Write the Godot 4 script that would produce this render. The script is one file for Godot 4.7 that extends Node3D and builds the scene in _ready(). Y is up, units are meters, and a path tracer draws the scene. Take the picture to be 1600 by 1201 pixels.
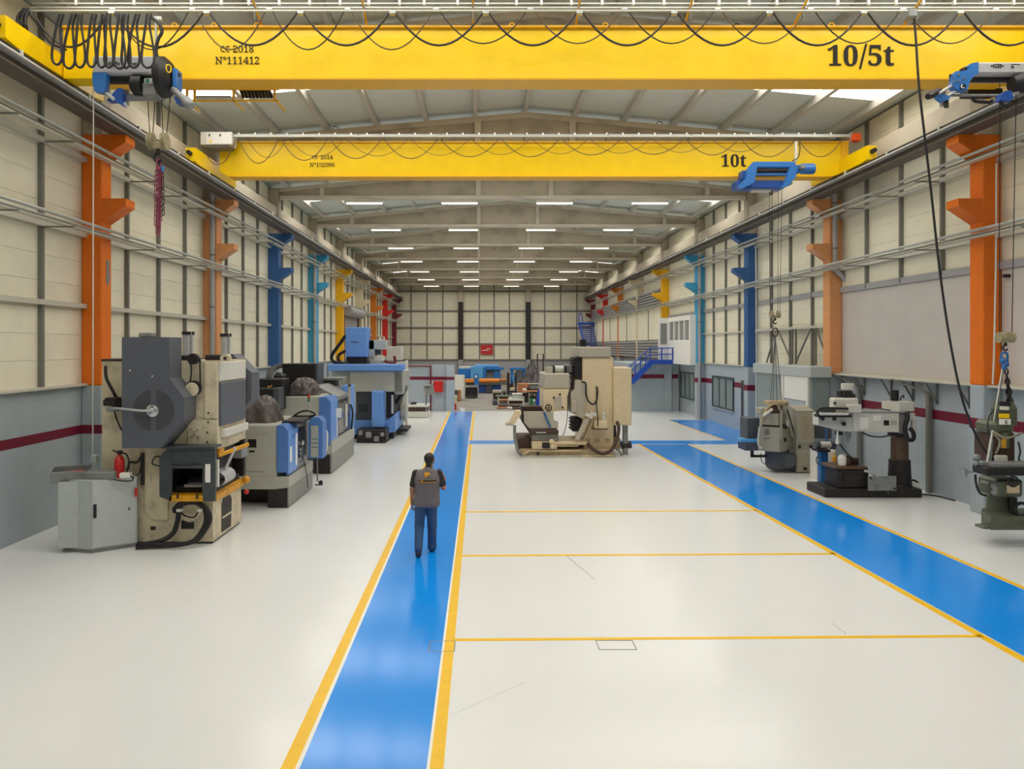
extends Node3D
# A machine workshop: overhead cranes, painted columns, machine tools and a glossy floor with blue lanes.
# Plan coordinates: x to the right, y up, d = distance ahead of the camera (z = -d), all in metres.

const EYE := 3.62      # height of the camera above the floor
const BAY := 6.95      # distance between columns
const COL0 := 15.8     # distance of the first column in view
const XL := -8.56      # inner face of the left wall
const XR := 11.2       # inner face of the right wall
const BACK := 74.0     # back wall
const APEX := 1.4      # x of the roof ridge

var m := {}            # materials
var org := {}          # node -> world origin of the thing it belongs to
var taken := {}
var wear: Texture2D
var grime: Texture2D
var soft: Texture2D

# ------------------------------------------------------------------ mesh builder
class B:
	var v := PackedVector3Array()
	var n := PackedVector3Array()

	static func P(px: float, py: float, d: float) -> Vector3:   # a sight line of the survey photograph, at distance d
		return Vector3((px - 750.0) * d / 1150.0, 3.62 - (py - 541.0) * d / 1150.0, -d)

	func tri(a: Vector3, b: Vector3, c: Vector3, na: Vector3, nb: Vector3, nc: Vector3) -> void:
		if (b - a).cross(c - a).dot(na + nb + nc) > 0.0:
			v.append(a); v.append(c); v.append(b)
			n.append(na); n.append(nc); n.append(nb)
		else:
			v.append(a); v.append(b); v.append(c)
			n.append(na); n.append(nb); n.append(nc)

	func quad(a: Vector3, b: Vector3, c: Vector3, d: Vector3, nn: Vector3) -> void:
		tri(a, b, c, nn, nn, nn)
		tri(a, c, d, nn, nn, nn)

	func obox(t: Transform3D, s: Vector3, c := 0.0) -> B:
		var h := s * 0.5
		c = minf(c, minf(h.x, minf(h.y, h.z)) * 0.9)
		var q := [[-1.0, -1.0], [1.0, -1.0], [1.0, 1.0], [-1.0, 1.0]]
		for ax in 3:
			var u := (ax + 1) % 3
			var w := (ax + 2) % 3
			for sg in [-1.0, 1.0]:
				var nn := Vector3()
				nn[ax] = sg
				var p: Array[Vector3] = []
				for k in q:
					var a := Vector3()
					a[ax] = sg * h[ax]; a[u] = k[0] * (h[u] - c); a[w] = k[1] * (h[w] - c)
					p.append(t * a)
				quad(p[0], p[1], p[2], p[3], (t.basis * nn).normalized())
			if c > 0.0:
				for k in q:
					var nn := Vector3()
					nn[u] = k[0]; nn[w] = k[1]
					var e: Array[Vector3] = []
					for j in [[-1, 1], [1, 1], [1, 0], [-1, 0]]:
						var a := Vector3()
						a[ax] = j[0] * (h[ax] - c)
						a[u] = k[0] * (h[u] - (0.0 if j[1] else c)); a[w] = k[1] * (h[w] - (c if j[1] else 0.0))
						e.append(t * a)
					quad(e[0], e[1], e[2], e[3], (t.basis * nn).normalized())
		if c > 0.0:
			for sx in [-1.0, 1.0]:
				for sy in [-1.0, 1.0]:
					for sz in [-1.0, 1.0]:
						var k := Vector3(sx, sy, sz)
						var g := h - Vector3(c, c, c)
						var nn := (t.basis * k).normalized()
						tri(t * (Vector3(h.x, g.y, g.z) * k), t * (Vector3(g.x, h.y, g.z) * k), t * (Vector3(g.x, g.y, h.z) * k), nn, nn, nn)
		return self

	func box(x0: float, x1: float, y0: float, y1: float, d0: float, d1: float, c := 0.0) -> B:
		return obox(Transform3D(Basis(), Vector3((x0 + x1) / 2, (y0 + y1) / 2, -(d0 + d1) / 2)), Vector3(absf(x1 - x0), absf(y1 - y0), absf(d1 - d0)), c)

	func pb(px0: float, px1: float, py0: float, py1: float, d0: float, d1: float, c := 0.012) -> B:   # box whose near face, at d0, spans these sight lines
		var a := P(px0, py1, d0)
		var b := P(px1, py0, d0)
		return box(a.x, b.x, a.y, b.y, d0, d1, c)

	func bar(a: Vector3, b: Vector3, w: float, h: float, c := 0.0) -> B:   # square bar from a to b
		var z := (b - a).normalized()
		var up := Vector3.UP if absf(z.y) < 0.95 else Vector3.RIGHT
		var x := up.cross(z).normalized()
		return obox(Transform3D(Basis(x, z.cross(x), z), (a + b) / 2), Vector3(w, h, a.distance_to(b)), c)

	func prism(plane: String, pts: Array, lo: float, hi: float) -> B:   # outline in the plane xy, dy or xd, run from lo to hi along the third axis
		var poly := PackedVector2Array()
		for p in pts:
			poly.append(Vector2(p[0], p[1]))
		var area := 0.0
		for i in poly.size():
			area += poly[i].cross(poly[(i + 1) % poly.size()])
		var f := func(u: float, w: float, k: float) -> Vector3:
			return Vector3(u, w, -k) if plane == "xy" else Vector3(k, w, -u) if plane == "dy" else Vector3(u, k, -w)
		var axis: Vector3 = f.call(0.0, 0.0, 1.0)
		var ix := Geometry2D.triangulate_polygon(poly)
		for i in range(0, ix.size(), 3):
			for k in [[lo, -1.0], [hi, 1.0]]:
				var nn: Vector3 = axis * k[1] * signf(hi - lo)
				tri(f.call(poly[ix[i]].x, poly[ix[i]].y, k[0]), f.call(poly[ix[i + 1]].x, poly[ix[i + 1]].y, k[0]), f.call(poly[ix[i + 2]].x, poly[ix[i + 2]].y, k[0]), nn, nn, nn)
		for i in poly.size():
			var a := poly[i]
			var b := poly[(i + 1) % poly.size()]
			var o := Vector2((b - a).y, -(b - a).x).normalized() * signf(area)
			var nn: Vector3 = f.call(o.x, o.y, 0.0)
			quad(f.call(a.x, a.y, lo), f.call(b.x, b.y, lo), f.call(b.x, b.y, hi), f.call(a.x, a.y, hi), nn)
		return self

	func pp(pts: Array, d0: float, d1: float) -> B:   # outline given by sight lines at d0, run back to d1
		var q := []
		for p in pts:
			var a := P(p[0], p[1], d0)
			q.append([a.x, a.y])
		return prism("xy", q, d0, d1)

	func cyl(a: Vector3, b: Vector3, r0: float, r1 := -1.0, k := 14) -> B:
		if r1 < 0.0: r1 = r0
		return lathe(a, b - a, [[0.0, 0.0], [r0, 0.0], [r1, 1.0], [0.0, 1.0]], k)

	func lathe(at: Vector3, axis: Vector3, prof: Array, k := 16) -> B:   # prof: [radius, height as a share of the axis]
		var z := axis.normalized()
		var x := z.cross(Vector3.RIGHT if absf(z.x) < 0.8 else Vector3.UP).normalized()
		var y := z.cross(x)
		var l := axis.length()
		for j in prof.size() - 1:
			var dr: float = prof[j + 1][0] - prof[j][0]
			var dh: float = (prof[j + 1][1] - prof[j][1]) * l
			if absf(dr) + absf(dh) < 1e-7: continue
			var e := Vector2(dh, -dr).normalized()
			for i in k:
				var t0 := TAU * i / k
				var t1 := TAU * (i + 1) / k
				var c0 := x * cos(t0) + y * sin(t0)
				var c1 := x * cos(t1) + y * sin(t1)
				var n0 := c0 * e.x + z * e.y
				var n1 := c1 * e.x + z * e.y
				var p0: Vector3 = at + c0 * prof[j][0] + axis * prof[j][1]
				var p1: Vector3 = at + c1 * prof[j][0] + axis * prof[j][1]
				var p2: Vector3 = at + c1 * prof[j + 1][0] + axis * prof[j + 1][1]
				var p3: Vector3 = at + c0 * prof[j + 1][0] + axis * prof[j + 1][1]
				if prof[j][0] > 0.0: tri(p0, p1, p2, n0, n1, n1)
				if prof[j + 1][0] > 0.0: tri(p0, p2, p3, n0, n1, n0)
		return self

	func sph(c: Vector3, r: float, k := 10) -> B:
		var pr := []
		for i in 9: pr.append([maxf(0.0, r * sin(PI * i / 8)), (1.0 - cos(PI * i / 8)) / 2.0])
		return lathe(c - Vector3(0, r, 0), Vector3(0, 2 * r, 0), pr, k)

	static func smooth(pts: Array, sub := 6) -> Array:
		var out := []
		for i in pts.size() - 1:
			var p0: Vector3 = pts[maxi(i - 1, 0)]
			var p1: Vector3 = pts[i]
			var p2: Vector3 = pts[i + 1]
			var p3: Vector3 = pts[mini(i + 2, pts.size() - 1)]
			for j in sub: out.append(p1.cubic_interpolate(p2, p0, p3, float(j) / sub))
		out.append(pts[-1])
		return out

	func tube(pts: Array, r: float, k := 7) -> B:
		var x := Vector3()
		var rings := []
		for i in pts.size():
			var t: Vector3 = ((pts[mini(i + 1, pts.size() - 1)] as Vector3) - (pts[maxi(i - 1, 0)] as Vector3)).normalized()
			if i == 0: x = t.cross(Vector3.UP if absf(t.y) < 0.9 else Vector3.RIGHT).normalized()
			else: x = (x - t * x.dot(t)).normalized()
			var y := t.cross(x)
			var ring := []
			for j in k: ring.append(x * cos(TAU * j / k) + y * sin(TAU * j / k))
			rings.append(ring)
		for i in pts.size() - 1:
			for j in k:
				var a: Vector3 = rings[i][j]
				var b: Vector3 = rings[i][(j + 1) % k]
				var c: Vector3 = rings[i + 1][(j + 1) % k]
				var e: Vector3 = rings[i + 1][j]
				var p: Vector3 = pts[i]
				var q: Vector3 = pts[i + 1]
				tri(p + a * r, p + b * r, q + c * r, a, b, c)
				tri(p + a * r, q + c * r, q + e * r, a, c, e)
		for i in [0, pts.size() - 1]:
			var nn: Vector3 = ((pts[i] as Vector3) - (pts[1 if i == 0 else i - 1] as Vector3)).normalized()
			for j in range(1, k - 1):
				tri(pts[i] + rings[i][0] * r, pts[i] + rings[i][j] * r, pts[i] + rings[i][j + 1] * r, nn, nn, nn)
		return self

	func hose(list: Array, r: float, sub := 6, k := 7) -> B:   # tube through [px, py, d] sight points
		var q := []
		for p in list: q.append(P(p[0], p[1], p[2]))
		return tube(smooth(q, sub), r, k)

	func surf(nu: int, nv: int, f: Callable, centre: Vector3) -> B:   # smooth sheet f(u, v), its normals away from the centre
		var p := []
		for i in nu + 1:
			var row := []
			for j in nv + 1: row.append(f.call(float(i) / nu, float(j) / nv))
			p.append(row)
		var nr := []
		for i in nu + 1:
			var row := []
			for j in nv + 1:
				var a: Vector3 = p[mini(i + 1, nu)][j] - p[maxi(i - 1, 0)][j]
				var b: Vector3 = p[i][mini(j + 1, nv)] - p[i][maxi(j - 1, 0)]
				var nn := a.cross(b).normalized()
				if nn.length() < 0.5: nn = (p[i][j] - centre).normalized()
				row.append(nn if nn.dot(p[i][j] - centre) >= 0.0 else -nn)
			nr.append(row)
		for i in nu:
			for j in nv:
				tri(p[i][j], p[i + 1][j], p[i + 1][j + 1], nr[i][j], nr[i + 1][j], nr[i + 1][j + 1])
				tri(p[i][j], p[i + 1][j + 1], p[i][j + 1], nr[i][j], nr[i + 1][j + 1], nr[i][j + 1])
		return self

	func torus(c: Vector3, axis: Vector3, R: float, r: float, ku := 18, kv := 6, stretch := Vector3.ZERO) -> B:   # stretch pulls the ring into a link
		var z := axis.normalized()
		var x := z.cross(Vector3.RIGHT if absf(z.x) < 0.8 else Vector3.UP).normalized()
		if stretch != Vector3.ZERO: x = stretch.normalized()
		var y := z.cross(x)
		var pts := []
		for i in ku + 1:
			var t := TAU * i / ku
			pts.append(c + x * cos(t) * R + y * sin(t) * R + stretch * signf(cos(t) + 1e-9))
		return tube(pts, r, kv)

	func mesh(shift := Vector3.ZERO) -> ArrayMesh:
		var a := []
		a.resize(Mesh.ARRAY_MAX)
		var w := v
		if shift != Vector3.ZERO:
			for i in w.size(): w[i] -= shift
		a[Mesh.ARRAY_VERTEX] = w
		a[Mesh.ARRAY_NORMAL] = n
		var am := ArrayMesh.new()
		am.add_surface_from_arrays(Mesh.PRIMITIVE_TRIANGLES, a)
		return am

	func base() -> Vector3:
		var lo := v[0]
		var hi := v[0]
		for p in v:
			lo = lo.min(p)
			hi = hi.max(p)
		return Vector3((lo.x + hi.x) / 2, lo.y, (lo.z + hi.z) / 2)


# ------------------------------------------------------------------ implicit bodies (surface nets)
class Field:
	var o: Vector3
	var s: float
	var nx: int
	var ny: int
	var nz: int
	var f := PackedFloat32Array()

	func _init(lo: Vector3, hi: Vector3, cell: float) -> void:
		o = lo
		s = cell
		nx = int((hi.x - lo.x) / cell) + 2
		ny = int((hi.y - lo.y) / cell) + 2
		nz = int((hi.z - lo.z) / cell) + 2
		f.resize(nx * ny * nz)
		f.fill(1.0)

	func _span(lo: Vector3, hi: Vector3) -> Array:
		return [clampi(int((lo.x - o.x) / s), 0, nx - 1), clampi(int((hi.x - o.x) / s) + 1, 0, nx - 1), clampi(int((lo.y - o.y) / s), 0, ny - 1), clampi(int((hi.y - o.y) / s) + 1, 0, ny - 1), clampi(int((lo.z - o.z) / s), 0, nz - 1), clampi(int((hi.z - o.z) / s) + 1, 0, nz - 1)]

	func limb(a: Vector3, b: Vector3, ra: float, rb: float, k := 0.03, flat := Vector3.ONE) -> Field:   # tapered capsule; flat scales the cross-section
		var g := maxf(ra, rb) * maxf(1.0, maxf(1.0 / flat.x, 1.0 / flat.z)) + k + s * 2
		var r := _span(a.min(b) - Vector3(g, g, g), a.max(b) + Vector3(g, g, g))
		var ab := (b - a) * flat
		var l2 := maxf(ab.length_squared(), 1e-9)
		for z in range(r[4], r[5] + 1):
			for y in range(r[2], r[3] + 1):
				var i: int = (z * ny + y) * nx + r[0]
				for x in range(r[0], r[1] + 1):
					var p := (o + Vector3(x, y, z) * s - a) * flat
					var t := clampf(p.dot(ab) / l2, 0.0, 1.0)
					var d := (p - ab * t).length() - lerpf(ra, rb, t)
					var h := maxf(k - absf(f[i] - d), 0.0) / k
					f[i] = minf(f[i], d) - h * h * k * 0.25
					i += 1
		return self

	func cut_below(y: float) -> Field:
		for z in nz:
			for j in ny:
				var d := y - (o.y + j * s)
				for x in nx:
					var i := (z * ny + j) * nx + x
					f[i] = maxf(f[i], d)
		return self

	func cut_above(y: float) -> Field:
		for z in nz:
			for j in ny:
				var d := o.y + j * s - y
				for x in nx:
					var i := (z * ny + j) * nx + x
					f[i] = maxf(f[i], d)
		return self

	func into(b: B) -> B:
		var id := PackedInt32Array()
		id.resize(f.size())
		id.fill(-1)
		var vs := PackedVector3Array()
		var ns := PackedVector3Array()
		var offs := [0, 1, nx, nx + 1, nx * ny, nx * ny + 1, nx * ny + nx, nx * ny + nx + 1]
		var corner: Array[Vector3] = []
		for c in 8: corner.append(Vector3(c & 1, (c >> 1) & 1, c >> 2))
		var edges := [[0, 1], [2, 3], [4, 5], [6, 7], [0, 2], [1, 3], [4, 6], [5, 7], [0, 4], [1, 5], [2, 6], [3, 7]]
		for z in nz - 1:
			for y in ny - 1:
				for x in nx - 1:
					var i := (z * ny + y) * nx + x
					if f[i] > s * 2.0: continue
					var mask := 0
					for c in 8:
						if f[i + offs[c]] < 0.0: mask |= 1 << c
					if mask == 0 or mask == 255: continue
					var sum := Vector3()
					var cnt := 0
					for e in edges:
						if ((mask >> e[0]) & 1) != ((mask >> e[1]) & 1):
							var fa := f[i + offs[e[0]]]
							var fb := f[i + offs[e[1]]]
							sum += corner[e[0]].lerp(corner[e[1]], fa / (fa - fb))
							cnt += 1
					id[i] = vs.size()
					vs.append(o + (Vector3(x, y, z) + sum / cnt) * s)
					var gx := f[i + 1] + f[i + offs[3]] + f[i + offs[5]] + f[i + offs[7]] - f[i] - f[i + offs[2]] - f[i + offs[4]] - f[i + offs[6]]
					var gy := f[i + offs[2]] + f[i + offs[3]] + f[i + offs[6]] + f[i + offs[7]] - f[i] - f[i + 1] - f[i + offs[4]] - f[i + offs[5]]
					var gz := f[i + offs[4]] + f[i + offs[5]] + f[i + offs[6]] + f[i + offs[7]] - f[i] - f[i + 1] - f[i + offs[2]] - f[i + offs[3]]
					ns.append(Vector3(gx, gy, gz).normalized())
		var st := [1, nx, nx * ny]
		for z in range(1, nz - 1):
			for y in range(1, ny - 1):
				for x in range(1, nx - 1):
					var i := (z * ny + y) * nx + x
					for ax in 3:
						if (f[i] < 0.0) == (f[i + st[ax]] < 0.0): continue
						var u: int = st[(ax + 1) % 3]
						var w: int = st[(ax + 2) % 3]
						var q := [id[i], id[i - u], id[i - u - w], id[i - w]]
						if q.min() < 0: continue
						b.tri(vs[q[0]], vs[q[1]], vs[q[2]], ns[q[0]], ns[q[1]], ns[q[2]])
						b.tri(vs[q[0]], vs[q[2]], vs[q[3]], ns[q[0]], ns[q[2]], ns[q[3]])
		return b


# ------------------------------------------------------------------ scene helpers
func V(x: float, y: float, d: float) -> Vector3:
	return Vector3(x, y, -d)

func P(px: float, py: float, d: float) -> Vector3:
	return B.P(px, py, d)

func nb() -> B:
	return B.new()

func named(o: Node3D, called: String, parent: Node) -> void:
	var key := str(parent.get_instance_id()) + called
	var c: int = taken.get(key, 0)
	taken[key] = c + 1
	o.name = called if c == 0 else "%s_%03d" % [called, c]
	parent.add_child(o, true)

func tag(o: Node3D, label: String, category: String, group := "", kind := "") -> Node3D:
	o.set_meta("label", label)
	o.set_meta("category", category)
	if group: o.set_meta("group", group)
	if kind: o.set_meta("kind", kind)
	return o

func thing(called: String, label: String, category: String, at: Vector3, group := "", kind := "") -> Node3D:
	var o := Node3D.new()
	o.position = at
	named(o, called, self)
	org[o] = at
	return tag(o, label, category, group, kind)

func obj(called: String, b: B, mat: Material, parent: Node3D = self) -> MeshInstance3D:
	var o := MeshInstance3D.new()
	var at: Vector3 = b.base() if parent == self else org[parent]
	o.mesh = b.mesh(at)
	o.material_override = mat
	if parent == self: o.position = at
	named(o, called, parent)
	org[o] = at
	return o

func inst(called: String, mesh: Mesh, mat: Material, parent: Node3D, at: Vector3) -> MeshInstance3D:   # a shared mesh, its own node
	var o := MeshInstance3D.new()
	o.mesh = mesh
	o.material_override = mat
	o.position = at - org[parent]
	named(o, called, parent)
	return o

func solo(called: String, b: B, mat: Material, label: String, category: String, group := "", kind := "") -> MeshInstance3D:
	var o := obj(called, b, mat)
	tag(o, label, category, group, kind)
	return o

func mat(hex: String, rough := 0.5, metal := 0.0, tex: Texture2D = null, scale := 0.5, spec := 0.5) -> StandardMaterial3D:
	var k := StandardMaterial3D.new()
	k.albedo_color = Color(hex)
	k.roughness = rough
	k.metallic = metal
	k.metallic_specular = spec
	if tex:
		k.albedo_texture = tex
		k.uv1_triplanar = true
		k.uv1_world_triplanar = true
		k.uv1_scale = Vector3(scale, scale, scale)
	return k

func noise_tex(sd: int, freq: float, ramp: Array, size := 512, stretch := 1) -> NoiseTexture2D:
	var fn := FastNoiseLite.new()
	fn.seed = sd
	fn.frequency = freq
	fn.fractal_octaves = 5
	var t := NoiseTexture2D.new()
	t.width = size
	t.height = size / stretch
	t.seamless = true
	t.noise = fn
	var g := Gradient.new()
	g.offsets = PackedFloat32Array(ramp.map(func(a): return a[0]))
	g.colors = PackedColorArray(ramp.map(func(a): return Color(a[1], a[1], a[1])))
	t.color_ramp = g
	return t

func text(s: String, font: String, weight: int, cap: float, at: Vector3, mt: Material, parent: Node3D, called := "lettering", align := HORIZONTAL_ALIGNMENT_CENTER) -> MeshInstance3D:
	var f := SystemFont.new()
	f.font_names = PackedStringArray([font])
	f.font_weight = weight
	var t := TextMesh.new()
	t.text = s
	t.font = f
	t.font_size = 64
	t.pixel_size = cap / 46.0
	t.depth = 0.008
	t.curve_step = 1.0
	t.horizontal_alignment = align
	t.vertical_alignment = VERTICAL_ALIGNMENT_CENTER
	return inst(called, t, mt, parent, at)

func col_d(i: int) -> float:
	return COL0 + BAY * i

func roof(x: float) -> float:
	return 10.88 - 0.09 * absf(x - APEX)

const ORD := ["nearest", "second", "third", "fourth", "fifth", "sixth", "seventh", "eighth", "ninth", "tenth"]

func _ready() -> void:
	# ---- camera
	var cam := Camera3D.new()
	cam.name = "camera"
	cam.projection = Camera3D.PROJECTION_FRUSTUM
	cam.near = 0.1
	cam.far = 300.0
	cam.size = 0.1 * 1201.0 / 1150.0
	cam.frustum_offset = Vector2(0.1 * 50.0 / 1150.0, -0.1 * 59.5 / 1150.0)
	cam.position = Vector3(0, EYE, 0)
	add_child(cam)
	cam.current = true
	# ---- sky, exposure
	var env := Environment.new()
	var sky := Sky.new()
	var sm := ProceduralSkyMaterial.new()
	sm.sky_top_color = Color("#9fb4cc")
	sm.sky_horizon_color = Color("#d5dbe0")
	sm.ground_bottom_color = Color("#6d6a64")
	sm.ground_horizon_color = Color("#b5b4b0")
	sky.sky_material = sm
	env.background_mode = Environment.BG_SKY
	env.sky = sky
	env.tonemap_mode = Environment.TONE_MAPPER_LINEAR
	env.tonemap_exposure = 1.16
	env.sdfgi_enabled = true
	env.ssao_enabled = true
	env.ssil_enabled = true
	var we := WorldEnvironment.new()
	we.name = "world_environment"
	we.environment = env
	add_child(we)
	# ---- daylight through the roof lights: one band of translucent sheets in each bay, on both slopes
	for i in range(-2, 8):
		for s in [-1.0, 1.0]:
			var al := AreaLight3D.new()
			al.name = "skylight_light_%d_%s" % [i + 2, "left" if s < 0 else "right"]
			al.area_size = Vector2(9.0, 2.4)
			al.area_normalize_energy = false
			al.light_energy = SKYLIGHT
			al.light_color = Color("#f8f9fa")
			al.shadow_enabled = true
			al.area_range = 60.0
			var x: float = APEX + s * 4.75
			al.transform = Transform3D(Basis(Vector3(0, 0, 1), -s * 0.0898) * Basis(Vector3(1, 0, 0), -PI / 2), V(x, roof(x) + 0.16, col_d(i) + 2.75))
			add_child(al)
	textures()
	shell()
	cranes()
	left_side()
	middle()
	right_side()
	rear()
	person()

const SKYLIGHT := 0.55

func textures() -> void:
	wear = noise_tex(3, 0.012, [[0.0, 0.955], [1.0, 1.0]])
	grime = noise_tex(8, 0.006, [[0.0, 0.82], [0.4, 0.95], [1.0, 1.0]])
	soft = noise_tex(5, 0.004, [[0.0, 0.975], [1.0, 1.0]])
	# setting
	m.epoxy = mat("#e9eae8", 0.18, 0.0, soft, 0.06)
	m.concrete_floor = mat("#8d8880", 0.7, 0.0, grime, 0.25)
	m.lane = mat("#0c93f6", 0.13, 0.0, soft, 0.08)
	m.line = mat("#f9c400", 0.35, 0.0, wear, 0.6)
	m.edge = mat("#f1eee2", 0.35)
	m.joint = mat("#8f8d86", 0.7)
	m.lower = mat("#a9b4ba", 0.45, 0.0, wear, 0.3)
	m.maroon = mat("#70102e", 0.45)
	m.board0 = mat("#eee8d0", 0.55, 0.0, wear, 0.2)
	m.board1 = mat("#eae4cc", 0.55, 0.0, wear, 0.23)
	m.board2 = mat("#ece6ce", 0.55, 0.0, wear, 0.17)
	m.steel = mat("#7d7d76", 0.5, 0.2, wear, 0.7)
	m.girt = mat("#cbc7b8", 0.45, 0.1, wear, 0.7)
	m.galv = mat("#b8bbb4", 0.38, 0.5, wear, 0.9)
	m.roofp = mat("#dbe1d6", 0.5, 0.0, wear, 0.2)
	m.purlin = mat("#c6c1b5", 0.5, 0.1, wear, 0.5)
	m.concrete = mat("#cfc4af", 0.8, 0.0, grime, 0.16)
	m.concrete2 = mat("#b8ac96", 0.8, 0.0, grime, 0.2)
	m.runway = mat("#5f5750", 0.5, 0.2, wear, 0.5)
	m.flange = mat("#e2e0d8", 0.45, 0.1, wear, 0.5)
	m.lilac = mat("#cbc5be", 0.5, 0.0, wear, 0.15)
	m.sheetgrey = mat("#a9a8a9", 0.45, 0.1, wear, 0.3)
	m.white = mat("#e8e6de", 0.4)
	m.offwhite = mat("#d9d7cc", 0.45, 0.0, wear, 0.5)
	m.black = mat("#17161a", 0.45)
	m.rubber = mat("#1b181a", 0.55)
	m.darkcol = mat("#241d1f", 0.5)
	m.glass = mat("#30383b", 0.06)
	m.paneglass = mat("#9fb2b4", 0.05)
	m.paneglass.albedo_color.a = 0.25
	m.paneglass.transparency = BaseMaterial3D.TRANSPARENCY_ALPHA
	m.winpane = mat("#7f8c88", 0.1)
	m.louvre = mat("#8f8e8e", 0.5, 0.1, wear, 0.3)
	m.frame = mat("#3c4648", 0.4)
	m.skylight = mat("#f4f4ee", 0.6)
	m.skylight.emission_enabled = true
	m.skylight.emission = Color("#fff8ec")
	m.skylight.emission_energy_multiplier = 2.2
	m.tube = mat("#ffffff", 0.4)
	m.tube.emission_enabled = true
	m.tube.emission = Color("#fff6e4")
	m.tube.emission_energy_multiplier = 1.15
	# cranes
	m.yellow = mat("#ffd300", 0.3, 0.0, wear, 0.25)
	m.yellow2 = mat("#f0b40c", 0.4, 0.0, wear, 0.6)
	m.ink = mat("#170e0a", 0.7)
	m.hoistblue = mat("#2f74bd", 0.35, 0.0, wear, 1.5)
	m.deepblue = mat("#1d4f9e", 0.35, 0.0, wear, 1.5)
	m.silver = mat("#c3c5c7", 0.35, 0.3, wear, 1.0)
	m.chrome = mat("#c9cacb", 0.2, 0.9)
	m.cable = mat("#2a2020", 0.5)
	m.cablethin = mat("#5a4632", 0.5)
	m.orangebox = mat("#f2581c", 0.4)
	m.pink = mat("#8f2f50", 0.5)
	m.sling = mat("#8d8470", 0.8)
	m.olive = mat("#a79c78", 0.5, 0.1, grime, 1.5)
	# columns
	m.c0 = mat("#ec7404", 0.42, 0.0, wear, 0.5)
	m.c1 = mat("#e09d66", 0.45, 0.0, wear, 0.5)
	m.c2 = mat("#2d5e9a", 0.42, 0.0, wear, 0.5)
	m.c3 = mat("#37a0cc", 0.42, 0.0, wear, 0.5)
	m.c4 = mat("#f0b400", 0.42, 0.0, wear, 0.5)
	m.c5 = mat("#dccfae", 0.45, 0.0, wear, 0.5)
	m.c6 = mat("#d0791e", 0.42, 0.0, wear, 0.5)
	m.c7 = mat("#cf2318", 0.42, 0.0, wear, 0.5)
	m.c8 = mat("#701626", 0.42, 0.0, wear, 0.5)
	# machines
	m.pressbeige = mat("#d8cbac", 0.45, 0.0, grime, 0.9)
	m.guard = mat("#5a5e68", 0.4, 0.0, wear, 0.9)
	m.guarddark = mat("#43464b", 0.5)
	m.guardgreen = mat("#41484a", 0.45, 0.0, grime, 0.9)
	m.myellow = mat("#e2a012", 0.4, 0.0, grime, 1.2)
	m.iron = mat("#34302f", 0.45, 0.4, grime, 1.0)
	m.ironbrown = mat("#6b5543", 0.4, 0.4, grime, 1.2)
	m.castblack = mat("#2b2526", 0.5, 0.1, grime, 0.8)
	m.cabinet = mat("#b9c0bc", 0.42, 0.0, wear, 0.9)
	m.boxgrey = mat("#8e908e", 0.5, 0.1, grime, 1.2)
	m.red = mat("#c8211f", 0.3)
	m.vmc = mat("#b4b4a8", 0.4, 0.0, wear, 0.6)
	m.vmcdark = mat("#8a8b85", 0.4, 0.0, wear, 0.6)
	m.vmcblue = mat("#6b9be2", 0.4, 0.0, wear, 0.6)
	m.vmcblue2 = mat("#527fc4", 0.4, 0.0, wear, 0.6)
	m.tarp = mat("#5b5350", 0.42, 0.0, grime, 1.4)
	m.tarpdark = mat("#4a4244", 0.32, 0.0, grime, 1.2)
	m.beige = mat("#e3cfa8", 0.42, 0.0, wear, 0.7)
	m.beigegrey = mat("#b9b2a0", 0.42, 0.0, wear, 0.7)
	m.beigedirt = mat("#bda982", 0.5, 0.0, grime, 1.0)
	m.rust = mat("#543e32", 0.6, 0.2, grime, 1.4)
	m.boothgrey = mat("#8d9a98", 0.45, 0.0, wear, 0.4)
	m.putty = mat("#aaa592", 0.45, 0.0, wear, 0.9)
	m.slate = mat("#4b5058", 0.45, 0.0, wear, 0.9)
	m.toolgreen = mat("#5f6450", 0.45, 0.1, grime, 1.4)
	m.toolblue = mat("#2a6cab", 0.4, 0.0, grime, 1.4)
	m.workblue = mat("#2577c4", 0.4, 0.0, wear, 0.9)
	m.workblue2 = mat("#58a4de", 0.4, 0.0, wear, 0.9)
	m.stairblue = mat("#1f4cb0", 0.38, 0.0, wear, 0.9)
	m.wood = mat("#b97a4e", 0.7, 0.0, grime, 1.2)
	m.paper = mat("#eeeae2", 0.7)
	m.signred = mat("#c02b28", 0.5)
	m.green = mat("#2f7a4a", 0.5)
	m.bluebag = mat("#1f46b8", 0.35, 0.0, grime, 1.2)
	m.orange = mat("#e88a22", 0.45)
	# person
	m.skin = mat("#a9745a", 0.55)
	m.skin.subsurf_scatter_enabled = true
	m.skin.subsurf_scatter_strength = 0.05
	m.hair = mat("#201916", 0.6)
	m.vest = mat("#726a6c", 0.8, 0.0, wear, 3.0)
	m.emblem = mat("#f5a800", 0.6)
	m.shirt = mat("#2b272b", 0.8)
	m.denim = mat("#34557e", 0.8, 0.0, grime, 4.0)
	m.shoe = mat("#2a2c33", 0.6)

# ------------------------------------------------------------------ the hall
func wx(s: int, off: float) -> float:   # x at a distance from the left (-1) or right (1) wall, into the room
	return XL + off if s < 0 else XR - off

func sbox(b: B, s: int, o0: float, o1: float, y0: float, y1: float, d0: float, d1: float, c := 0.0) -> B:
	return b.box(minf(wx(s, o0), wx(s, o1)), maxf(wx(s, o0), wx(s, o1)), y0, y1, d0, d1, c)

func strip(b: B, pts: Array, y: float) -> B:   # painted area with a hair of thickness, from [x, d] corners
	return b.prism("xd", pts, 0.0, y)

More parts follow.
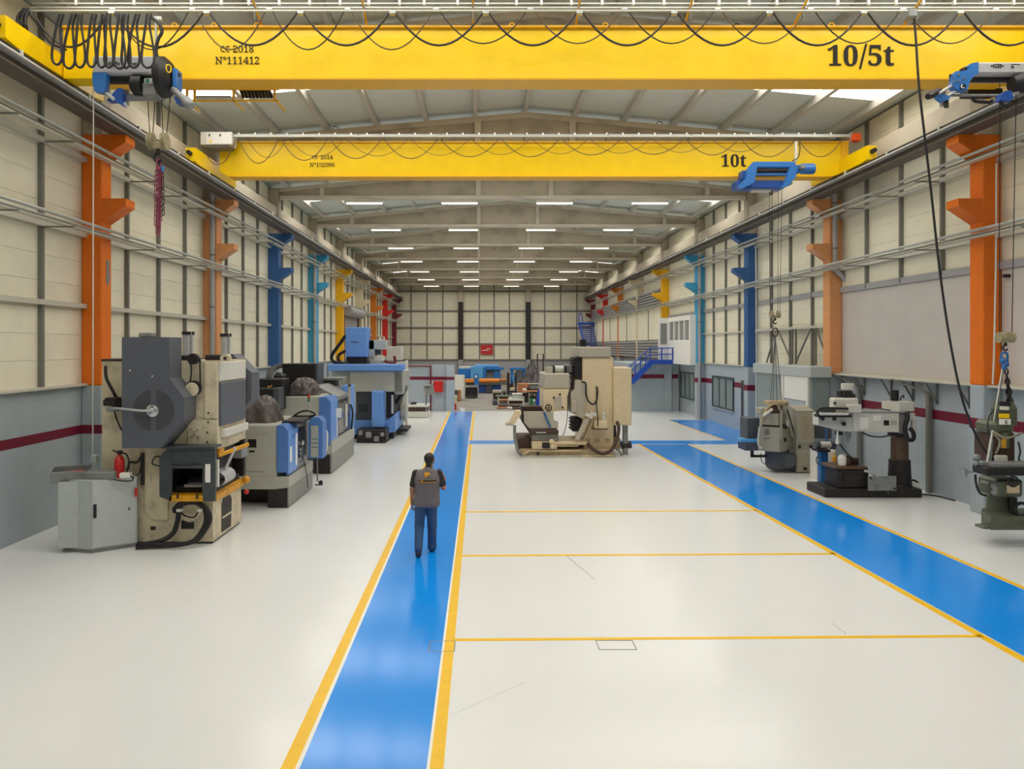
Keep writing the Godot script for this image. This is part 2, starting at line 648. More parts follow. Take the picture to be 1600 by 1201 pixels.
func shell() -> void:
	# floor
	var fl := thing("floor", "glossy white epoxy floor with blue lanes and yellow lines", "floor", V(1.3, 0, 20), "", "structure")
	obj("slab", nb().box(XL - 0.2, XR + 0.2, -0.3, 0.0, -6.0, 41.25), m.epoxy, fl)
	obj("lane", strip(nb(), [[-1.545, 4.0], [-0.462, 4.0], [-0.42, 40.9], [-1.60, 40.9]], 0.002), m.lane, fl)
	obj("lane", strip(nb(), [[-0.42, 27.25], [11.2, 27.25], [11.2, 36.3], [9.3, 36.3], [9.5, 28.35], [-0.42, 28.35]], 0.0021), m.lane, fl)
	obj("lane", strip(nb(), [[6.42, 6.0], [8.22, 6.0], [7.66, 27.3], [5.92, 27.3]], 0.0022), m.lane, fl)
	for l in [[[-1.71, 4.0], [-1.585, 4.0], [-1.625, 40.9], [-1.72, 40.9]], [[-0.435, 4.0], [-0.315, 4.0], [-0.30, 27.2], [-0.40, 27.2]], [[-0.40, 28.4], [-0.30, 28.4], [-0.28, 40.9], [-0.38, 40.9]],
			[[6.28, 6.0], [6.40, 6.0], [5.91, 27.3], [5.81, 27.3]], [[8.24, 6.0], [8.34, 6.0], [7.76, 27.2], [7.68, 27.2]],
			[[-0.315, 9.04], [6.28, 9.16], [6.28, 9.24], [-0.315, 9.12]], [[-0.31, 12.68], [6.2, 12.80], [6.2, 12.90], [-0.31, 12.78]], [[-0.31, 16.05], [6.12, 16.18], [6.12, 16.28], [-0.31, 16.15]],
			[[9.2, 36.35], [9.28, 36.35], [9.46, 28.4], [9.38, 28.4]]]:
		obj("lane_line", strip(nb(), l, 0.003), m.line, fl)
	for l in [[[-1.585, 4.0], [-1.545, 4.0], [-1.60, 40.9], [-1.625, 40.9]], [[-0.462, 4.0], [-0.435, 4.0], [-0.40, 40.9], [-0.42, 40.9]], [[-0.30, 27.2], [7.6, 27.2], [7.6, 27.26], [-0.30, 27.26]], [[-0.30, 28.34], [9.4, 28.34], [9.4, 28.40], [-0.30, 28.40]]]:
		obj("lane_edge", strip(nb(), l, 0.0026), m.edge, fl)
	for h in [[672, 712, 1001, 1018], [930, 988, 1000, 1015]]:   # two flush pit covers
		var a := P(h[0], 541, 1.0)
		var d0: float = EYE * 1150.0 / (h[3] - 541.0)
		var d1: float = EYE * 1150.0 / (h[2] - 541.0)
		var x0: float = (h[0] - 750.0) * d1 / 1150.0
		var x1: float = (h[1] - 750.0) * d1 / 1150.0
		obj("pit_cover_joint", nb().box(x0, x1, 0, 0.0036, d0, d0 + 0.012).box(x0, x1, 0, 0.0036, d1 - 0.012, d1).box(x0, x0 + 0.012, 0, 0.0036, d0, d1).box(x1 - 0.012, x1, 0, 0.0036, d0, d1), m.joint, fl)
	obj("floor_crack", nb().bar(P(1300, 973, 9.64), P(1322, 990, 9.27), 0.008, 0.003).bar(P(885, 868, 12.7), P(930, 905, 11.4), 0.004, 0.003).bar(P(930, 1017, 8.75), P(705, 1117, 7.23), 0.004, 0.003), m.joint, fl)
	solo("floor", nb().box(XL - 0.2, XR + 0.2, -0.3, 0.0, 41.25, BACK + 0.3), m.concrete_floor, "bare grey concrete floor in the rear of the hall", "floor", "", "structure")
	walls()
	columns()
	ceiling()

func walls() -> void:
	var bm: Array = [m.board0, m.board1, m.board2]
	for s in [-1, 1]:
		var w := thing("wall_left" if s < 0 else "wall_right", "%s side wall of cream boards above a grey painted base" % ("left" if s < 0 else "right"), "wall", V(wx(s, 0), 0, 35), "", "structure")
		obj("backing", sbox(nb(), s, -0.25, -0.075, 0, 10.6, -6.2, BACK + 0.3), m.steel, w)
		obj("lower_wall", sbox(nb(), s, -0.075, 0.0, 0, 2.8, -6.0, BACK), m.lower, w)
		var runs := [[-6.0, 74.0]] if s < 0 else [[-6.0, 36.6]]
		for r in runs:
			obj("stripe", sbox(nb(), s, 0.0, 0.004, 1.75 if s < 0 else 1.83, 1.935 if s < 0 else 2.06, r[0], r[1]), m.maroon, w)
			obj("sill", sbox(nb(), s, -0.05, 0.14 if s < 0 else 0.10, 2.775, 2.83, r[0], r[1], 0.006), m.girt, w)
		var shared := sbox(nb(), s, -0.07, 0.0, 0.0, 0.516, 0.0, BAY - 0.008, 0.004).mesh(V(wx(s, 0), 0, 0))
		var post := sbox(nb(), s, 0.0, 0.09, 2.83, 10.1, -0.04, 0.04).mesh(V(wx(s, 0), 0, 0))
		for i in range(-1, 8):
			var d := col_d(i)
			var k := 0
			while k < 14:
				var y := 2.83 + 0.52 * k
				k += 1
				if s > 0 and (i == 0 or i == -1) and y < 5.2: continue
				inst("board", shared, bm[(k * 7 + i * 5 + 11) % 3], w, V(wx(s, 0), y, d))
			for j in range(1, 4):
				if s > 0 and i >= 3: continue
				if s > 0 and i <= 0:
					obj("post", sbox(nb(), s, 0.0, 0.09, 5.3, 10.1, d + 0.22 + j * 1.7375 - 0.04, d + 0.22 + j * 1.7375 + 0.04), m.steel, w)
				else:
					inst("post", post, m.steel, w, V(wx(s, 0), 0, d + 0.22 + j * 1.7375))
			if s > 0 and i >= 4:
				var x0 := 0.02
				obj("louvre_band", louvre(s, 6.05, 7.15, d + 0.5, d + BAY), m.louvre, w)
				obj("louvre_band", louvre(s, 2.9, 4.0, d + 0.5, d + BAY), m.louvre, w)
				for j in 4: obj("wall_panel", sbox(nb(), s, x0, 0.38, 4.02, 6.0, d + 0.55 + j * 1.6, d + 2.1 + j * 1.6, 0.01), bm[j % 3], w)
				obj("post", sbox(nb(), s, 0.3, 0.41, 4.0, 6.05, d + 3.6, d + 3.72), m.steel, w)
				continue
			for g in [7.62, 6.0] + ([4.48] if s < 0 else []):
				obj("girt", sbox(nb(), s, 0.0, 0.13, g - 0.05, g + 0.05, d + 0.44, d + BAY), m.girt, w)
			if s > 0:
				obj("girt", sbox(nb(), s, 0.0, 0.08, 5.27, 5.44, d + 0.44, d + BAY), m.sheetgrey, w)
				if i >= 1: obj("girt", sbox(nb(), s, 0.0, 0.12, 4.2, 4.27, d + 0.44, d + BAY), m.girt, w)
		if s > 0:   # plain grey sheets on the first two bays, with the shelf edge and its brackets under them
			for i in [-1, 0]:
				obj("wall_panel", sbox(nb(), s, -0.05, 0.02, 2.83, 5.27, col_d(i) + 0.44, col_d(i) + BAY - 0.02, 0.008), m.lilac, w)
			obj("shelf_edge", sbox(nb(), s, 0.0, 0.32, 2.74, 2.79, 9.0, 24.6, 0.008), m.girt, w)
			for d in [16.8, 18.0, 19.0, 20.0, 21.4, 23.3]:
				obj("shelf_bracket", nb().bar(V(wx(s, 0.3), 2.72, d), V(wx(s, 0.03), 2.25, d), 0.04, 0.04).box(XR - 0.05, XR, 2.2, 2.74, d - 0.02, d + 0.02), m.steel, w)
			obj("steel_post", nb().box(XR - 0.14, XR - 0.04, 0, 2.5, 18.15, 18.28, 0.01).bar(V(11.05, 2.48, 18.2), V(10.9, 2.76, 19.4), 0.05, 0.05), m.steel, w)
			obj("steel_post", nb().box(XR - 0.14, XR - 0.04, 0, 2.5, 21.5, 21.62, 0.01).bar(V(11.05, 2.48, 21.55), V(10.9, 2.76, 22.6), 0.05, 0.05), m.steel, w)
		obj("tie_beam", sbox(nb(), s, 0.0, 0.36, 8.6, 9.25, -5.0, 73.8, 0.02), m.concrete, w)
	# back wall
	var bw := thing("wall_back", "rear wall of pale panels in a dark steel grid", "wall", V(1.3, 0, BACK), "", "structure")
	obj("backing", nb().box(XL - 0.3, XR + 0.3, 0, 11.2, BACK + 0.06, BACK + 0.3), m.steel, bw)
	obj("plinth", nb().box(XL, XR, 0, 2.2, BACK - 0.05, BACK + 0.06), m.sheetgrey, bw)
	var xs := [-8.56, -6.92, -5.31, -3.73, -1.99, -0.06, 1.42, 2.96, 4.76, 6.5, 8.11, 9.72, 11.2]
	var ys := [2.27, 3.87, 5.5, 7.18, 9.15, 10.3]
	for i in xs.size() - 1:
		for j in ys.size() - 1:
			obj("wall_panel", nb().box(xs[i] + 0.03, xs[i + 1] - 0.03, ys[j] + 0.03, ys[j + 1] - 0.03, BACK, BACK + 0.06, 0.01), bm[(i * 5 + j * 3) % 3], bw)
		if i > 0 and i != 4 and i != 8: obj("post", nb().box(xs[i] - 0.05, xs[i] + 0.05, 2.2, 10.3, BACK - 0.08, BACK), m.steel, bw)
	for y in ys.slice(0, 5): obj("girt", nb().box(XL, XR, y - 0.07, y + 0.07, BACK - 0.14, BACK), m.steel, bw)
	for x in [-1.93, 4.83]:
		obj("wall_column", nb().box(x - 0.25, x + 0.25, 2.3, 8.06, BACK - 0.4, BACK - 0.05, 0.015), m.darkcol, bw)
		obj("wall_column", nb().box(x - 0.25, x + 0.25, 8.06, 10.6, BACK - 0.4, BACK - 0.05, 0.015), m.concrete, bw)
		obj("wall_column", nb().box(x - 0.25, x + 0.25, 0, 2.3, BACK - 0.4, BACK - 0.05, 0.015), m.sheetgrey, bw)
	var fw := nb().box(XL - 0.3, XR + 0.3, 0, 11.2, -6.4, -6.0)
	solo("wall_front", fw, m.offwhite, "plain wall that closes the hall behind the camera", "wall", "", "structure")
	# trays of pipes along the side walls, held off on brackets
	for s in [-1, 1]:
		for lv in [["upper", 7.68], ["lower", 6.03]]:
			var y: float = lv[1]
			var t := thing("pipe_tray", "%s run of twin grey pipes on brackets along the %s wall" % [lv[0], "left" if s < 0 else "right"], "pipe", V(wx(s, 0.5), y, 40), "pipe runs on the side walls")
			for o in [[0.52, 0.0], [0.66, 0.06]]:
				obj("pipe", nb().tube([V(wx(s, o[0]), y + o[1], 9.0), V(wx(s, o[0]), y + o[1], 73.0)], 0.035, 8), m.galv, t)
			obj("tray", sbox(nb(), s, 0.45, 0.62, y - 0.075, y - 0.05, 9.0, 73.0), m.girt, t)
			for i in range(-1, 8):
				for j in range(1, 4):
					obj("bracket", sbox(nb(), s, 0.09, 0.7, y - 0.1, y - 0.075, col_d(i) + 0.22 + j * 1.7375 - 0.025, col_d(i) + 0.22 + j * 1.7375 + 0.025), m.steel, t)

func louvre(s: int, y0: float, y1: float, d0: float, d1: float) -> B:
	var b := nb()
	var k := 6
	for i in k:
		var a := y0 + (y1 - y0) * i / k
		var h := (y1 - y0) / k
		var xo := wx(s, 0.02)
		var xi := wx(s, 0.41)
		b.prism("xy", [[xo, a], [xi, a], [xi, a + h * 0.45], [wx(s, 0.35), a + h * 0.9], [xo, a + h]], d0, d1)
	return b

func columns() -> void:
	var kinds := ["orange", "peach", "dark blue", "sky blue", "yellow", "cream", "ochre", "red", "maroon"]
	for s in [-1, 1]:
		for i in 9:
			var d := col_d(i)
			var inner := 0.43 if s < 0 else 0.40
			var cm: Material = m["c%d" % i]
			var c := thing("column", "%s painted concrete column with two corbels on the %s wall" % [kinds[i], "left" if s < 0 else "right"], "column", V(wx(s, 0.2), 0, d + 0.22), "painted columns along both walls", "structure")
			obj("lower_shaft", sbox(nb(), s, 0.0, inner, 0, 2.78, d, d + 0.44, 0.02), m.lower, c)
			obj("shaft", sbox(nb(), s, 0.0, inner, 2.78, 8.17, d, d + 0.44, 0.02), cm, c)
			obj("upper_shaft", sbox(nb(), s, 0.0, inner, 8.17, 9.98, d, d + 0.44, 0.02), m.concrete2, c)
			obj("stripe", sbox(nb(), s, 0.0, inner + 0.004, 1.75 if s < 0 else 1.83, 1.935 if s < 0 else 2.06, d - 0.004, d + 0.444), m.maroon, c)
			for y in [8.17, 6.80]:
				var a := wx(s, inner - 0.02)
				obj("corbel", nb().prism("xy", [[a, y], [wx(s, inner + 0.52), y], [wx(s, inner + 0.52), y - 0.16], [a, y - 0.52]], d + 0.01, d + 0.43), cm, c)
			if s < 0 and i == 0: obj("tag", nb().prism("dy", [[16.0, 5.5], [16.13, 5.5], [16.15, 5.1], [16.08, 4.93], [15.97, 5.06], [16.02, 5.14]], XL + 0.43, XL + 0.44), m.boxgrey, c)
	# runway beams and crane rails on the corbels
	for s in [-1, 1]:
		var xc := -7.75 if s < 0 else 10.38
		var r := thing("crane_runway", "dark steel runway beam with crane rail along the %s wall" % ("left" if s < 0 else "right"), "beam", V(xc, 8.17, 35), "crane runways", "structure")
		for i in range(-1, 9):
			var d0 := col_d(i) - 0.0
			var d1 := minf(d0 + BAY - 0.015, 73.0)
			obj("beam", nb().box(xc - 0.2, xc + 0.2, 8.17, 8.20, d0, d1).box(xc - 0.02, xc + 0.02, 8.20, 8.39, d0, d1), m.runway, r)
			obj("top_flange", nb().box(xc - 0.2, xc + 0.2, 8.39, 8.425, d0, d1, 0.004), m.flange, r)
		obj("rail", nb().box(xc - 0.035, xc + 0.035, 8.425, 8.5, 9.0, 73.0), m.steel, r)
		obj("conductor_bar", nb().box(xc - s * 0.17 - 0.02, xc - s * 0.17 + 0.02, 8.425, 8.475, 9.0, 73.0), m.rubber, r)
		for i in 30: obj("rail_clip", nb().box(xc - s * 0.185 - 0.03, xc - s * 0.185 + 0.03, 8.40, 8.50, 10.0 + i * 2.1, 10.05 + i * 2.1), m.offwhite, r)
	# rain pipes beside some columns
	for q in [[-8.24, 1, -1, "peach"], [-8.2, 3, -1, "sky blue"], [10.93, 1, 1, "peach"], [10.9, 3, 1, "sky blue"]]:
		var d := col_d(q[1]) - 0.1
		var t := thing("rain_pipe", "grey rain pipe strapped to the %s column on the %s wall" % [q[3], "left" if q[2] < 0 else "right"], "pipe", V(q[0], 0, d), "rain pipes on the columns")
		if q[2] > 0 and q[1] == 1: obj("pipe", nb().tube(B.smooth([V(q[0], 9.2, d), V(q[0], 6.2, d), V(q[0], 6.0, d), V(q[0] + 0.35, 5.6, d - 0.05), V(q[0] + 0.38, 5.3, d - 0.05)], 5), 0.075, 10), m.sheetgrey, t)
		else: obj("pipe", nb().tube([V(q[0], 0.02, d), V(q[0], 9.2, d)], 0.075, 10), m.sheetgrey, t)
		for y in [8.0, 6.4, 4.8] if q[1] == 3 or q[2] < 0 else [8.0, 6.6]:
			obj("strap", nb().cyl(V(q[0], y, d), V(q[0], y + 0.06, d), 0.085), m.steel, t)

func ceiling() -> void:
	var c := thing("ceiling", "pitched roof of pale sheets on purlins with bright skylight bands", "ceiling", V(APEX, 10, 30), "", "structure")
	for s in [-1.0, 1.0]:
		var ex: float = XL - 0.3 if s < 0 else XR + 0.3
		obj("roof_deck", nb().prism("xy", [[APEX, roof(APEX) + 0.36], [ex, roof(ex) + 0.36], [ex, roof(ex) + 0.5], [APEX, roof(APEX) + 0.5]], -6.4, BACK + 0.3), m.steel, c)
	for i in range(-3, 9):
		var d := col_d(i)
		var e := minf(d + BAY, BACK)
		for k in range(-6, 7):
			var x := APEX + 1.54 * k
			if i >= -1: obj("purlin", nb().box(x - 0.06, x + 0.06, roof(x) - 0.02, roof(x) + 0.2, d, e - 0.01), m.purlin, c)
		for k in range(-7, 7):
			var x0: float = maxf(APEX + 1.54 * k, XL - 0.1)
			var x1: float = minf(APEX + 1.54 * (k + 1), XR + 0.1)
			if x1 - x0 < 0.1: continue
			for q in [[0.0, 1.45, 0], [1.45, 4.05, 1], [4.05, BAY, 0]]:
				var a: float = d + q[0]
				var z: float = minf(d + q[1], e)
				if z - a < 0.1: continue
				var lit: bool = q[2] == 1 and k >= -6 and k < 6 and i >= -2 and i < 8
				obj("skylight_pane" if lit else "roof_panel", nb().prism("xy", [[x0 + 0.005, roof(x0) + 0.2], [x1 - 0.005, roof(x1) + 0.2], [x1 - 0.005, roof(x1) + 0.27], [x0 + 0.005, roof(x0) + 0.27]], a + 0.003, z - 0.003), m.skylight if lit else m.roofp, c)
	# concrete gable beams
	for i in range(0, 9):
		var d := col_d(i) + 0.02
		var b := thing("roof_beam", "%s concrete gable beam under the roof, counted from the camera" % ORD[i], "beam", V(APEX, 9.6, d + 0.2), "concrete roof beams", "structure")
		var l := XL + 0.05
		var r := XR - 0.05
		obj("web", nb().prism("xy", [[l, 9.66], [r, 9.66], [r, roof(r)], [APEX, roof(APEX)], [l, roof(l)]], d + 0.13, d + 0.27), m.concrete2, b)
		obj("bottom_flange", nb().box(l + 0.4, r - 0.38, 9.58, 9.72, d, d + 0.4, 0.02), m.concrete, b)
		obj("top_flange", nb().prism("xy", [[l, roof(l) - 0.16], [APEX, roof(APEX) - 0.16], [r, roof(r) - 0.16], [r, roof(r)], [APEX, roof(APEX)], [l, roof(l)]], d + 0.03, d + 0.37), m.concrete, b)
		for x in [APEX - 1.47, APEX + 1.47, -6.4, 9.2]:
			obj("stiffener", nb().box(x - 0.1, x + 0.1, 9.7, roof(x) - 0.1, d + 0.04, d + 0.36, 0.01), m.concrete, b)
		for x in [-4.5, 5.6]: obj("lifting_eye", nb().torus(V(x, roof(x) + 0.05, d + 0.2), Vector3(0.2, 0, 1), 0.09, 0.014, 14, 5), m.steel, b)
	# tube lamps under the beams
	for i in range(2, 9):
		for j in 4:
			var x := -4.75 + 3.91 * j
			var d := col_d(i) + 0.55
			var y := 9.5
			var t := thing("tube_lamp", "white tube lamp at the %s roof beam, %s of four from the left" % [ORD[i], ["first", "second", "third", "last"][j]], "lamp", V(x, y, d), "tube lamps under the roof beams")
			obj("body", nb().box(x - 0.76, x + 0.76, y + 0.03, y + 0.1, d - 0.06, d + 0.06, 0.01), m.offwhite, t)
			obj("tube", nb().tube([V(x - 0.74, y, d), V(x + 0.74, y, d)], 0.045, 8), m.tube, t)
			obj("hanger", nb().box(x - 0.5, x - 0.48, y + 0.1, roof(x) + 0.2, d - 0.01, d + 0.01), m.steel, t)
			obj("hanger", nb().box(x + 0.48, x + 0.5, y + 0.1, roof(x) + 0.2, d - 0.01, d + 0.01), m.steel, t)
			var al := AreaLight3D.new()
			al.name = "tube_lamp_light_%d_%d" % [i, j]
			al.area_size = Vector2(1.48, 0.09)
			al.area_normalize_energy = false
			al.light_energy = 1.0
			al.light_color = Color("#fff6e4")
			al.shadow_enabled = true
			al.area_range = 60.0
			al.transform = Transform3D(Basis(Vector3(1, 0, 0), -PI / 2), V(x, y - 0.06, d))
			add_child(al)

# ------------------------------------------------------------------ overhead cranes
func sag(p: Vector3, q: Vector3, drop: float, k := 10) -> Array:
	var out := []
	for i in k + 1:
		var t := float(i) / k
		out.append(p.lerp(q, t) - Vector3(0, drop * 4.0 * t * (1.0 - t), 0))
	return out

func end_truck(t: Node3D, x: float, d0: float, d1: float, y: float) -> void:
	obj("end_truck", nb().prism("dy", [[d0, y], [d0, y + 0.36], [d1, y + 0.36], [d1, y], [d1 - 0.3, y - 0.04], [d0 + 0.3, y - 0.04]], x - 0.13, x + 0.13), m.yellow, t)
	for d in [d0 + 0.35, d1 - 0.35]: obj("wheel", nb().cyl(V(x - 0.05, y + 0.03, d), V(x + 0.05, y + 0.03, d), 0.13), m.iron, t)
	obj("bumper", nb().cyl(V(x, y + 0.2, d0 - 0.16), V(x, y + 0.2, d0), 0.06), m.rubber, t)
	obj("bumper", nb().cyl(V(x, y + 0.2, d1), V(x, y + 0.2, d1 + 0.16), 0.06), m.rubber, t)

func hook_block(t: Node3D, a: Vector3, w: float, r: float) -> void:   # two sheaves side by side, a yoke and a hook; a = centre of the sheaves
	for s in [-1, 1]:
		obj("sheave", nb().lathe(a + Vector3(s * w * 0.5 - w * 0.17, 0, 0), Vector3(w * 0.34, 0, 0), [[0.0, 0.0], [r, 0.0], [r, 0.25], [r * 0.86, 0.5], [r, 0.75], [r, 1.0], [0.0, 1.0]], 18), m.olive, t)
	obj("yoke", nb().obox(Transform3D(Basis(), a - Vector3(0, r * 0.55, 0)), Vector3(w * 0.8, r * 0.7, r * 0.9), 0.01), m.olive, t)
	var c := a - Vector3(0, r * 1.9, 0)
	var hk := []
	for i in 13:
		var f := PI * 0.5 + (-0.1 + 1.45 * i / 12.0) * PI
		hk.append(c + Vector3(cos(f) * r * 0.42, sin(f) * r * 0.5, 0))
	obj("hook", nb().tube([a - Vector3(0, r * 0.8, 0), c + Vector3(0, r * 0.5, 0)], r * 0.2).tube(hk, r * 0.16).sph(c + Vector3(0, r * 0.55, 0), r * 0.32), m.iron, t)

func chain(a: Vector3, b: Vector3, link: float, wire: float) -> B:
	var q := nb()
	var l := a.distance_to(b)
	var k := int(l / (link * 1.5))
	var z := (b - a) / l
	for i in k:
		var c := a + z * (i + 0.5) * l / k
		q.torus(c, Vector3(1, 0, 0.5) if i % 2 else Vector3(-0.5, 0, 1), link * 0.42, wire, 8, 4, z * link * 0.42)
	return q

func cranes() -> void:
	# near crane
	var t := thing("overhead_crane", "large yellow overhead crane nearest the camera, lettered 10/5t", "crane", V(1.3, 8.46, 13.6), "overhead cranes")
	var gd := obj("girder", nb().box(-7.6, 10.25, 8.5, 9.42, 13.42, 13.82, 0.006), m.yellow, t)
	obj("top_flange", nb().box(-7.62, 10.27, 9.41, 9.45, 13.36, 13.9, 0.006), m.yellow2, t)
	obj("bottom_flange", nb().box(-7.0, 9.7, 8.46, 8.5, 13.36, 13.88, 0.006), m.yellow2, t)
	end_truck(t, -7.75, 11.82, 14.9, 8.58)
	end_truck(t, 10.38, 12.05, 14.9, 8.58)
	for px in [272, 334, 401, 800, 946, 1300]:
		var a := P(px, 41, 13.4)
		obj("lifting_lug", nb().torus(V(a.x, 9.47, 13.42), Vector3(0, 0, 1), 0.045, 0.014, 12, 5), m.yellow2, t)
	text("10/5t", "Droid Serif", 700, 0.375, P(1345, 87, 13.41), m.ink, gd)
	text("CЄ", "Droid Sans", 400, 0.105, P(351.5, 76.5, 13.41), m.ink, gd)
	text("2018", "Droid Serif", 400, 0.125, P(380, 76.5, 13.41), m.ink, gd)
	text("N°111412", "Droid Serif", 400, 0.13, P(371, 94.5, 13.41), m.ink, gd)
	for px in [397, 567, 739, 905, 1080, 1258, 1435]:
		var a := P(px, 10, 13.1)
		obj("track_bracket", nb().bar(V(a.x, 9.75, 13.0), V(a.x, 9.46, 13.75), 0.03, 0.03), m.yellow2, t)
		obj("track_bracket", nb().bar(V(a.x, 9.86, 13.1), V(a.x, 9.45, 13.15), 0.02, 0.02), m.steel, t)
	obj("limit_switch", nb().pb(108, 118, 120, 127, 14.3, 14.4, 0.02), m.hoistblue, t)
	obj("limit_switch", nb().pb(127, 138, 135, 139.5, 14.9, 15.0, 0.02), m.hoistblue, t)
	# far crane
	var u := thing("overhead_crane", "smaller yellow overhead crane further back, lettered 10t", "crane", V(1.3, 8.44, 21.2), "overhead cranes")
	var ge := obj("girder", nb().prism("xy", [[-7.43, 8.62], [-7.2, 8.47], [10.05, 8.47], [10.5, 8.62], [10.5, 9.43], [-7.43, 9.43]], 21.0, 21.36), m.yellow, u)
	obj("top_flange", nb().box(-7.45, 10.52, 9.42, 9.46, 20.95, 21.42, 0.006), m.yellow2, u)
	obj("bottom_flange", nb().box(-7.15, 10.0, 8.44, 8.475, 20.95, 21.42, 0.006), m.yellow2, u)
	obj("end_plate", nb().box(10.3, 10.5, 8.6, 9.47, 20.96, 21.0, 0.005), m.yellow2, u)
	end_truck(u, -7.75, 19.7, 23.0, 8.58)
	end_truck(u, 10.38, 19.5, 22.8, 8.58)
	text("10t", "Droid Serif", 700, 0.35, P(1146, 251, 20.99), m.ink, ge)
	text("CЄ", "Droid Sans", 400, 0.1, P(492, 245.5, 20.99), m.ink, ge)
	text("2014", "Droid Serif", 400, 0.115, P(510.5, 245.5, 20.99), m.ink, ge)
	text("N°102096", "Droid Serif", 400, 0.115, P(503.5, 257.5, 20.99), m.ink, ge)
	for px in [430, 560, 690, 820, 950, 1080, 1210]:
		var a := P(px, 213, 20.6)
		obj("track_bracket", nb().bar(V(a.x, 9.56, 20.55), V(a.x, 9.45, 21.2), 0.03, 0.03), m.steel, u)
	var eb := thing("control_box", "white control box on the left end of the far crane", "control box", P(337, 228, 20.7))
	obj("housing", nb().pb(312.5, 363, 205.5, 226, 20.5, 20.9, 0.02), m.offwhite, eb)
	var ed := obj("door", nb().pb(322, 362, 207, 225, 20.48, 20.5, 0.004), m.white, eb)
	obj("warning_label", nb().pp([[326.5, 222], [329, 217.5], [331.5, 222]], 20.474, 20.48), m.yellow, ed)
	for px in [326, 343]: obj("latch", nb().pb(px, px + 2, 209, 213, 20.47, 20.48, 0.002), m.ink, ed)
	obj("bracket", nb().pb(318, 358, 226, 230, 20.55, 21.0), m.steel, eb)
	var ob := thing("control_box", "small orange box on the right end of the far crane", "control box", P(1339, 220, 20.9))
	obj("housing", nb().pb(1332, 1346, 208, 219.5, 20.8, 21.05, 0.015), m.orangebox, ob)
	obj("post", nb().pb(1328, 1332, 206, 222, 20.9, 20.95, 0.003), m.galv, ob)
	# near crane festoon
	var f := thing("festoon_cable", "black cables looping from the twin tracks of the near crane", "cable", V(1.3, 9.4, 13.0), "festoon cables on the cranes")
	for q in [[12.9, 9.5, 0.017], [13.2, 9.69, 0.017], [13.3, 9.81, 0.016]]:
		obj("track", nb().box(P(34, 0, 13).x, 10.3, q[1] - q[2], q[1] + q[2], q[0] - q[2], q[0] + q[2], 0.006), m.galv, f)
	var rng := RandomNumberGenerator.new()
	rng.seed = 4
	for i in 34:
		var x := -7.4 + i * 0.53 + rng.randf() * 0.1
		obj("track_clip", nb().box(x, x + 0.045, 9.78, 9.87, 13.27, 13.33), m.white, f)
	var th := [47, 173, 322, 469, 613, 759, 906, 1054, 1203, 1351, 1502, 1652]
	for i in th.size() - 1:
		obj("cable_loop", nb().tube(sag(P(th[i] + 5, 20, 12.88), P(th[i + 1] - 5, 20, 12.88), 0.57 if i > 1 else 0.6, 14), 0.019, 6), m.cable, f)
	for px in th.slice(1): obj("trolley", nb().pb(px - 5, px + 5, 16, 21, 12.84, 12.94, 0.008), m.galv, f)
	var tn := [175, 300, 420, 543, 681, 829, 976, 1122, 1267, 1412, 1557]
	for i in tn.size() - 1:
		obj("cable_loop", nb().tube(sag(P(tn[i] + 4, 14, 13.2), P(tn[i + 1] - 4, 14, 13.2), 0.73 if i < 4 else 0.62, 14), 0.012, 6), m.cablethin if i % 2 else m.cable, f)
	for px in tn: obj("trolley", nb().pb(px - 5, px + 5, 10, 15, 13.15, 13.25, 0.008), m.galv, f)
	var lc := [89.0, 108.0, 125.0, 143.0, 159.0, 170.0, 187.0, 197.0, 209.0, 231.0]
	for i in 10:
		var c: float = lc[i]
		var r: float = [8.0, 9.0, 8.0, 7.0, 7.0, 7.0, 9.0, 7.0, 9.0, 10.0][i]
		var d := 12.42 + 0.05 * (i % 3)
		var lo := 104.0 + rng.randf_range(-4, 4)
		var k := rng.randf_range(-5, 5)
		obj("cable_loop", nb().hose([[c + 1 + k, 22, d], [c - 2.5 + k * 0.5, 40, d], [c - r * 0.8, 70, d], [c - r, lo - 14, d], [c - r * 0.7, lo - 4, d], [c, lo, d], [c + r * 0.7, lo - 4, d + 0.03], [c + r, lo - 14, d + 0.04], [c + r * 0.8, 70, d + 0.05], [c + 4 + k * 0.5, 40, d + 0.06], [c + 7 + k, 22, d + 0.06]], 0.021, 4, 6), m.rubber, f)
	for i in 3:
		obj("cable_loop", nb().hose([[38 + i * 4, 14, 12.9], [28 + i * 6, 28, 12.85], [29 + i * 6, 44, 12.85], [40 + i * 3, 56, 13.2]], 0.03, 5, 6), m.rubber, f)
	obj("cable_loop", nb().hose([[40, 14, 12.9], [60, 40, 12.9], [78, 66, 12.9], [104, 78, 12.9]], 0.02, 5, 6), m.rubber, f)
	# far crane festoon
	var g := thing("festoon_cable", "thin brown cables looping along the track of the far crane", "cable", V(1.3, 9.5, 20.6), "festoon cables on the cranes")
	obj("track", nb().box(P(364, 0, 20.6).x, P(1330, 0, 20.6).x, 9.47, 9.53, 20.57, 20.63, 0.008), m.galv, g)
	obj("track", nb().box(P(364, 0, 20.6).x, P(1330, 0, 20.6).x, 9.57, 9.59, 20.7, 20.72), m.galv, g)
	for i in 38: obj("track_clip", nb().pb(372 + i * 25, 374.5 + i * 25, 207, 211, 20.66, 20.7, 0.002), m.white, g)
	var l1 := [310, 371, 437, 514, 598, 686, 782, 876, 972, 1070, 1156, 1245, 1318]
	for i in l1.size() - 1:
		obj("cable_loop", nb().tube(sag(P(l1[i] + 2, 217, 20.58), P(l1[i + 1] - 2, 217, 20.58), [0.72, 0.68, 0.6, 0.55, 0.55, 0.5, 0.5, 0.45, 0.43, 0.45, 0.5, 0.5][i], 12), 0.012, 5), m.cablethin, g)
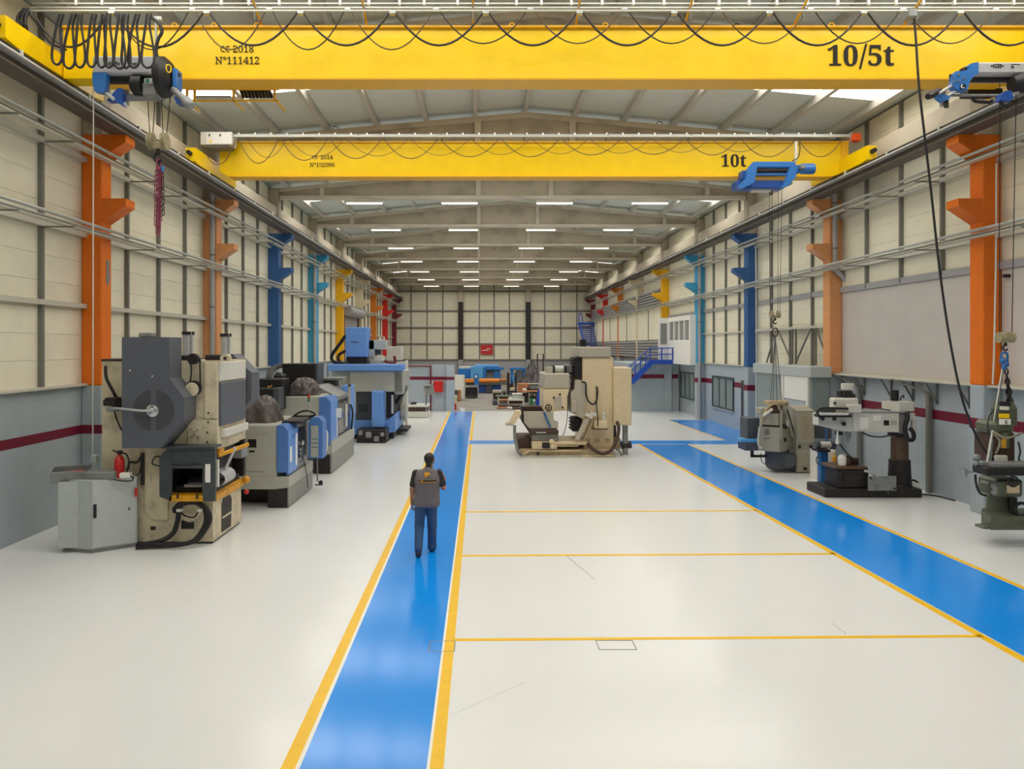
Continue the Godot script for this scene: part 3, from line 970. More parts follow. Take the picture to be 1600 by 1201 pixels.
	var l2 := [385, 450, 540, 640, 735, 830, 920, 1018, 1110, 1200]
	for i in l2.size() - 1:
		obj("cable_loop", nb().tube(sag(P(l2[i] + 2, 217, 20.62), P(l2[i + 1] - 2, 217, 20.62), 0.52 - 0.02 * i, 12), 0.008, 5), m.cablethin, g)
	hoists()

func hoists() -> void:
	# large hoist of the near crane
	var h := thing("hoist", "large hoist with black gear case at the left of the near crane", "hoist", P(205, 150, 12.9), "hoists under the cranes")
	var hh := obj("housing", nb().pb(143.7, 242, 87, 115, 12.75, 13.3, 0.03), m.silver, h)
	text("•GH•", "Droid Serif", 700, 0.075, P(176, 100, 12.745), m.ink, hh)
	text("10t", "Droid Serif", 400, 0.05, P(209, 100, 12.745), m.ink, hh)
	obj("drum", nb().cyl(P(150, 120, 13.0), P(243, 120, 13.0), 0.13), m.iron, h)
	obj("trolley_plate", nb().pp([[144, 114], [166, 114], [166, 122], [164.5, 140], [160, 145], [148, 143], [144, 127]], 12.72, 12.85), m.hoistblue, h)
	obj("trolley_bracket", nb().pp([[167, 156], [184, 137], [191, 138], [191, 151], [193, 164], [186, 162], [181, 157], [168, 158]], 12.75, 12.9), m.deepblue, h)
	obj("axle", nb().cyl(P(162, 143, 12.85), P(177, 154, 12.6), 0.03), m.silver, h)
	obj("cross_bar", nb().cyl(P(188, 152.5, 12.95), P(246, 152.5, 12.95), 0.06), m.boxgrey, h)
	obj("motor", nb().lathe(P(205, 133, 12.85), P(224, 133, 12.85) - P(205, 133, 12.85), [[0.0, 0.0], [0.1, 0.0], [0.16, 0.2], [0.16, 1.0], [0.0, 1.0]], 16), m.rubber, h)
	obj("motor_housing", nb().pb(221, 246, 127, 149, 12.75, 13.1, 0.03), m.boxgrey, h)
	var tx := obj("terminal_box", nb().pb(224, 240, 121.5, 130, 12.7, 12.9, 0.02), m.silver, h)
	obj("label", nb().pb(227.5, 232.5, 122.5, 129, 12.69, 12.7, 0.001), m.green, tx)
	var ax := P(271, 121, 12.85) - P(249, 121, 12.85)
	obj("tow_arm", nb().pb(241.5, 244.5, 33, 88, 12.8, 12.84, 0.004).pb(236, 252, 25, 31, 12.8, 12.86, 0.006), m.galv, h)
	obj("hose", nb().hose([[236, 26, 12.75], [249, 38, 12.72], [253, 50, 12.72], [247, 62, 12.72], [244, 80, 12.72], [247, 92, 12.72]], 0.03), m.rubber, h)
	obj("end_plate", nb().pb(240, 246, 88, 113, 12.7, 12.75, 0.006), m.hoistblue, h)
	obj("gear_case", nb().lathe(P(249, 121, 12.85), ax, [[0.0, 0.0], [0.32, 0.0], [0.35, 0.15], [0.345, 0.5], [0.27, 0.85], [0.2, 1.0], [0.0, 1.0]], 24), m.rubber, h)
	obj("emblem_ring", nb().torus(P(263.5, 107, 12.56), Vector3(0.75, 0.3, 0.6), 0.045, 0.011, 16, 5, Vector3(0, 0.02, 0)), m.yellow, h)
	obj("end_plate", nb().pb(269, 276, 106, 136, 12.75, 13.0, 0.01), m.hoistblue, h)
	obj("knob", nb().cyl(P(276, 117, 12.85), P(281, 117, 12.85), 0.035), m.black, h)
	obj("travel_motor", nb().cyl(P(271, 140, 12.8), P(290, 157, 12.6), 0.06).lathe(P(290, 157, 12.6), P(299, 166, 12.5) - P(290, 157, 12.6), [[0.0, 0.0], [0.085, 0.0], [0.085, 0.8], [0.06, 1.0], [0.0, 1.0]]), m.boxgrey, h)
	obj("trolley_bracket", nb().pp([[271, 151], [287, 150], [288, 158], [283, 163], [276, 162]], 12.7, 12.85), m.deepblue, h)
	for r in [[230.5, 234.5], [242.5, 238.5], [252, 255], [266, 260]]: obj("rope", nb().tube([P(r[0], 152, 13.0), P(r[1], 214, 13.0)], 0.008, 5), m.iron, h)
	hook_block(h, P(247, 221, 13.0), 0.24, 0.15)
	# chain sling on that hook
	var cs := thing("chain_sling", "dark pink chain sling hanging from the large hook at left", "chain", P(247, 370, 13.0))
	obj("ring", nb().torus(P(248, 256, 12.98), Vector3(1, 0, 0.3), 0.05, 0.014, 14, 5, Vector3(0, 0.03, 0)), m.pink, cs)
	obj("shackle", nb().pb(243, 250, 260, 266, 12.93, 13.0, 0.015), m.pink, cs)
	obj("shackle", nb().pb(251, 255, 258, 268, 12.95, 13.02, 0.012), m.hoistblue, cs)
	for c in [[242.5, 352], [245, 365], [247.5, 369], [249.5, 362], [251.5, 345]]:
		obj("chain", chain(P(c[0] + 1, 266, 12.97), P(c[0], c[1], 12.97), 0.055, 0.009), m.pink, cs)
	obj("chain", chain(P(254, 268, 12.97), P(255, 336, 12.97), 0.06, 0.011), m.iron, cs)
	# small hoist of the near crane
	var k := thing("hoist", "silver hoist with blue end plates at the right of the near crane", "hoist", P(1560, 160, 12.9), "hoists under the cranes")
	var kh := obj("housing", nb().pb(1526, 1655, 96.5, 115, 12.75, 13.25, 0.03), m.silver, k)
	text("•GH•", "Droid Serif", 700, 0.07, P(1558.5, 103, 12.745), m.ink, kh)
	text("5t", "Droid Serif", 400, 0.045, P(1582, 104.5, 12.745), m.ink, kh)
	obj("label_line", nb().pb(1580, 1594, 100, 100.8, 12.745, 12.75, 0.0), m.ink, kh)
	obj("trolley_plate", nb().pp([[1526.5, 97], [1517, 99], [1514.5, 102], [1514.5, 107], [1507, 110.5], [1494, 111], [1490.5, 116], [1491, 125], [1488, 130], [1490, 135], [1497, 141], [1511, 141], [1514, 134], [1516, 126], [1521, 119.5], [1529, 114.5], [1529, 97]], 12.7, 12.84), m.hoistblue, k)
	obj("knob", nb().pb(1506, 1516, 103.5, 111, 12.75, 12.9, 0.02), m.black, k)
	obj("knob", nb().cyl(P(1484, 118, 12.8), P(1491, 118, 12.8), 0.025), m.black, k)
	obj("wheel_hub", nb().cyl(P(1504.5, 135, 12.66), P(1504.5, 135, 12.7), 0.045), m.black, k)
	obj("wheel_hub", nb().torus(P(1504.5, 135, 12.66), Vector3(0, 0, 1), 0.026, 0.009), m.white, k)
	for q in [[1498, 116], [1507, 122], [1499.5, 126], [1493, 127]]: obj("bolt", nb().cyl(P(q[0], q[1], 12.67), P(q[0], q[1], 12.7), 0.016), m.chrome, k)
	obj("rail_tube", nb().cyl(P(1491, 131, 12.8), P(1467, 146, 12.5), 0.025), m.silver, k)
	obj("rail_tube", nb().cyl(P(1496, 141, 12.8), P(1480, 150, 12.6), 0.022), m.silver, k)
	obj("travel_motor", nb().lathe(P(1450, 151, 12.4), P(1466, 142, 12.6) - P(1450, 151, 12.4), [[0.0, 0.0], [0.05, 0.0], [0.065, 0.3], [0.06, 1.0], [0.0, 1.0]]), m.iron, k)
	obj("trolley_bracket", nb().pp([[1467, 141], [1470, 146], [1486, 150], [1483, 155], [1477, 157], [1470, 152], [1466, 147]], 12.6, 12.75), m.hoistblue, k)
	for px in [1477, 1481]: obj("guide_post", nb().pb(px, px + 1.6, 156, 168, 12.65, 12.7, 0.002), m.iron, k)
	obj("drum", nb().cyl(P(1516, 120, 13.0), P(1650, 120, 13.0), 0.1), m.iron, k)
	obj("cross_bar", nb().cyl(P(1484, 149, 12.85), P(1570, 149, 12.85), 0.022), m.boxgrey, k)
	obj("counterweight", nb().pb(1514, 1568, 137, 147, 13.9, 14.2, 0.02), m.iron, k)
	obj("gear_case", nb().lathe(P(1580, 131, 12.8), P(1625, 128, 12.8) - P(1580, 131, 12.8), [[0.0, 0.0], [0.12, 0.0], [0.17, 0.3], [0.17, 1.0], [0.0, 1.0]]), m.rubber, k)
	obj("trolley_bracket", nb().pp([[1563, 156], [1566, 147], [1571, 142], [1580, 141], [1584, 152], [1579, 157]], 12.65, 12.8), m.deepblue, k)
	obj("cable_coil", nb().torus(P(1571, 156, 12.75), Vector3(0.3, 0, 1), 0.12, 0.02), m.rubber, k)
	obj("cable_coil", nb().hose([[1519, 150, 12.9], [1522, 157, 12.9], [1532, 159, 12.9], [1548, 159, 12.9], [1555, 153, 12.9]], 0.03), m.rubber, k)
	obj("valve", nb().pb(1553, 1559, 150, 158, 12.85, 12.95), m.olive, k)
	obj("rail_tube", nb().cyl(P(1583, 147, 12.8), P(1618, 131, 12.8), 0.025), m.silver, k)
	for r in [[1562, 1561.5], [1588, 1581]]: obj("rope", nb().tube([P(r[0], 130, 13.3), P(r[1], 525, 13.6)], 0.008, 5), m.iron, k)
	hook_block(k, P(1571, 527, 13.6), 0.2, 0.1)
	# hoist of the far crane
	var j := thing("hoist", "blue open-drum hoist at the right of the far crane", "hoist", P(1205, 296, 20.6), "hoists under the cranes")
	obj("top_bar", nb().pb(1178, 1243, 252, 262, 20.4, 20.8, 0.03), m.hoistblue, j)
	obj("drum", nb().cyl(P(1181, 267, 20.55), P(1238, 267, 20.55), 0.11), m.iron, j)
	obj("lower_bar", nb().pb(1180, 1240, 270.5, 273.5, 20.4, 20.5, 0.01), m.hoistblue, j)
	obj("side_arm", nb().pp([[1178, 252], [1184, 256], [1179, 285], [1160, 294], [1153, 291.5], [1166, 278], [1168, 264]], 20.3, 20.45), m.hoistblue, j)
	obj("side_box", nb().pb(1159, 1170, 266, 281, 20.45, 20.75, 0.02), m.deepblue, j)
	obj("base_plate", nb().pb(1151, 1226, 281.5, 294, 20.5, 20.95, 0.02), m.deepblue, j)
	obj("side_arm", nb().pp([[1236, 260], [1243, 252], [1244, 276], [1232, 290], [1221, 293], [1227, 283]], 20.3, 20.45), m.hoistblue, j)
	obj("motor", nb().lathe(P(1248, 264, 20.5), P(1272, 264, 20.5) - P(1248, 264, 20.5), [[0.0, 0.0], [0.1, 0.0], [0.14, 0.15], [0.15, 0.2], [0.15, 0.95], [0.13, 1.0], [0.0, 1.0]]), m.hoistblue, j)
	obj("terminal_box", nb().pb(1252, 1259, 257, 263, 20.25, 20.4, 0.01), m.boxgrey, j)
	obj("coupling", nb().pb(1242, 1249, 257, 271, 20.4, 20.7, 0.02), m.hoistblue, j)
	obj("tray", nb().pb(1176, 1205, 294, 299, 20.6, 20.8, 0.01), m.offwhite, j)
	obj("tow_arm", nb().pb(1242.5, 1246, 221, 252, 20.5, 20.56, 0.004), m.offwhite, j)
	obj("cable", nb().hose([[1249, 219, 20.55], [1250, 232, 20.5], [1247, 246, 20.45], [1238, 251, 20.45]], 0.014), m.rubber, j)
	for r in [[1202, 1203], [1206, 1206.5], [1216, 1215.5], [1222, 1218.5]]: obj("rope", nb().tube([P(r[0], 290, 20.7), P(r[1], 489, 21.0)], 0.007, 5), m.iron, j)
	hook_block(j, P(1211, 491, 21.0), 0.2, 0.11)
	# cage of resistors under the near crane
	var c := thing("service_cage", "yellow framed cage under the near crane's girder, near its left hoist", "cage", P(362, 157, 14.2))
	for py in [137.5, 155.5]: obj("rail", nb().pb(290, 435, py, py + 2.5, 13.9, 13.94, 0.004).pb(290, 435, py, py + 2.5, 14.5, 14.54, 0.004), m.yellow2, c)
	for px in [290, 302, 363, 427]: obj("post", nb().pb(px, px + 3, 136, 158, 13.9, 13.95, 0.004), m.yellow2, c)
	for px in [290, 363, 430]: obj("cross_rail", nb().pb(px, px + 4, 156, 158, 13.9, 14.5, 0.004), m.yellow2, c)
	obj("resistor_box", nb().pb(304, 361, 149, 154, 14.05, 14.3, 0.02), m.silver, c)
	for i in 9: obj("resistor_plate", nb().bar(P(376 + i * 5.5, 140, 14.1), P(381 + i * 5.5, 153, 14.1), 0.02, 0.06), m.iron, c)
	# pendant cable of the near crane
	var pc := thing("pendant_cable", "long dark control cable hanging from the near crane at right", "cable", P(1500, 716, 13.4))
	obj("trolley", nb().pb(1421, 1435, 13, 26, 12.75, 12.95, 0.02), m.boxgrey, pc)
	obj("cable", nb().hose([[1428, 24, 12.85], [1431, 60, 12.85], [1436, 135, 12.85], [1445, 215, 12.9], [1456, 310, 13.0], [1468, 420, 13.1], [1484, 530, 13.2], [1504, 625, 13.3], [1530, 690, 13.35], [1552, 718, 13.4]], 0.02, 6, 8), m.rubber, pc)

# ------------------------------------------------------------------ draped covers
func drape(c: Vector3, rx: float, rz: float, h: float, folds: int, sd: int, peak := 0.75, edge := 1.9) -> B:
	var fn := FastNoiseLite.new()
	fn.seed = sd
	fn.frequency = 1.6
	var f := func(u: float, v: float) -> Vector3:
		var a := TAU * u
		var q := pow(v, peak)
		var w := 1.0 + 0.22 * fn.get_noise_3d(cos(a) * 1.3, sin(a) * 1.3, v * 1.2 + sd)
		var crease: float = 1.0 - minf(1.0, 3.0 * absf(fn.get_noise_3d(cos(a) * 1.1 + v * 1.5, sin(a) * 1.1 - sd, v * 2.2)))
		w += 0.075 * crease + 0.05 * (1.0 - pow(absf(sin(a * folds * 0.5 + sd + 2.0 * v)), 0.5)) * v
		var sq: float = 1.0 / pow(pow(absf(cos(a)), 3.0) + pow(absf(sin(a)), 3.0), 1.0 / 3.0)
		var y := h * (1.0 - pow(v, edge)) + 0.05 * h * crease + 0.14 * h * fn.get_noise_2d(cos(a) * 3.0 * v, sin(a) * 3.0 * v + sd) * (1.0 - v)
		return c + Vector3(cos(a) * rx * q * w * sq, y, sin(a) * rz * q * w * sq)
	return nb().surf(56, 18, f, c + Vector3(0, h * 0.35, 0))

func left_side() -> void:
	press()
	var c := thing("electrical_cabinet", "pale grey low electrical cabinet beside the big press", "cabinet", V(-6.8, 0, 13.3))
	obj("body", nb().prism("xd", [[-7.4, 13.0], [-6.79, 12.86], [-6.2, 13.3], [-6.25, 13.44], [-6.96, 13.44], [-6.98, 13.9], [-7.4, 13.9]], 0.07, 1.27), m.cabinet, c)
	obj("plinth", nb().prism("xd", [[-7.37, 13.02], [-6.79, 12.89], [-6.24, 13.3], [-6.28, 13.42], [-6.98, 13.42], [-7.0, 13.88], [-7.37, 13.88]], 0.0, 0.07), m.boxgrey, c)
	var dr := Vector3(0.59, 0, -0.44).normalized()
	var nr := Vector3(0.44, 0, 0.59).normalized() * 0.008
	var a := V(-6.785, 0.67, 12.864) + dr * 0.355 + nr
	var cdoor := obj("door", nb().obox(Transform3D(Basis(dr, Vector3.UP, dr.cross(Vector3.UP)), a), Vector3(0.71, 1.16, 0.02), 0.006), m.cabinet, c)
	obj("handle", nb().obox(Transform3D(Basis(dr, Vector3.UP, dr.cross(Vector3.UP)), a - dr * 0.31 + Vector3(0, 0.07, 0) + nr * 2.4), Vector3(0.05, 0.24, 0.025), 0.006), m.black, cdoor)
	obj("lock", nb().obox(Transform3D(Basis(dr, Vector3.UP, dr.cross(Vector3.UP)), a + dr * 0.24 + Vector3(0, 0.04, 0) + nr * 2), Vector3(0.03, 0.05, 0.02), 0.004), m.slate, cdoor)
	obj("door", nb().obox(Transform3D(Basis(Vector3(0, 1, 0), 0.225), V(-7.09, 0.67, 12.925)), Vector3(0.58, 1.16, 0.02), 0.006), m.cabinet, c)
	obj("switch", nb().pb(210, 214, 762, 776, 13.2, 13.24, 0.008), m.red, c)
	var tb := thing("parts_tray", "open grey metal tray with red parts on the low cabinet", "tray", P(112, 752, 12.9))
	var tx := Transform3D(Basis(Vector3(0, 1, 0), 0.35) * Basis(Vector3(1, 0, 0), 0.12), P(112, 741, 13.15))
	for q in [[Vector3(0, -0.09, 0), Vector3(0.58, 0.02, 0.4)], [Vector3(0, 0, 0.2), Vector3(0.6, 0.2, 0.015)], [Vector3(0, 0, -0.2), Vector3(0.6, 0.2, 0.015)], [Vector3(0.3, 0, 0), Vector3(0.015, 0.2, 0.4)], [Vector3(-0.3, 0, 0), Vector3(0.015, 0.2, 0.4)]]:
		obj("side" if q[1].y > 0.1 else "bottom", nb().obox(tx * Transform3D(Basis(), q[0]), q[1], 0.004), m.boxgrey, tb)
	obj("rim", nb().tube([tx * Vector3(-0.3, 0.1, 0.2), tx * Vector3(0.3, 0.1, 0.2), tx * Vector3(0.3, 0.1, -0.2), tx * Vector3(-0.3, 0.1, -0.2), tx * Vector3(-0.3, 0.1, 0.2)], 0.014, 6), m.boxgrey, tb)
	solo("red_part", nb().obox(tx * Transform3D(Basis(Vector3(0, 1, 0), 0.3), Vector3(0.1, -0.01, 0.02)), Vector3(0.26, 0.14, 0.2), 0.03), m.red, "dull red block lying inside the open grey tray", "machine part")
	var fb := thing("steel_block", "flat grey ribbed steel block on the low cabinet top", "metal block", P(153, 750, 13.1))
	obj("body", nb().pb(127, 178, 737, 749.5, 13.0, 13.3, 0.02), m.boxgrey, fb)
	obj("lug", nb().pb(146, 158, 734.5, 738, 13.1, 13.2, 0.01), m.boxgrey, fb)
	var ex := thing("fire_extinguisher", "red fire extinguisher standing on the low cabinet top", "extinguisher", P(186, 748, 13.2))
	obj("cylinder", nb().lathe(P(186.5, 748, 13.2), Vector3(0, 0.44, 0), [[0.0, 0.0], [0.08, 0.0], [0.085, 0.05], [0.085, 0.78], [0.06, 0.9], [0.025, 0.97], [0.025, 1.0], [0.0, 1.0]], 18), m.red, ex)
	obj("valve", nb().pb(182, 190, 704, 710, 13.17, 13.23, 0.01).bar(P(183, 706, 13.2), P(176, 703, 13.2), 0.02, 0.02), m.iron, ex)
	obj("hose", nb().hose([[189, 707, 13.2], [198, 710, 13.17], [201, 722, 13.15], [198, 738, 13.12]], 0.014), m.rubber, ex)
	var gg := thing("plug_box", "small white plug box with a cable on the low cabinet", "plug box", P(194, 748, 13.1))
	obj("body", nb().pb(186, 202, 739, 747.5, 12.98, 13.1, 0.012), m.white, gg)
	obj("cable", nb().hose([[202, 743, 13.04], [208, 746, 13.0], [205, 751, 12.98], [190, 751, 12.95], [178, 749, 12.98]], 0.012), m.rubber, gg)
	var hc := thing("pull_cord", "thin pale cord with a grey switch hanging beside the orange column at left", "cord", P(145, 722, 13.6))
	obj("cord", nb().tube([P(146, 90, 13.6), P(145, 712, 13.6)], 0.012, 6), m.offwhite, hc)
	obj("switch", nb().pb(141, 150, 711, 723, 13.55, 13.68, 0.012), m.cabinet, hc)
	machining_centres()

func press() -> void:
	var t := thing("power_press", "tall beige power press with a dark grey flywheel guard", "press", V(-5.9, 0, 14.3))
	var body := obj("body", nb().prism("xy", [[-6.93, 0.04], [-4.9, 0.04], [-4.9, 0.86], [-5.72, 0.86], [-5.72, 1.74], [-4.81, 1.74], [-4.81, 3.36], [-6.93, 3.36]], 13.5, 15.1), m.pressbeige, t)
	obj("foot", nb().box(-6.9, -4.92, 0, 0.05, 13.52, 15.08), m.castblack, t)
	obj("top_edge", nb().box(-6.95, -5.6, 3.35, 3.39, 13.48, 15.1, 0.01), m.castblack, t)
	obj("side_plate", nb().pp([[226, 700], [262, 700], [262, 812], [240, 812], [226, 798]], 13.46, 13.5), m.pressbeige, t)
	obj("head_plate", nb().pb(293, 340, 655, 697, 13.465, 13.5, 0.01), m.pressbeige, t)
	obj("head_plate", nb().pb(319, 340, 566, 654, 13.46, 13.5, 0.01), m.pressbeige, t)
	for q in [[325.5, 645], [325, 659.5], [324, 675], [324, 690], [298, 671.5], [303, 674.5], [308, 671.5], [298, 683], [303, 680], [309, 682.5]]:
		obj("bolt", nb().cyl(P(q[0], q[1], 13.43), P(q[0], q[1], 13.47), 0.018 if q[0] > 320 else 0.012, -1, 8), m.iron, t)
	var g := obj("flywheel_guard", nb().pp([[190.3, 526.6], [264, 526.6], [264, 590.7], [287.6, 620.7], [287.6, 655.6], [250, 700], [190.3, 700]], 12.95, 13.5), m.guard, t)
	var c := P(239.5, 640.5, 12.945)
	for s in [-1, 1]:
		var pts := []
		for i in 15:
			var a := -PI / 2 + 0.15 + (PI - 0.3) * i / 14.0
			pts.append([c.x + s * cos(a) * 0.36, c.y + sin(a) * 0.36])
		obj("guard_window", nb().prism("xy", pts, 12.942, 12.955), m.guarddark, g)
	obj("shaft_hub", nb().lathe(P(239.5, 641, 12.95), Vector3(0, 0, 0.14), [[0.11, 0.0], [0.11, 0.3], [0.085, 0.35], [0.085, 0.6], [0.05, 0.65], [0.05, 1.0], [0.0, 1.0]], 20), m.chrome, g)
	obj("air_line", nb().hose([[240, 641, 12.8], [222, 641.5, 12.8], [205, 640, 12.85], [186, 638, 13.0], [170, 637, 13.3]], 0.022), m.silver, g)
	obj("guard_lid", nb().pb(216, 237, 519.5, 526.6, 13.1, 13.3, 0.015), m.boxgrey, g)
	for q in [[238, 588], [203, 579]]: obj("bolt", nb().sph(P(q[0], q[1], 12.95), 0.02), m.chrome, g)
	obj("sensor_bracket", nb().pb(160, 183, 624, 634, 13.2, 13.5, 0.02), m.iron, t)
	obj("sensor_bracket", nb().pb(165, 181, 636, 643, 13.2, 13.5, 0.02), m.boxgrey, t)
	obj("sensor_cap", nb().pb(163, 182, 621, 625, 13.2, 13.4, 0.015), m.castblack, t)
	obj("hose", nb().hose([[165, 572, 13.4], [166, 590, 13.35], [176, 610, 13.35], [187, 630, 13.4]], 0.028), m.rubber, t)
	obj("hose", nb().hose([[178, 640, 13.4], [183, 656, 13.4], [190, 672, 13.4]], 0.014), m.rubber, t)
	for q in [[285.5, 303, 518, 560, 14.3], [344.5, 361, 521, 563, 14.6]]:
		var a := P((q[0] + q[1]) / 2, q[3], q[4])
		var hgt: float = P(0, q[2], q[4]).y - a.y
		var r: float = (q[1] - q[0]) * q[4] / 2300.0
		obj("air_cylinder", nb().cyl(a, a + Vector3(0, hgt - 0.05, 0), r * 0.9, -1, 18), m.silver, t)
		obj("cylinder_cap", nb().cyl(a + Vector3(0, hgt - 0.06, 0), a + Vector3(0, hgt, 0), r * 1.08, -1, 18), m.black, t)
		obj("tie_rod", nb().tube([a + Vector3(r * 0.8, 0, r * 0.7), a + Vector3(r * 0.8, hgt, r * 0.7)], 0.012), m.chrome, t)
	obj("eye_bracket", nb().pp([[344, 564], [344, 557], [348, 553], [355, 553], [359, 557], [359, 564]], 13.5, 13.6), m.pressbeige, t)
	obj("eye_bolt", nb().cyl(P(351.5, 559.5, 13.46), P(351.5, 559.5, 13.5), 0.03), m.iron, t)
	obj("top_valve_block", nb().pb(277, 296, 555, 565, 13.6, 14.0, 0.02).pb(320, 344, 554, 564, 13.7, 14.3, 0.02), m.castblack, t)
	obj("pulley", nb().lathe(P(304, 560.5, 13.45), Vector3(0, 0, 0.1), [[0.0, 0.0], [0.1, 0.0], [0.1, 0.3], [0.085, 0.5], [0.1, 0.7], [0.1, 1.0], [0.03, 1.0], [0.03, 1.3], [0.0, 1.3]], 18), m.iron, t)
	obj("pulley", nb().lathe(P(304, 606, 13.45), Vector3(0, 0, 0.1), [[0.0, 0.0], [0.14, 0.0], [0.14, 0.3], [0.12, 0.5], [0.14, 0.7], [0.14, 1.0], [0.0, 1.0]], 18), m.iron, t)
	obj("pulley_cover", nb().lathe(P(300, 608, 13.36), Vector3(0, 0, 0.04), [[0.13, 0.0], [0.12, 0.7], [0.0, 1.0]], 18), m.pressbeige, t)
	obj("belt", nb().hose([[296, 562, 13.38], [299, 578, 13.38], [297, 597, 13.38]], 0.015), m.rubber, t)
	obj("belt", nb().hose([[312.5, 561, 13.38], [312.5, 578, 13.38], [313, 604, 13.38]], 0.015), m.rubber, t)
	obj("nameplate", nb().box(-4.81, -4.77, 2.98, 3.33, 13.52, 15.0, 0.01), m.offwhite, t)
	obj("front_panel", nb().box(-4.82, -4.76, 2.15, 2.95, 13.55, 14.95, 0.012), m.guard, t)
	obj("front_strip", nb().box(-4.81, -4.72, 1.93, 2.08, 13.65, 15.0, 0.012), m.offwhite, t)
	obj("ram", nb().box(-5.3, -4.82, 1.62, 2.12, 13.62, 13.9, 0.02), m.myellow, t)
	obj("ram", nb().box(-5.3, -4.83, 1.7, 2.12, 13.95, 14.8, 0.02), m.pressbeige, t)
	obj("ram_face", nb().box(-5.6, -4.95, 1.5, 1.74, 13.65, 14.9, 0.02), m.iron, t)
	obj("rear_guard", nb().pp([[354, 553], [364, 553], [384, 574], [393, 582], [393, 624], [376, 642], [356, 642]], 15.15, 15.7), m.guard, t)
	# throat: bed, tooling and the sheet steel guard round it
	obj("bed", nb().box(-5.72, -4.88, 0.80, 0.92, 13.45, 15.1, 0.015), m.myellow, t)
	obj("bolster", nb().box(-5.65, -4.9, 0.92, 1.04, 13.6, 15.0, 0.015), m.iron, t)
	obj("tool_plate", nb().pb(287, 315, 757, 761, 13.55, 13.8, 0.01), m.silver, t)
	obj("die_set", nb().box(-5.7, -5.05, 1.04, 1.68, 14.2, 15.0, 0.02), m.castblack, t)
	obj("throat_lining", nb().box(-5.73, -5.69, 0.93, 1.73, 13.52, 15.05), m.castblack, t)
	obj("tool_block", nb().box(-5.5, -5.0, 1.04, 1.15, 13.8, 14.7, 0.02), m.castblack, t)
	var gf := obj("throat_guard", nb().pb(264, 320, 700, 732, 13.22, 13.26, 0.006), m.guardgreen, t)
	obj("guard_post", nb().pb(316, 336, 700, 783, 13.2, 13.27, 0.008), m.guardgreen, gf)
	obj("guard_post", nb().pp([[262, 700], [268, 700], [268, 783], [249, 776], [249, 713]], 13.2, 13.26), m.guardgreen, gf)
	obj("guard_rail", nb().pb(252, 336, 697, 701, 13.15, 13.5, 0.008), m.guardgreen, gf)
	obj("guard_sill", nb().pb(264, 318, 774, 783.5, 13.2, 13.4, 0.008), m.myellow, gf)
	obj("guard_tube", nb().cyl(P(268, 729, 13.18), P(318, 729, 13.18), 0.02), m.guardgreen, gf)
	for px in [277, 307.5]: obj("hinge", nb().pb(px - 1.5, px + 1.5, 772, 779, 13.17, 13.2, 0.004), m.castblack, gf)
	obj("label", nb().pb(320.5, 328.5, 725, 753.5, 13.19, 13.2, 0.001), m.paper, gf)
	obj("guard_side", nb().box(-4.9, -4.86, 1.0, 1.75, 13.27, 13.6, 0.006), m.guardgreen, gf)
	obj("light_curtain", nb().box(-4.84, -4.78, 1.05, 1.55, 13.45, 13.5, 0.006), m.white, t)
	obj("feed_beam", nb().bar(V(-4.8, 1.62, 13.5), V(-4.5, 1.72, 14.3), 0.05, 0.07, 0.01), m.myellow, t)
	obj("prop_rod", nb().tube([P(348, 740, 13.9), P(367, 699, 13.9)], 0.032, 9), m.silver, t)
	obj("rolled_sheet", nb().surf(14, 4, func(u: float, v: float) -> Vector3: return V(-4.95 + 0.24 * sin(u * 2.4 + 0.2), 1.06 + 0.16 * cos(u * 2.4 + 0.2) + 0.1, 13.6 + v * 0.6), V(-5.0, 0.9, 13.9)), m.silver, t)
	obj("far_guard", nb().box(-5.4, -4.86, 0.95, 1.75, 15.15, 15.25, 0.01), m.castblack, t)
	obj("far_bin", nb().pb(362, 378, 698, 716, 14.9, 15.3, 0.015), m.boxgrey, t)
	obj("bed_front", nb().box(-4.89, -4.83, 0.78, 0.9, 13.5, 15.05, 0.008), m.myellow, t)
	obj("bed_button", nb().sph(V(-4.76, 0.66, 15.0), 0.05), m.red, t)
	obj("bed_lamp", nb().sph(V(-4.78, 0.9, 15.05), 0.08), m.myellow, t)
	obj("opening", nb().prism("dy", [[13.95, 0.1], [14.45, 0.1], [14.5, 0.62], [14.4, 0.72], [14.05, 0.72], [13.95, 0.62]], -4.91, -4.888), m.castblack, t)
	obj("opening_shelf", nb().box(-4.895, -4.87, 0.36, 0.39, 13.95, 14.47), m.pressbeige, t)
	obj("opening", nb().pb(283, 303, 813, 826, 13.49, 13.5, 0.002), m.castblack, t)
	obj("opening", nb().pb(235, 243, 822, 828, 13.49, 13.5, 0.002), m.castblack, t)
	obj("cover_plate", nb().lathe(P(297, 798, 13.5), Vector3(0, 0, 0.04), [[0.2, 0.0], [0.2, 0.6], [0.17, 1.0], [0.0, 1.0]], 24), m.pressbeige, t)
	for px in [279, 312]: obj("hose_clamp", nb().pb(px - 4, px + 4, 795, 800, 13.3, 13.5, 0.01), m.offwhite, t)
	obj("gauge", nb().cyl(P(316, 832, 13.44), P(316, 832, 13.5), 0.05), m.white, t)
	for i in 3:
		var o := i * 3.0
		obj("hose", nb().hose([[279 - o, 800, 13.4], [279 - o, 793, 13.36], [288, 787 - o * 0.6, 13.34], [306, 786 - o * 0.5, 13.34], [318 + o, 795, 13.34], [321 + o * 1.3, 812, 13.32], [314 + o, 830, 13.28], [300 + o, 845, 13.2], [275, 850 + o * 0.4, 13.15], [235, 850 + o * 0.6, 13.12], [213, 852 + o * 0.5, 13.12]], 0.034, 5, 7), m.rubber, t)
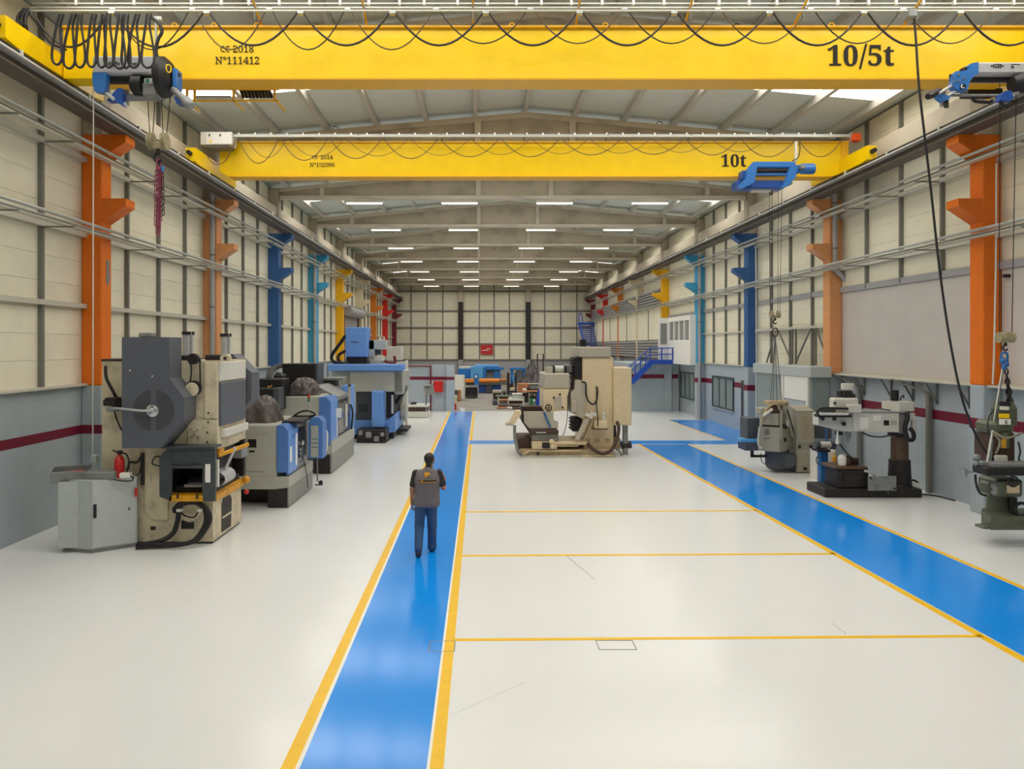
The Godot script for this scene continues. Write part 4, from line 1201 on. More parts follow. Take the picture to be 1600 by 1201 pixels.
	obj("hose", nb().hose([[279, 799, 13.36], [277, 815, 13.35], [270, 833, 13.3], [250, 845, 13.2], [215, 851, 13.15]], 0.045), m.rubber, t)
	obj("hose", nb().hose([[309, 800, 13.38], [303, 808, 13.33], [290, 806, 13.33], [283, 801, 13.36]], 0.016), m.rubber, t)
	obj("cable", nb().hose([[221, 712, 13.42], [214, 722, 13.4], [203, 722, 13.35], [200, 733, 13.3]], 0.02), m.rubber, t)
	obj("cable", nb().hose([[222, 712, 13.42], [219, 735, 13.4], [213, 744, 13.35]], 0.014), m.rubber, t)
	obj("cable_duct", nb().pb(219, 224, 708, 758, 13.4, 13.5, 0.01), m.castblack, t)
	obj("cable", nb().hose([[251, 713, 13.3], [242, 714, 13.35], [238, 724, 13.4], [249, 728, 13.3]], 0.012), m.rubber, t)

func machining_centres() -> void:
	# near machining centre
	var t := thing("machining_centre", "nearest blue and grey machining centre, right behind the press", "machine tool", V(-5.3, 0, 17.6), "blue and grey machining centres")
	obj("enclosure", nb().box(-6.75, -4.56, 0.68, 1.855, 16.5, 18.8, 0.02), m.vmc, t)
	obj("corner_panel", nb().pp([[432.5, 664.5], [443, 664.5], [450, 673], [450, 738], [432.5, 738]], 16.48, 17.4), m.vmcblue2, t)
	obj("side_panel", nb().box(-4.35, -4.29, 0.74, 1.72, 16.52, 17.3, 0.012), m.vmcblue, t)
	obj("skirt", nb().prism("xy", [[-6.75, 0.70], [-4.28, 0.70], [-4.28, 0.46], [-4.6, 0.42], [-6.75, 0.42]], 16.49, 18.85), m.vmc, t)
	obj("base", nb().box(-5.4, -4.34, 0.0, 0.46, 17.1, 18.85, 0.02), m.castblack, t)
	obj("base_front", nb().box(-4.76, -4.3, 0.0, 0.45, 16.5, 16.92, 0.015), m.castblack, t)
	obj("base_side", nb().box(-4.33, -4.285, 0.02, 0.46, 16.5, 18.84, 0.01), m.vmcdark, t)
	obj("chip_tray", nb().box(-6.4, -4.9, 0.0, 0.3, 17.2, 18.7, 0.02), m.castblack, t)
	var hatch := obj("front_hatch", nb().pb(384, 415, 680, 736, 16.475, 16.5, 0.006), m.vmc, t)
	obj("louvre_window", nb().pb(387, 400.5, 686, 699, 16.465, 16.475, 0.004), m.black, hatch)
	obj("slot_handle", nb().pb(389, 397.5, 703.5, 706.5, 16.465, 16.475, 0.002), m.black, hatch)
	obj("sticker", nb().box(-4.292, -4.284, 0.85, 1.6, 17.12, 17.27), m.paper, t)
	obj("sticker", nb().box(-4.292, -4.284, 1.0, 1.35, 16.62, 16.78), m.paper, t)
	obj("sticker", nb().box(-4.292, -4.284, 1.5, 1.62, 16.8, 17.1), m.vmcblue2, t)
	var df := obj("door_frame", nb().box(-4.38, -4.31, 0.74, 1.8, 17.3, 18.4, 0.012), m.vmcdark, t)
	obj("door_window", nb().box(-4.32, -4.30, 0.84, 1.7, 17.4, 18.1, 0.006), m.glass, df)
	obj("chuck", nb().cyl(V(-4.31, 1.1, 17.75), V(-4.27, 1.1, 17.75), 0.12).sph(V(-4.28, 1.3, 17.72), 0.06), m.chrome, t)
	var cc := obj("control_column", nb().pp([[481.5, 660], [485, 655], [488, 652], [498, 652], [504, 659], [504, 716], [481.5, 716]], 17.9, 18.35), m.vmcblue2, t)
	obj("control_panel", nb().pb(485.5, 497, 665, 714, 17.88, 17.9, 0.004), m.vmc, cc)
	for py in [685, 691.5, 698]: obj("key_row", nb().pb(487, 496, py, py + 1.2, 17.875, 17.88, 0.0), m.green, cc)
	obj("door_edge", nb().box(-4.15, -4.0, 0.85, 1.75, 18.5, 18.9, 0.02), m.boxgrey, t)
	obj("door_handle", nb().hose([[507, 670, 18.6], [511, 678, 18.5], [510, 700, 18.5], [507, 707, 18.6]], 0.03), m.white, t)
	obj("roof_cover", nb().pb(440, 470, 657, 662, 17.0, 18.3, 0.02), m.castblack, t)
	obj("roof_block", nb().pb(452, 461, 653, 659, 17.6, 17.9, 0.02), m.rust, t)
	obj("hose", nb().hose([[456, 652, 18], [468, 644, 18], [480, 641.5, 18], [490, 645, 18], [491, 649, 18], [478, 650, 18], [462, 650, 18]], 0.022), m.rubber, t)
	obj("lamp_pole", nb().tube([P(482.5, 651, 18.0), P(482.5, 627, 18.0)], 0.018), m.silver, t)
	obj("signal_lamp", nb().cyl(P(482.5, 627.5, 18.0), P(482.5, 621.5, 18.0), 0.03), m.green, t)
	obj("signal_lamp", nb().cyl(P(482.5, 621.5, 18.0), P(482.5, 615.5, 18.0), 0.03), m.red, t)
	obj("cable", nb().hose([[475, 720, 17.8], [479, 740, 17.8], [481, 762, 17.75]], 0.01), m.rubber, t)
	var tp := drape(P(407, 664, 17.4), 0.47, 0.5, 0.66, 5, 2, 0.66, 3.0)
	solo("dust_cover", tp, m.tarp, "grey brown cloth cover draped on the nearest machining centre", "cover", "cloth covers on the machines")
	var st := thing("pedal_stand", "thin pole on a castor foot beside the nearest machining centre", "stand", P(498, 757, 18.6))
	obj("pole", nb().tube([P(495.5, 712, 18.6), P(496, 752, 18.6)], 0.02), m.boxgrey, st)
	obj("foot", nb().bar(P(493, 757, 18.6), P(503, 757, 18.4), 0.05, 0.03, 0.005), m.black, st)
	obj("castor", nb().cyl(P(501, 753.5, 18.45), P(501, 753.5, 18.4), 0.055), m.rubber, st)
	# second machining centre
	var u := thing("machining_centre", "middle blue and grey machining centre with black boxes on top", "machine tool", V(-5.3, 0, 22.6), "blue and grey machining centres")
	obj("enclosure", nb().box(-6.6, -4.55, 0.75, 2.2, 20.9, 24.5, 0.02), m.vmc, u)
	obj("corner_panel", nb().pp([[498.5, 620.5], [510, 620.5], [516, 627], [516, 696], [498.5, 696]], 20.88, 22.0), m.vmcblue2, u)
	obj("side_panel", nb().box(-4.3, -4.23, 0.9, 2.06, 20.92, 21.9, 0.012), m.vmcblue, u)
	obj("skirt", nb().prism("xy", [[-6.6, 0.92], [-4.2, 0.92], [-4.2, 0.58], [-4.5, 0.52], [-6.6, 0.52]], 20.89, 24.6), m.vmc, u)
	obj("base", nb().box(-5.6, -4.24, 0.0, 0.6, 21.3, 24.6, 0.02), m.vmcdark, u)
	obj("base_front", nb().box(-4.72, -4.23, 0.0, 0.55, 20.9, 21.32, 0.015), m.castblack, u)
	obj("base_side", nb().box(-4.27, -4.21, 0.02, 0.58, 20.9, 24.6, 0.01), m.vmcdark, u)
	var dg := obj("door_frame", nb().box(-4.32, -4.25, 0.9, 2.0, 21.9, 24.0, 0.012), m.castblack, u)
	obj("door_window", nb().box(-4.26, -4.24, 0.98, 1.92, 22.0, 23.8, 0.006), m.glass, dg)
	obj("door_handle", nb().box(-4.24, -4.18, 1.1, 1.8, 23.1, 23.2, 0.01), m.white, dg)
	obj("sticker", nb().pb(525, 533.5, 637.5, 652.5, 21.35, 21.37, 0.002), m.paper, u)
	obj("sticker", nb().box(-4.235, -4.225, 0.95, 1.5, 21.75, 21.85), m.paper, u)
	obj("rear_panel", nb().box(-4.5, -4.2, 0.92, 2.35, 24.0, 24.62, 0.02), m.vmcblue, u)
	obj("roof_slope", nb().prism("xy", [[-5.2, 2.2], [-4.28, 2.0], [-4.3, 2.1], [-4.9, 2.42], [-5.2, 2.42]], 22.2, 24.4), m.vmcdark, u)
	obj("lamp_post", nb().pb(543.5, 547.5, 604, 631, 23.2, 23.3, 0.01), m.vmc, u)
	obj("lamp_cap", nb().pb(543.5, 548, 599.5, 604, 23.2, 23.3, 0.01), m.slate, u)
	obj("arm", nb().hose([[548, 632, 22.5], [551, 645, 22.4], [549, 670, 22.4]], 0.03), m.rubber, u)
	obj("roof_edge", nb().box(-6.4, -4.9, 2.2, 2.26, 21.0, 23.5, 0.01), m.castblack, u)
	obj("tool_magazine", nb().pb(441, 494, 568, 618, 23.0, 23.9, 0.02), m.black, u)
	obj("magazine_side", nb().pb(492, 496.5, 567.5, 618, 23.0, 23.9, 0.01), m.slate, u)
	obj("oil_unit", nb().pb(396.5, 441, 592, 640, 20.5, 21.3, 0.02), m.black, u)
	obj("oil_unit", nb().pb(397, 428, 606.5, 640, 19.9, 20.45, 0.02), m.black, u)
	obj("oil_unit_side", nb().pb(427, 435, 606, 640, 19.9, 20.45, 0.01), m.slate, u)
	obj("fitting", nb().sph(P(420, 604.5, 20.1), 0.03).sph(P(424, 603, 20.1), 0.025), m.myellow, u)
	for i in 2: obj("hose", nb().hose([[418 + i * 4, 592, 21.0], [420 + i * 4, 582, 21.5], [429 + i * 2, 573 + i * 2, 22.2], [442, 569 + i * 3, 23.2]], 0.05), m.rubber, u)
	obj("valve_cluster", nb().pb(427, 441, 585, 593, 21.4, 21.9, 0.03).pb(430, 436, 582, 588, 21.6, 21.9, 0.02), m.castblack, u)
	obj("coolant_box", nb().pb(497, 524, 593, 612, 24.0, 24.6, 0.02), m.black, u)
	obj("coolant_lid", nb().pb(496, 535, 590, 594, 24.0, 24.8, 0.01), m.boxgrey, u)
	solo("dust_cover", drape(P(476, 618, 21.6), 0.43, 0.45, 0.5, 4, 7, 0.66, 2.6), m.tarp, "grey brown cloth cover draped on the middle machining centre", "cover", "cloth covers on the machines")
	# large machining centre at the back
	var w := thing("machining_centre", "tallest blue and grey machining centre with a blue tower on top", "machine tool", V(-4.5, 0, 30), "blue and grey machining centres")
	obj("cross_beam", nb().pb(511.5, 630, 569, 579.5, 28.3, 29.1, 0.03), m.vmcblue, w)
	obj("enclosure", nb().pb(546, 616.5, 579.5, 612, 28.5, 32.5, 0.03), m.vmc, w)
	obj("enclosure_side", nb().pb(518, 546, 580, 602, 28.8, 31.5, 0.02), m.vmc, w)
	var fw := obj("front_window", nb().pb(556, 582, 611, 668, 28.7, 29.2, 0.02), m.guarddark, w)
	obj("window_pane", nb().pb(560, 574, 631, 644, 28.68, 28.7, 0.003), m.glass, fw)
	obj("front_rail", nb().pb(556, 582, 657, 658.5, 28.64, 28.7, 0.002), m.silver, fw)
	obj("pillar", nb().pb(580.5, 598.5, 611, 668, 27.9, 28.7, 0.03), m.vmcblue, w)
	obj("sliding_door", nb().pb(603, 616, 610, 652, 28.75, 31.0, 0.02), m.black, w)
	obj("door_bar", nb().cyl(P(613, 617, 28.6), P(613, 646, 28.6), 0.05), m.silver, w)
	obj("base", nb().prism("xy", [[-5.6, 0.2], [-3.9, 0.2], [-3.3, 0.3], [-3.3, 1.0], [-3.6, 0.75], [-5.6, 0.75]], 28.6, 32.8), m.vmcblue, w)
	obj("base_foot", nb().box(-5.6, -3.4, 0.0, 0.45, 28.9, 32.7, 0.02), m.castblack, w)
	obj("side_column", nb().box(-3.7, -3.28, 0.3, 2.95, 31.4, 32.9, 0.02), m.vmc, w)
	obj("side_strip", nb().box(-3.3, -3.22, 0.1, 3.0, 32.4, 33.0, 0.01), m.offwhite, w)
	for i in 7: obj("vent_rib", nb().pb(617.5, 628, 586 + i * 4, 587.4 + i * 4, 28.6, 28.66, 0.0), m.boxgrey, w)
	obj("vent_panel", nb().pb(616, 629.5, 580, 616, 28.66, 31.5, 0.02), m.vmc, w)
	obj("hand_pipe", nb().hose([[634, 604, 30], [631, 612, 29.5], [624, 622, 29.3], [619, 630, 29.3]], 0.08), m.rubber, w)
	obj("drum_cover", nb().lathe(P(627, 643, 30.6), Vector3(0.25, 0, 0), [[0.0, 0.0], [0.34, 0.0], [0.34, 0.8], [0.25, 1.0], [0.0, 1.0]], 18), m.vmc, w)
	obj("chip_conveyor", nb().pb(557, 603, 671, 693, 27.6, 28.5, 0.02), m.castblack, w)
	for q in [[560, 566, 673, 680], [571, 580, 675, 684], [584, 592, 682, 690], [594, 600, 676, 682]]: obj("casting", nb().pb(q[0], q[1], q[2], q[3], 27.5, 27.7, 0.02), m.boxgrey, w)
	obj("tow_bar", nb().bar(P(598, 688, 27.5), P(612, 672, 29.5), 0.06, 0.06, 0.01).bar(P(600, 690, 27.4), P(609, 686, 27.6), 0.06, 0.06, 0.01), m.castblack, w)
	obj("drip_tray", nb().pb(606, 637, 670, 674, 30.0, 31.5, 0.01), m.castblack, w)
	var tw := obj("tower", nb().pb(540, 573.5, 511, 557.5, 29.0, 30.0, 0.03), m.vmcblue, w)
	obj("tower_slot", nb().pb(548, 560, 533.5, 534.5, 28.99, 29.0, 0.0), m.ink, tw)
	obj("tower_foot", nb().pb(541, 573, 557.5, 569, 29.1, 30.0, 0.02), m.black, w)
	obj("hose", nb().hose([[540, 524, 29.2], [530, 538, 29.1], [520, 552, 29.1], [518, 560, 29.1], [524, 566, 29.1], [545, 568, 29.1]], 0.07), m.rubber, w)
	obj("hose", nb().hose([[540, 548, 29.2], [531, 553, 29.2], [528, 560, 29.2], [532, 566, 29.2]], 0.06), m.rubber, w)
	obj("spindle_motor", nb().pb(574, 602.5, 531, 546, 29.6, 30.4, 0.02).pb(574, 585, 531, 562, 29.6, 30.4, 0.02), m.cabinet, w)
	obj("motor_box", nb().pb(585, 594, 546, 554, 29.8, 30.3, 0.01), m.slate, w)
	obj("motor_foot", nb().pb(575, 597, 556, 564, 29.6, 30.5, 0.02), m.offwhite, w)
	for px in [594, 600]: obj("pipe_stub", nb().cyl(P(px, 532, 30), P(px, 526, 30), 0.04), m.offwhite, w)
	obj("rear_box", nb().pb(604, 627, 541, 563, 32.0, 32.8, 0.02), m.lilac, w)
	obj("rear_pipes", nb().hose([[598, 562, 31], [608, 566, 31], [617, 566, 31], [616, 556, 31]], 0.06), m.c8, w)
	# small grinder in front of the grey partition
	var g := thing("surface_grinder", "small pale grinder with a tilted screen before the grey partition", "machine tool", P(653, 653, 37.2))
	obj("base", nb().pb(637, 669, 643, 652.5, 37.3, 38.5, 0.03), m.offwhite, g)
	obj("bed", nb().pb(638, 668, 635.5, 643, 37.4, 38.4, 0.02), m.rust, g)
	obj("table", nb().pb(637, 669.5, 632.5, 636, 37.3, 38.5, 0.02), m.offwhite, g)
	obj("vise", nb().pb(641, 650, 628.5, 633, 37.6, 38.0, 0.02), m.castblack, g)
	obj("screen_post", nb().tube([P(666, 646, 37.4), P(666, 615, 37.4)], 0.05), m.boxgrey, g)
	obj("screen", nb().pp([[661, 602], [675, 601], [679, 615], [665, 618]], 37.1, 37.5), m.vmcdark, g)
	obj("screen_face", nb().pp([[665, 604], [672, 603.5], [672.5, 606], [665.5, 606.5]], 37.08, 37.1), m.slate, g)

# ------------------------------------------------------------------ the beige machine in the middle
func q2(u: float, v: float) -> Array:
	return [780.0 + u / 5.72, 520.0 + v / 5.72]

func mb(b: B, u0: float, u1: float, v0: float, v1: float, d0: float, d1: float, c := 0.02) -> B:
	return b.pb(780.0 + u0 / 5.72, 780.0 + u1 / 5.72, 520.0 + v0 / 5.72, 520.0 + v1 / 5.72, d0, d1, c)

func mp(b: B, pts: Array, d0: float, d1: float) -> B:
	return b.pp(pts.map(func(a): return q2(a[0], a[1])), d0, d1)

func mh(b: B, pts: Array, r: float) -> B:
	return b.hose(pts.map(func(a): return [780.0 + a[0] / 5.72, 520.0 + a[1] / 5.72, a[2]]), r)

func middle() -> void:
	var t := thing("boring_mill", "big beige boring mill with a tall column in mid floor", "machine tool", P(885, 715.5, 24.8))
	obj("sole_plate", mb(nb(), 200, 740, 1098, 1118, 24.0, 26.2), m.beigegrey, t)
	obj("sole_plate", mb(nb(), 735, 1025, 1092, 1112, 24.1, 26.4), m.beige, t)
	obj("bed", mb(nb(), 185, 1025, 1040, 1098, 24.15, 26.2, 0.03), m.beigedirt, t)
	obj("bed_rib", mp(nb(), [[190, 1090], [270, 1048], [300, 1048], [215, 1092]], 24.1, 24.15), m.beige, t)
	obj("bed_rib", mb(nb(), 270, 740, 1048, 1062, 24.1, 24.15), m.beige, t)
	obj("bed_way", mb(nb(), 165, 292, 940, 1040, 24.4, 26.0, 0.03), m.rust, t)
	obj("saddle", mb(nb(), 292, 520, 970, 1040, 24.1, 26.0, 0.03), m.beige, t)
	obj("saddle_rail", mb(nb(), 515, 790, 972, 1000, 24.1, 25.8, 0.02), m.beige, t)
	obj("saddle_rail", mb(nb(), 515, 712, 1004, 1018, 24.1, 25.6, 0.015), m.beigedirt, t)
	obj("motor", mb(nb(), 385, 452, 978, 1034, 24.0, 24.1, 0.02), m.castblack, t)
	obj("valve", nb().sph(P(862, 690, 24.0), 0.09).sph(P(863, 697, 24.0), 0.08), m.beige, t)
	obj("knob", nb().cyl(P(840.5, 708.5, 24.08), P(840.5, 708.5, 24.15), 0.05), m.castblack, t)
	obj("table", mb(nb(), 292, 530, 900, 968, 24.2, 25.8, 0.03), m.vmcdark, t)
	obj("table_top", mb(nb(), 270, 532, 868, 905, 24.1, 25.9, 0.02), m.rust, t)
	obj("tee_slot", mb(nb(), 330, 420, 885, 895, 24.08, 24.1, 0.0), m.silver, t)
	obj("splash_guard", mp(nb(), [[218, 702], [485, 702], [488, 780], [526, 790], [526, 850], [268, 850], [224, 800]], 24.2, 24.3), m.beigegrey, t)
	obj("splash_back", mb(nb(), 205, 400, 655, 706, 25.2, 25.5), m.rust, t)
	obj("splash_side", mp(nb(), [[192, 656], [216, 656], [222, 800], [270, 860], [290, 920], [262, 880], [200, 790]], 24.25, 25.5), m.castblack, t)
	obj("coolant_hose", mh(nb(), [[400, 705, 24.15], [425, 770, 24.12], [458, 842, 24.15]], 0.035), m.toolblue, t)
	obj("control_pendant", mp(nb(), [[152, 700], [196, 698], [200, 722], [132, 822], [92, 800]], 23.8, 24.3), m.beige, t)
	obj("pendant_tray", mp(nb(), [[58, 812], [92, 800], [135, 822], [128, 830], [58, 826]], 23.8, 24.3), m.beigegrey, t)
	obj("pendant_pipe", mh(nb(), [[138, 825, 24], [138, 930, 24], [155, 1010, 24], [168, 1060, 24.05], [205, 1098, 24.1]], 0.05), m.boxgrey, t)
	obj("spindle_head", mb(nb(), 395, 630, 360, 502, 24.4, 26.2, 0.04), m.beigegrey, t)
	obj("spindle_head", mp(nb(), [[397, 502], [625, 502], [612, 560], [612, 690], [500, 702], [397, 690]], 24.35, 26.0), m.beige, t)
	obj("head_lid", mp(nb(), [[425, 305], [480, 305], [478, 362], [425, 362]], 24.5, 25.2), m.beigegrey, t)
	obj("head_motor", nb().cyl(P(865, 577, 24.9), P(883, 577, 24.9), 0.13), m.offwhite, t)
	obj("motor_yoke", mb(nb(), 482, 500, 292, 358, 24.6, 25.2).pb(882, 886, 571, 583, 24.6, 25.2), m.castblack, t)
	obj("motor_fitting", mb(nb(), 596, 655, 285, 360, 25.0, 25.6), m.boxgrey, t)
	obj("nameplate", mb(nb(), 494, 560, 572, 680, 24.33, 24.35, 0.0), m.beigegrey, t)
	for q in [[543, 549], [488, 577], [567, 667]]:
		var a := q2(q[0], q[1])
		obj("button", nb().cyl(P(a[0], a[1], 24.3), P(a[0], a[1], 24.35), 0.035), m.ink, t)
	obj("handwheel", nb().torus(P(857, 637, 24.15), Vector3(0, 0, 1), 0.1, 0.02).bar(P(852.5, 637, 24.15), P(861.5, 637, 24.15), 0.02, 0.02).bar(P(857, 632.5, 24.15), P(857, 641.5, 24.15), 0.02, 0.02).cyl(P(857, 637, 24.2), P(857, 637, 24.38), 0.03), m.ink, t)
	obj("slide_housing", mp(nb(), [[680, 420], [735, 420], [735, 448], [770, 448], [770, 766], [740, 766], [640, 712], [640, 535], [672, 500]], 24.5, 25.6), m.beigegrey, t)
	obj("slide_cover", mb(nb(), 642, 700, 605, 712, 24.44, 24.5), m.beigegrey, t)
	obj("slide_pipes", mh(nb(), [[640, 380, 24.8], [655, 420, 24.8], [650, 480, 24.8], [665, 520, 24.8]], 0.05), m.rust, t)
	obj("column", mb(nb(), 745, 1022, 215, 1045, 24.6, 26.6, 0.04), m.beige, t)
	obj("column_cap", mb(nb(), 715, 1000, 125, 216, 24.5, 26.7, 0.03), m.beigegrey, t)
	for r in [[658, 745, 218, 408, 14], [655, 750, 765, 882, 8]]:
		for i in int(r[4]):
			var y0: float = r[2] + (r[3] - r[2]) * i / r[4]
			obj("bellows_fold", mb(nb(), r[0] + (0 if i % 2 else 14), r[1], y0, y0 + (r[3] - r[2]) / r[4], 24.7, 25.8, 0.01), m.rubber, t)
	obj("column_plate", mb(nb(), 800, 862, 300, 336, 24.58, 24.6, 0.0), m.beige, t)
	for u in [770, 850, 945]: obj("vent", mb(nb(), u, u + 46, 944, 976, 24.58, 24.6, 0.0), m.beigedirt, t)
	obj("service_box", mb(nb(), 850, 967, 785, 860, 24.2, 24.6, 0.02), m.beige, t)
	obj("service_box_shelf", mb(nb(), 845, 972, 856, 864, 24.15, 24.6, 0.0), m.rust, t)
	obj("filter_bowl", nb().cyl(P(944, 657, 24.35), P(944, 650, 24.35), 0.08).cyl(P(944, 648, 24.35), P(944, 643, 24.35), 0.07), m.offwhite, t)
	obj("nozzle", mh(nb(), [[880, 835, 24.15], [880, 760, 24.15], [870, 640, 24.4], [874, 480, 24.5]], 0.02), m.rubber, t)
	obj("chute", nb().bar(P(780 + 782 / 5.72, 520 + 770 / 5.72, 24.2), P(780 + 695 / 5.72, 520 + 955 / 5.72, 24.0), 0.2, 0.06, 0.01), m.beigegrey, t)
	obj("chute", nb().bar(P(780 + 830 / 5.72, 520 + 780 / 5.72, 24.3), P(780 + 750 / 5.72, 520 + 955 / 5.72, 24.2), 0.16, 0.06, 0.01), m.beigedirt, t)
	obj("lubricator", mp(nb(), [[772, 735], [788, 712], [842, 745], [826, 770]], 24.1, 24.4), m.offwhite, t)
	obj("lubricator", mp(nb(), [[812, 725], [826, 704], [874, 720], [868, 750]], 24.2, 24.5), m.offwhite, t)
	obj("hose", mh(nb(), [[738, 440, 24.4], [772, 450, 24.35], [776, 540, 24.35], [795, 605, 24.35], [835, 637, 24.4], [868, 610, 24.45], [878, 540, 24.5], [872, 480, 24.58]], 0.03), m.rubber, t)
	obj("hose", mh(nb(), [[1052, 792, 24.2], [1068, 850, 24.1], [1050, 950, 24.0], [1005, 1040, 23.95], [930, 1078, 23.95], [850, 1045, 24.0], [788, 985, 24.1]], 0.06), m.rust, t)
	obj("cabinet", mb(nb(), 1024, 1185, 308, 826, 24.4, 25.6, 0.03), m.beige, t)
	obj("cabinet_leg", mb(nb(), 1110, 1152, 826, 1098, 24.6, 24.8, 0.01), m.boxgrey, t)
	obj("cabinet_leg", mb(nb(), 1030, 1046, 826, 1040, 25.2, 25.4, 0.01), m.castblack, t)
	obj("pump", mb(nb(), 1026, 1088, 940, 1040, 24.8, 25.4, 0.03), m.beigedirt, t)
	obj("pump_motor", nb().cyl(P(971, 696, 24.7), P(986, 694, 24.7), 0.13), m.castblack, t)
	obj("cable", mh(nb(), [[1040, 1040, 24.4], [1070, 1050, 24.3], [1090, 1085, 24.3], [1100, 1098, 24.4]], 0.03), m.boxgrey, t)
	obj("cable", mh(nb(), [[612, 560, 24.3], [610, 740, 24.2], [595, 840, 24.15], [570, 920, 24.2]], 0.012), m.rubber, t)

# ------------------------------------------------------------------ right side
func right_side() -> void:
	booth()
	var wn := 1
	for w in [[38.4, 40.9, 0.95], [32.5, 35.3, 0.9]]:   # windows in the grey base wall
		var t := thing("window_%d" % wn, "dark framed sliding window in the grey wall base, %s the sky blue column" % ("beyond" if wn == 1 else "this side of"), "window", V(XR - 0.03, 0.95, (w[0] + w[1]) / 2), "", "structure")
		wn += 1
		var y0 := 0.82 if w[0] < 35 else 0.85
		var y1 := 2.16
		obj("frame", nb().box(XR - 0.06, XR + 0.01, y0 - 0.07, y0, w[0] - 0.07, w[1] + 0.07).box(XR - 0.06, XR + 0.01, y1, y1 + 0.07, w[0] - 0.07, w[1] + 0.07).box(XR - 0.06, XR + 0.01, y0, y1, w[0] - 0.07, w[0]).box(XR - 0.06, XR + 0.01, y0, y1, w[1], w[1] + 0.07), m.frame, t)
		for k in 3:
			var a: float = w[0] + (w[1] - w[0]) * k / 3.0
			var b: float = w[0] + (w[1] - w[0]) * (k + 1) / 3.0
			obj("pane", nb().box(XR - 0.025, XR - 0.012, y0, y1, a + 0.04, b - 0.04), m.winpane, t)
			if k: obj("mullion", nb().box(XR - 0.05, XR, y0, y1, a - 0.05, a + 0.05), m.frame, t)
		obj("ledge", nb().box(XR - 0.1, XR, y0 - 0.12, y0 - 0.07, w[0] - 0.1, w[1] + 0.1), m.lower, t)
	var dr := thing("door_1", "narrow dark grey door with a small white notice", "door", V(XR - 0.03, 0, 31.0), "", "structure")
	var lf := obj("leaf", nb().box(XR - 0.05, XR + 0.0, 0.03, 2.1, 30.55, 31.3, 0.01), m.slate, dr)
	obj("frame", nb().box(XR - 0.07, XR, 0, 2.16, 30.47, 30.54).box(XR - 0.07, XR, 0, 2.16, 31.31, 31.38).box(XR - 0.07, XR, 2.1, 2.17, 30.47, 31.38), m.frame, dr)
	obj("notice", nb().box(XR - 0.06, XR - 0.05, 1.35, 1.65, 30.85, 31.05), m.paper, lf)
	obj("handle", nb().box(XR - 0.1, XR - 0.05, 1.0, 1.06, 30.62, 30.75, 0.01), m.silver, lf)
	var fb := thing("fuse_box", "cream fuse box on the grey wall near the dark blue column", "fuse box", V(XR - 0.1, 2.3, 30.3))
	obj("body", nb().box(XR - 0.2, XR + 0.0, 2.25, 2.75, 30.0, 30.5, 0.015), m.offwhite, fb)
	obj("door", nb().box(XR - 0.215, XR - 0.2, 2.28, 2.72, 30.04, 30.46, 0.004), m.white, fb)
	var wc := thing("wall_lamp", "small white round wall lamp beside the cream fuse box", "lamp", V(XR - 0.1, 2.3, 29.0))
	obj("globe", nb().sph(V(XR - 0.16, 2.4, 28.6), 0.1), m.white, wc)
	obj("bracket", nb().box(XR - 0.16, XR, 2.48, 2.54, 28.57, 28.63), m.boxgrey, wc)
	# thin conduits
	var cd := thing("conduit", "thin pale conduit running down the orange column at right", "conduit", V(10.75, 3, 15.6))
	obj("pipe", nb().tube([P(1557, 255, 15.55), P(1556, 420, 15.55), P(1553, 560, 15.55), P(1551, 600, 15.55)], 0.018), m.offwhite, cd)
	obj("junction_box", nb().pb(1571, 1580, 428, 433, 15.5, 15.6, 0.005), m.castblack, cd)
	var cd2 := thing("conduit", "thin pale conduit running down the dark blue column at right", "conduit", V(10.7, 3, 29.5))
	obj("pipe", nb().tube([P(1181, 388, 29.4), P(1183, 700, 29.4)], 0.025), m.offwhite, cd2)
	lifted_machine()
	drill()
	mill()
	offices()

func booth() -> void:
	var t := thing("booth", "grey panelled booth by the right wall with a white board", "booth", V(10.7, 0, 24.9))
	obj("side_panel", nb().box(10.2, 10.76, 0.0, 2.68, 22.65, 27.2, 0.02), m.boothgrey, t)
	obj("cap", nb().box(10.12, 10.78, 2.66, 3.0, 22.55, 27.3, 0.02), m.cabinet, t)
	obj("white_board", nb().box(10.16, 10.2, 1.9, 2.66, 22.95, 24.6, 0.01), m.white, t)
	for d in [22.8, 24.68]: obj("board_post", nb().box(10.12, 10.2, 0.9, 2.66, d - 0.06, d + 0.06, 0.01), m.white, t)
	obj("low_panel", nb().box(10.17, 10.2, 0.9, 1.88, 22.95, 24.6, 0.01), m.lower, t)
	obj("corner_trim", nb().box(10.17, 10.23, 0, 2.66, 27.1, 27.2, 0.01), m.cabinet, t)
	var f := thing("lattice_frame", "dark steel lattice frame standing on the grey booth roof", "frame", P(1243, 567, 25.4))
	var k := 10.95
	for s in [[1198, 566, 1213, 512], [1216, 516, 1238, 567], [1243, 567, 1269, 508], [1274, 508, 1293, 562]]:
		var pts := []
		for i in [0, 2]:
			var d: float = k * 1150.0 / (s[i] - 750.0)
			pts.append(P(s[i], s[i + 1], d))
		obj("diagonal", nb().bar(pts[0], pts[1], 0.045, 0.045), m.steel, f)
	for px in [1238, 1243.5, 1269, 1274.5]:
		var d: float = k * 1150.0 / (px - 750.0)
		obj("upright", nb().box(k - 0.03, k + 0.03, 3.0, 4.25, d - 0.03, d + 0.03), m.steel, f)
	obj("top_rail", nb().box(k - 0.04, k + 0.04, 4.22, 4.3, 23.3, 29.0), m.girt, f)

func hung(u: float, v: float) -> Array:
	return [1160.0 + u / 8.007, 600.0 + v / 8.007]

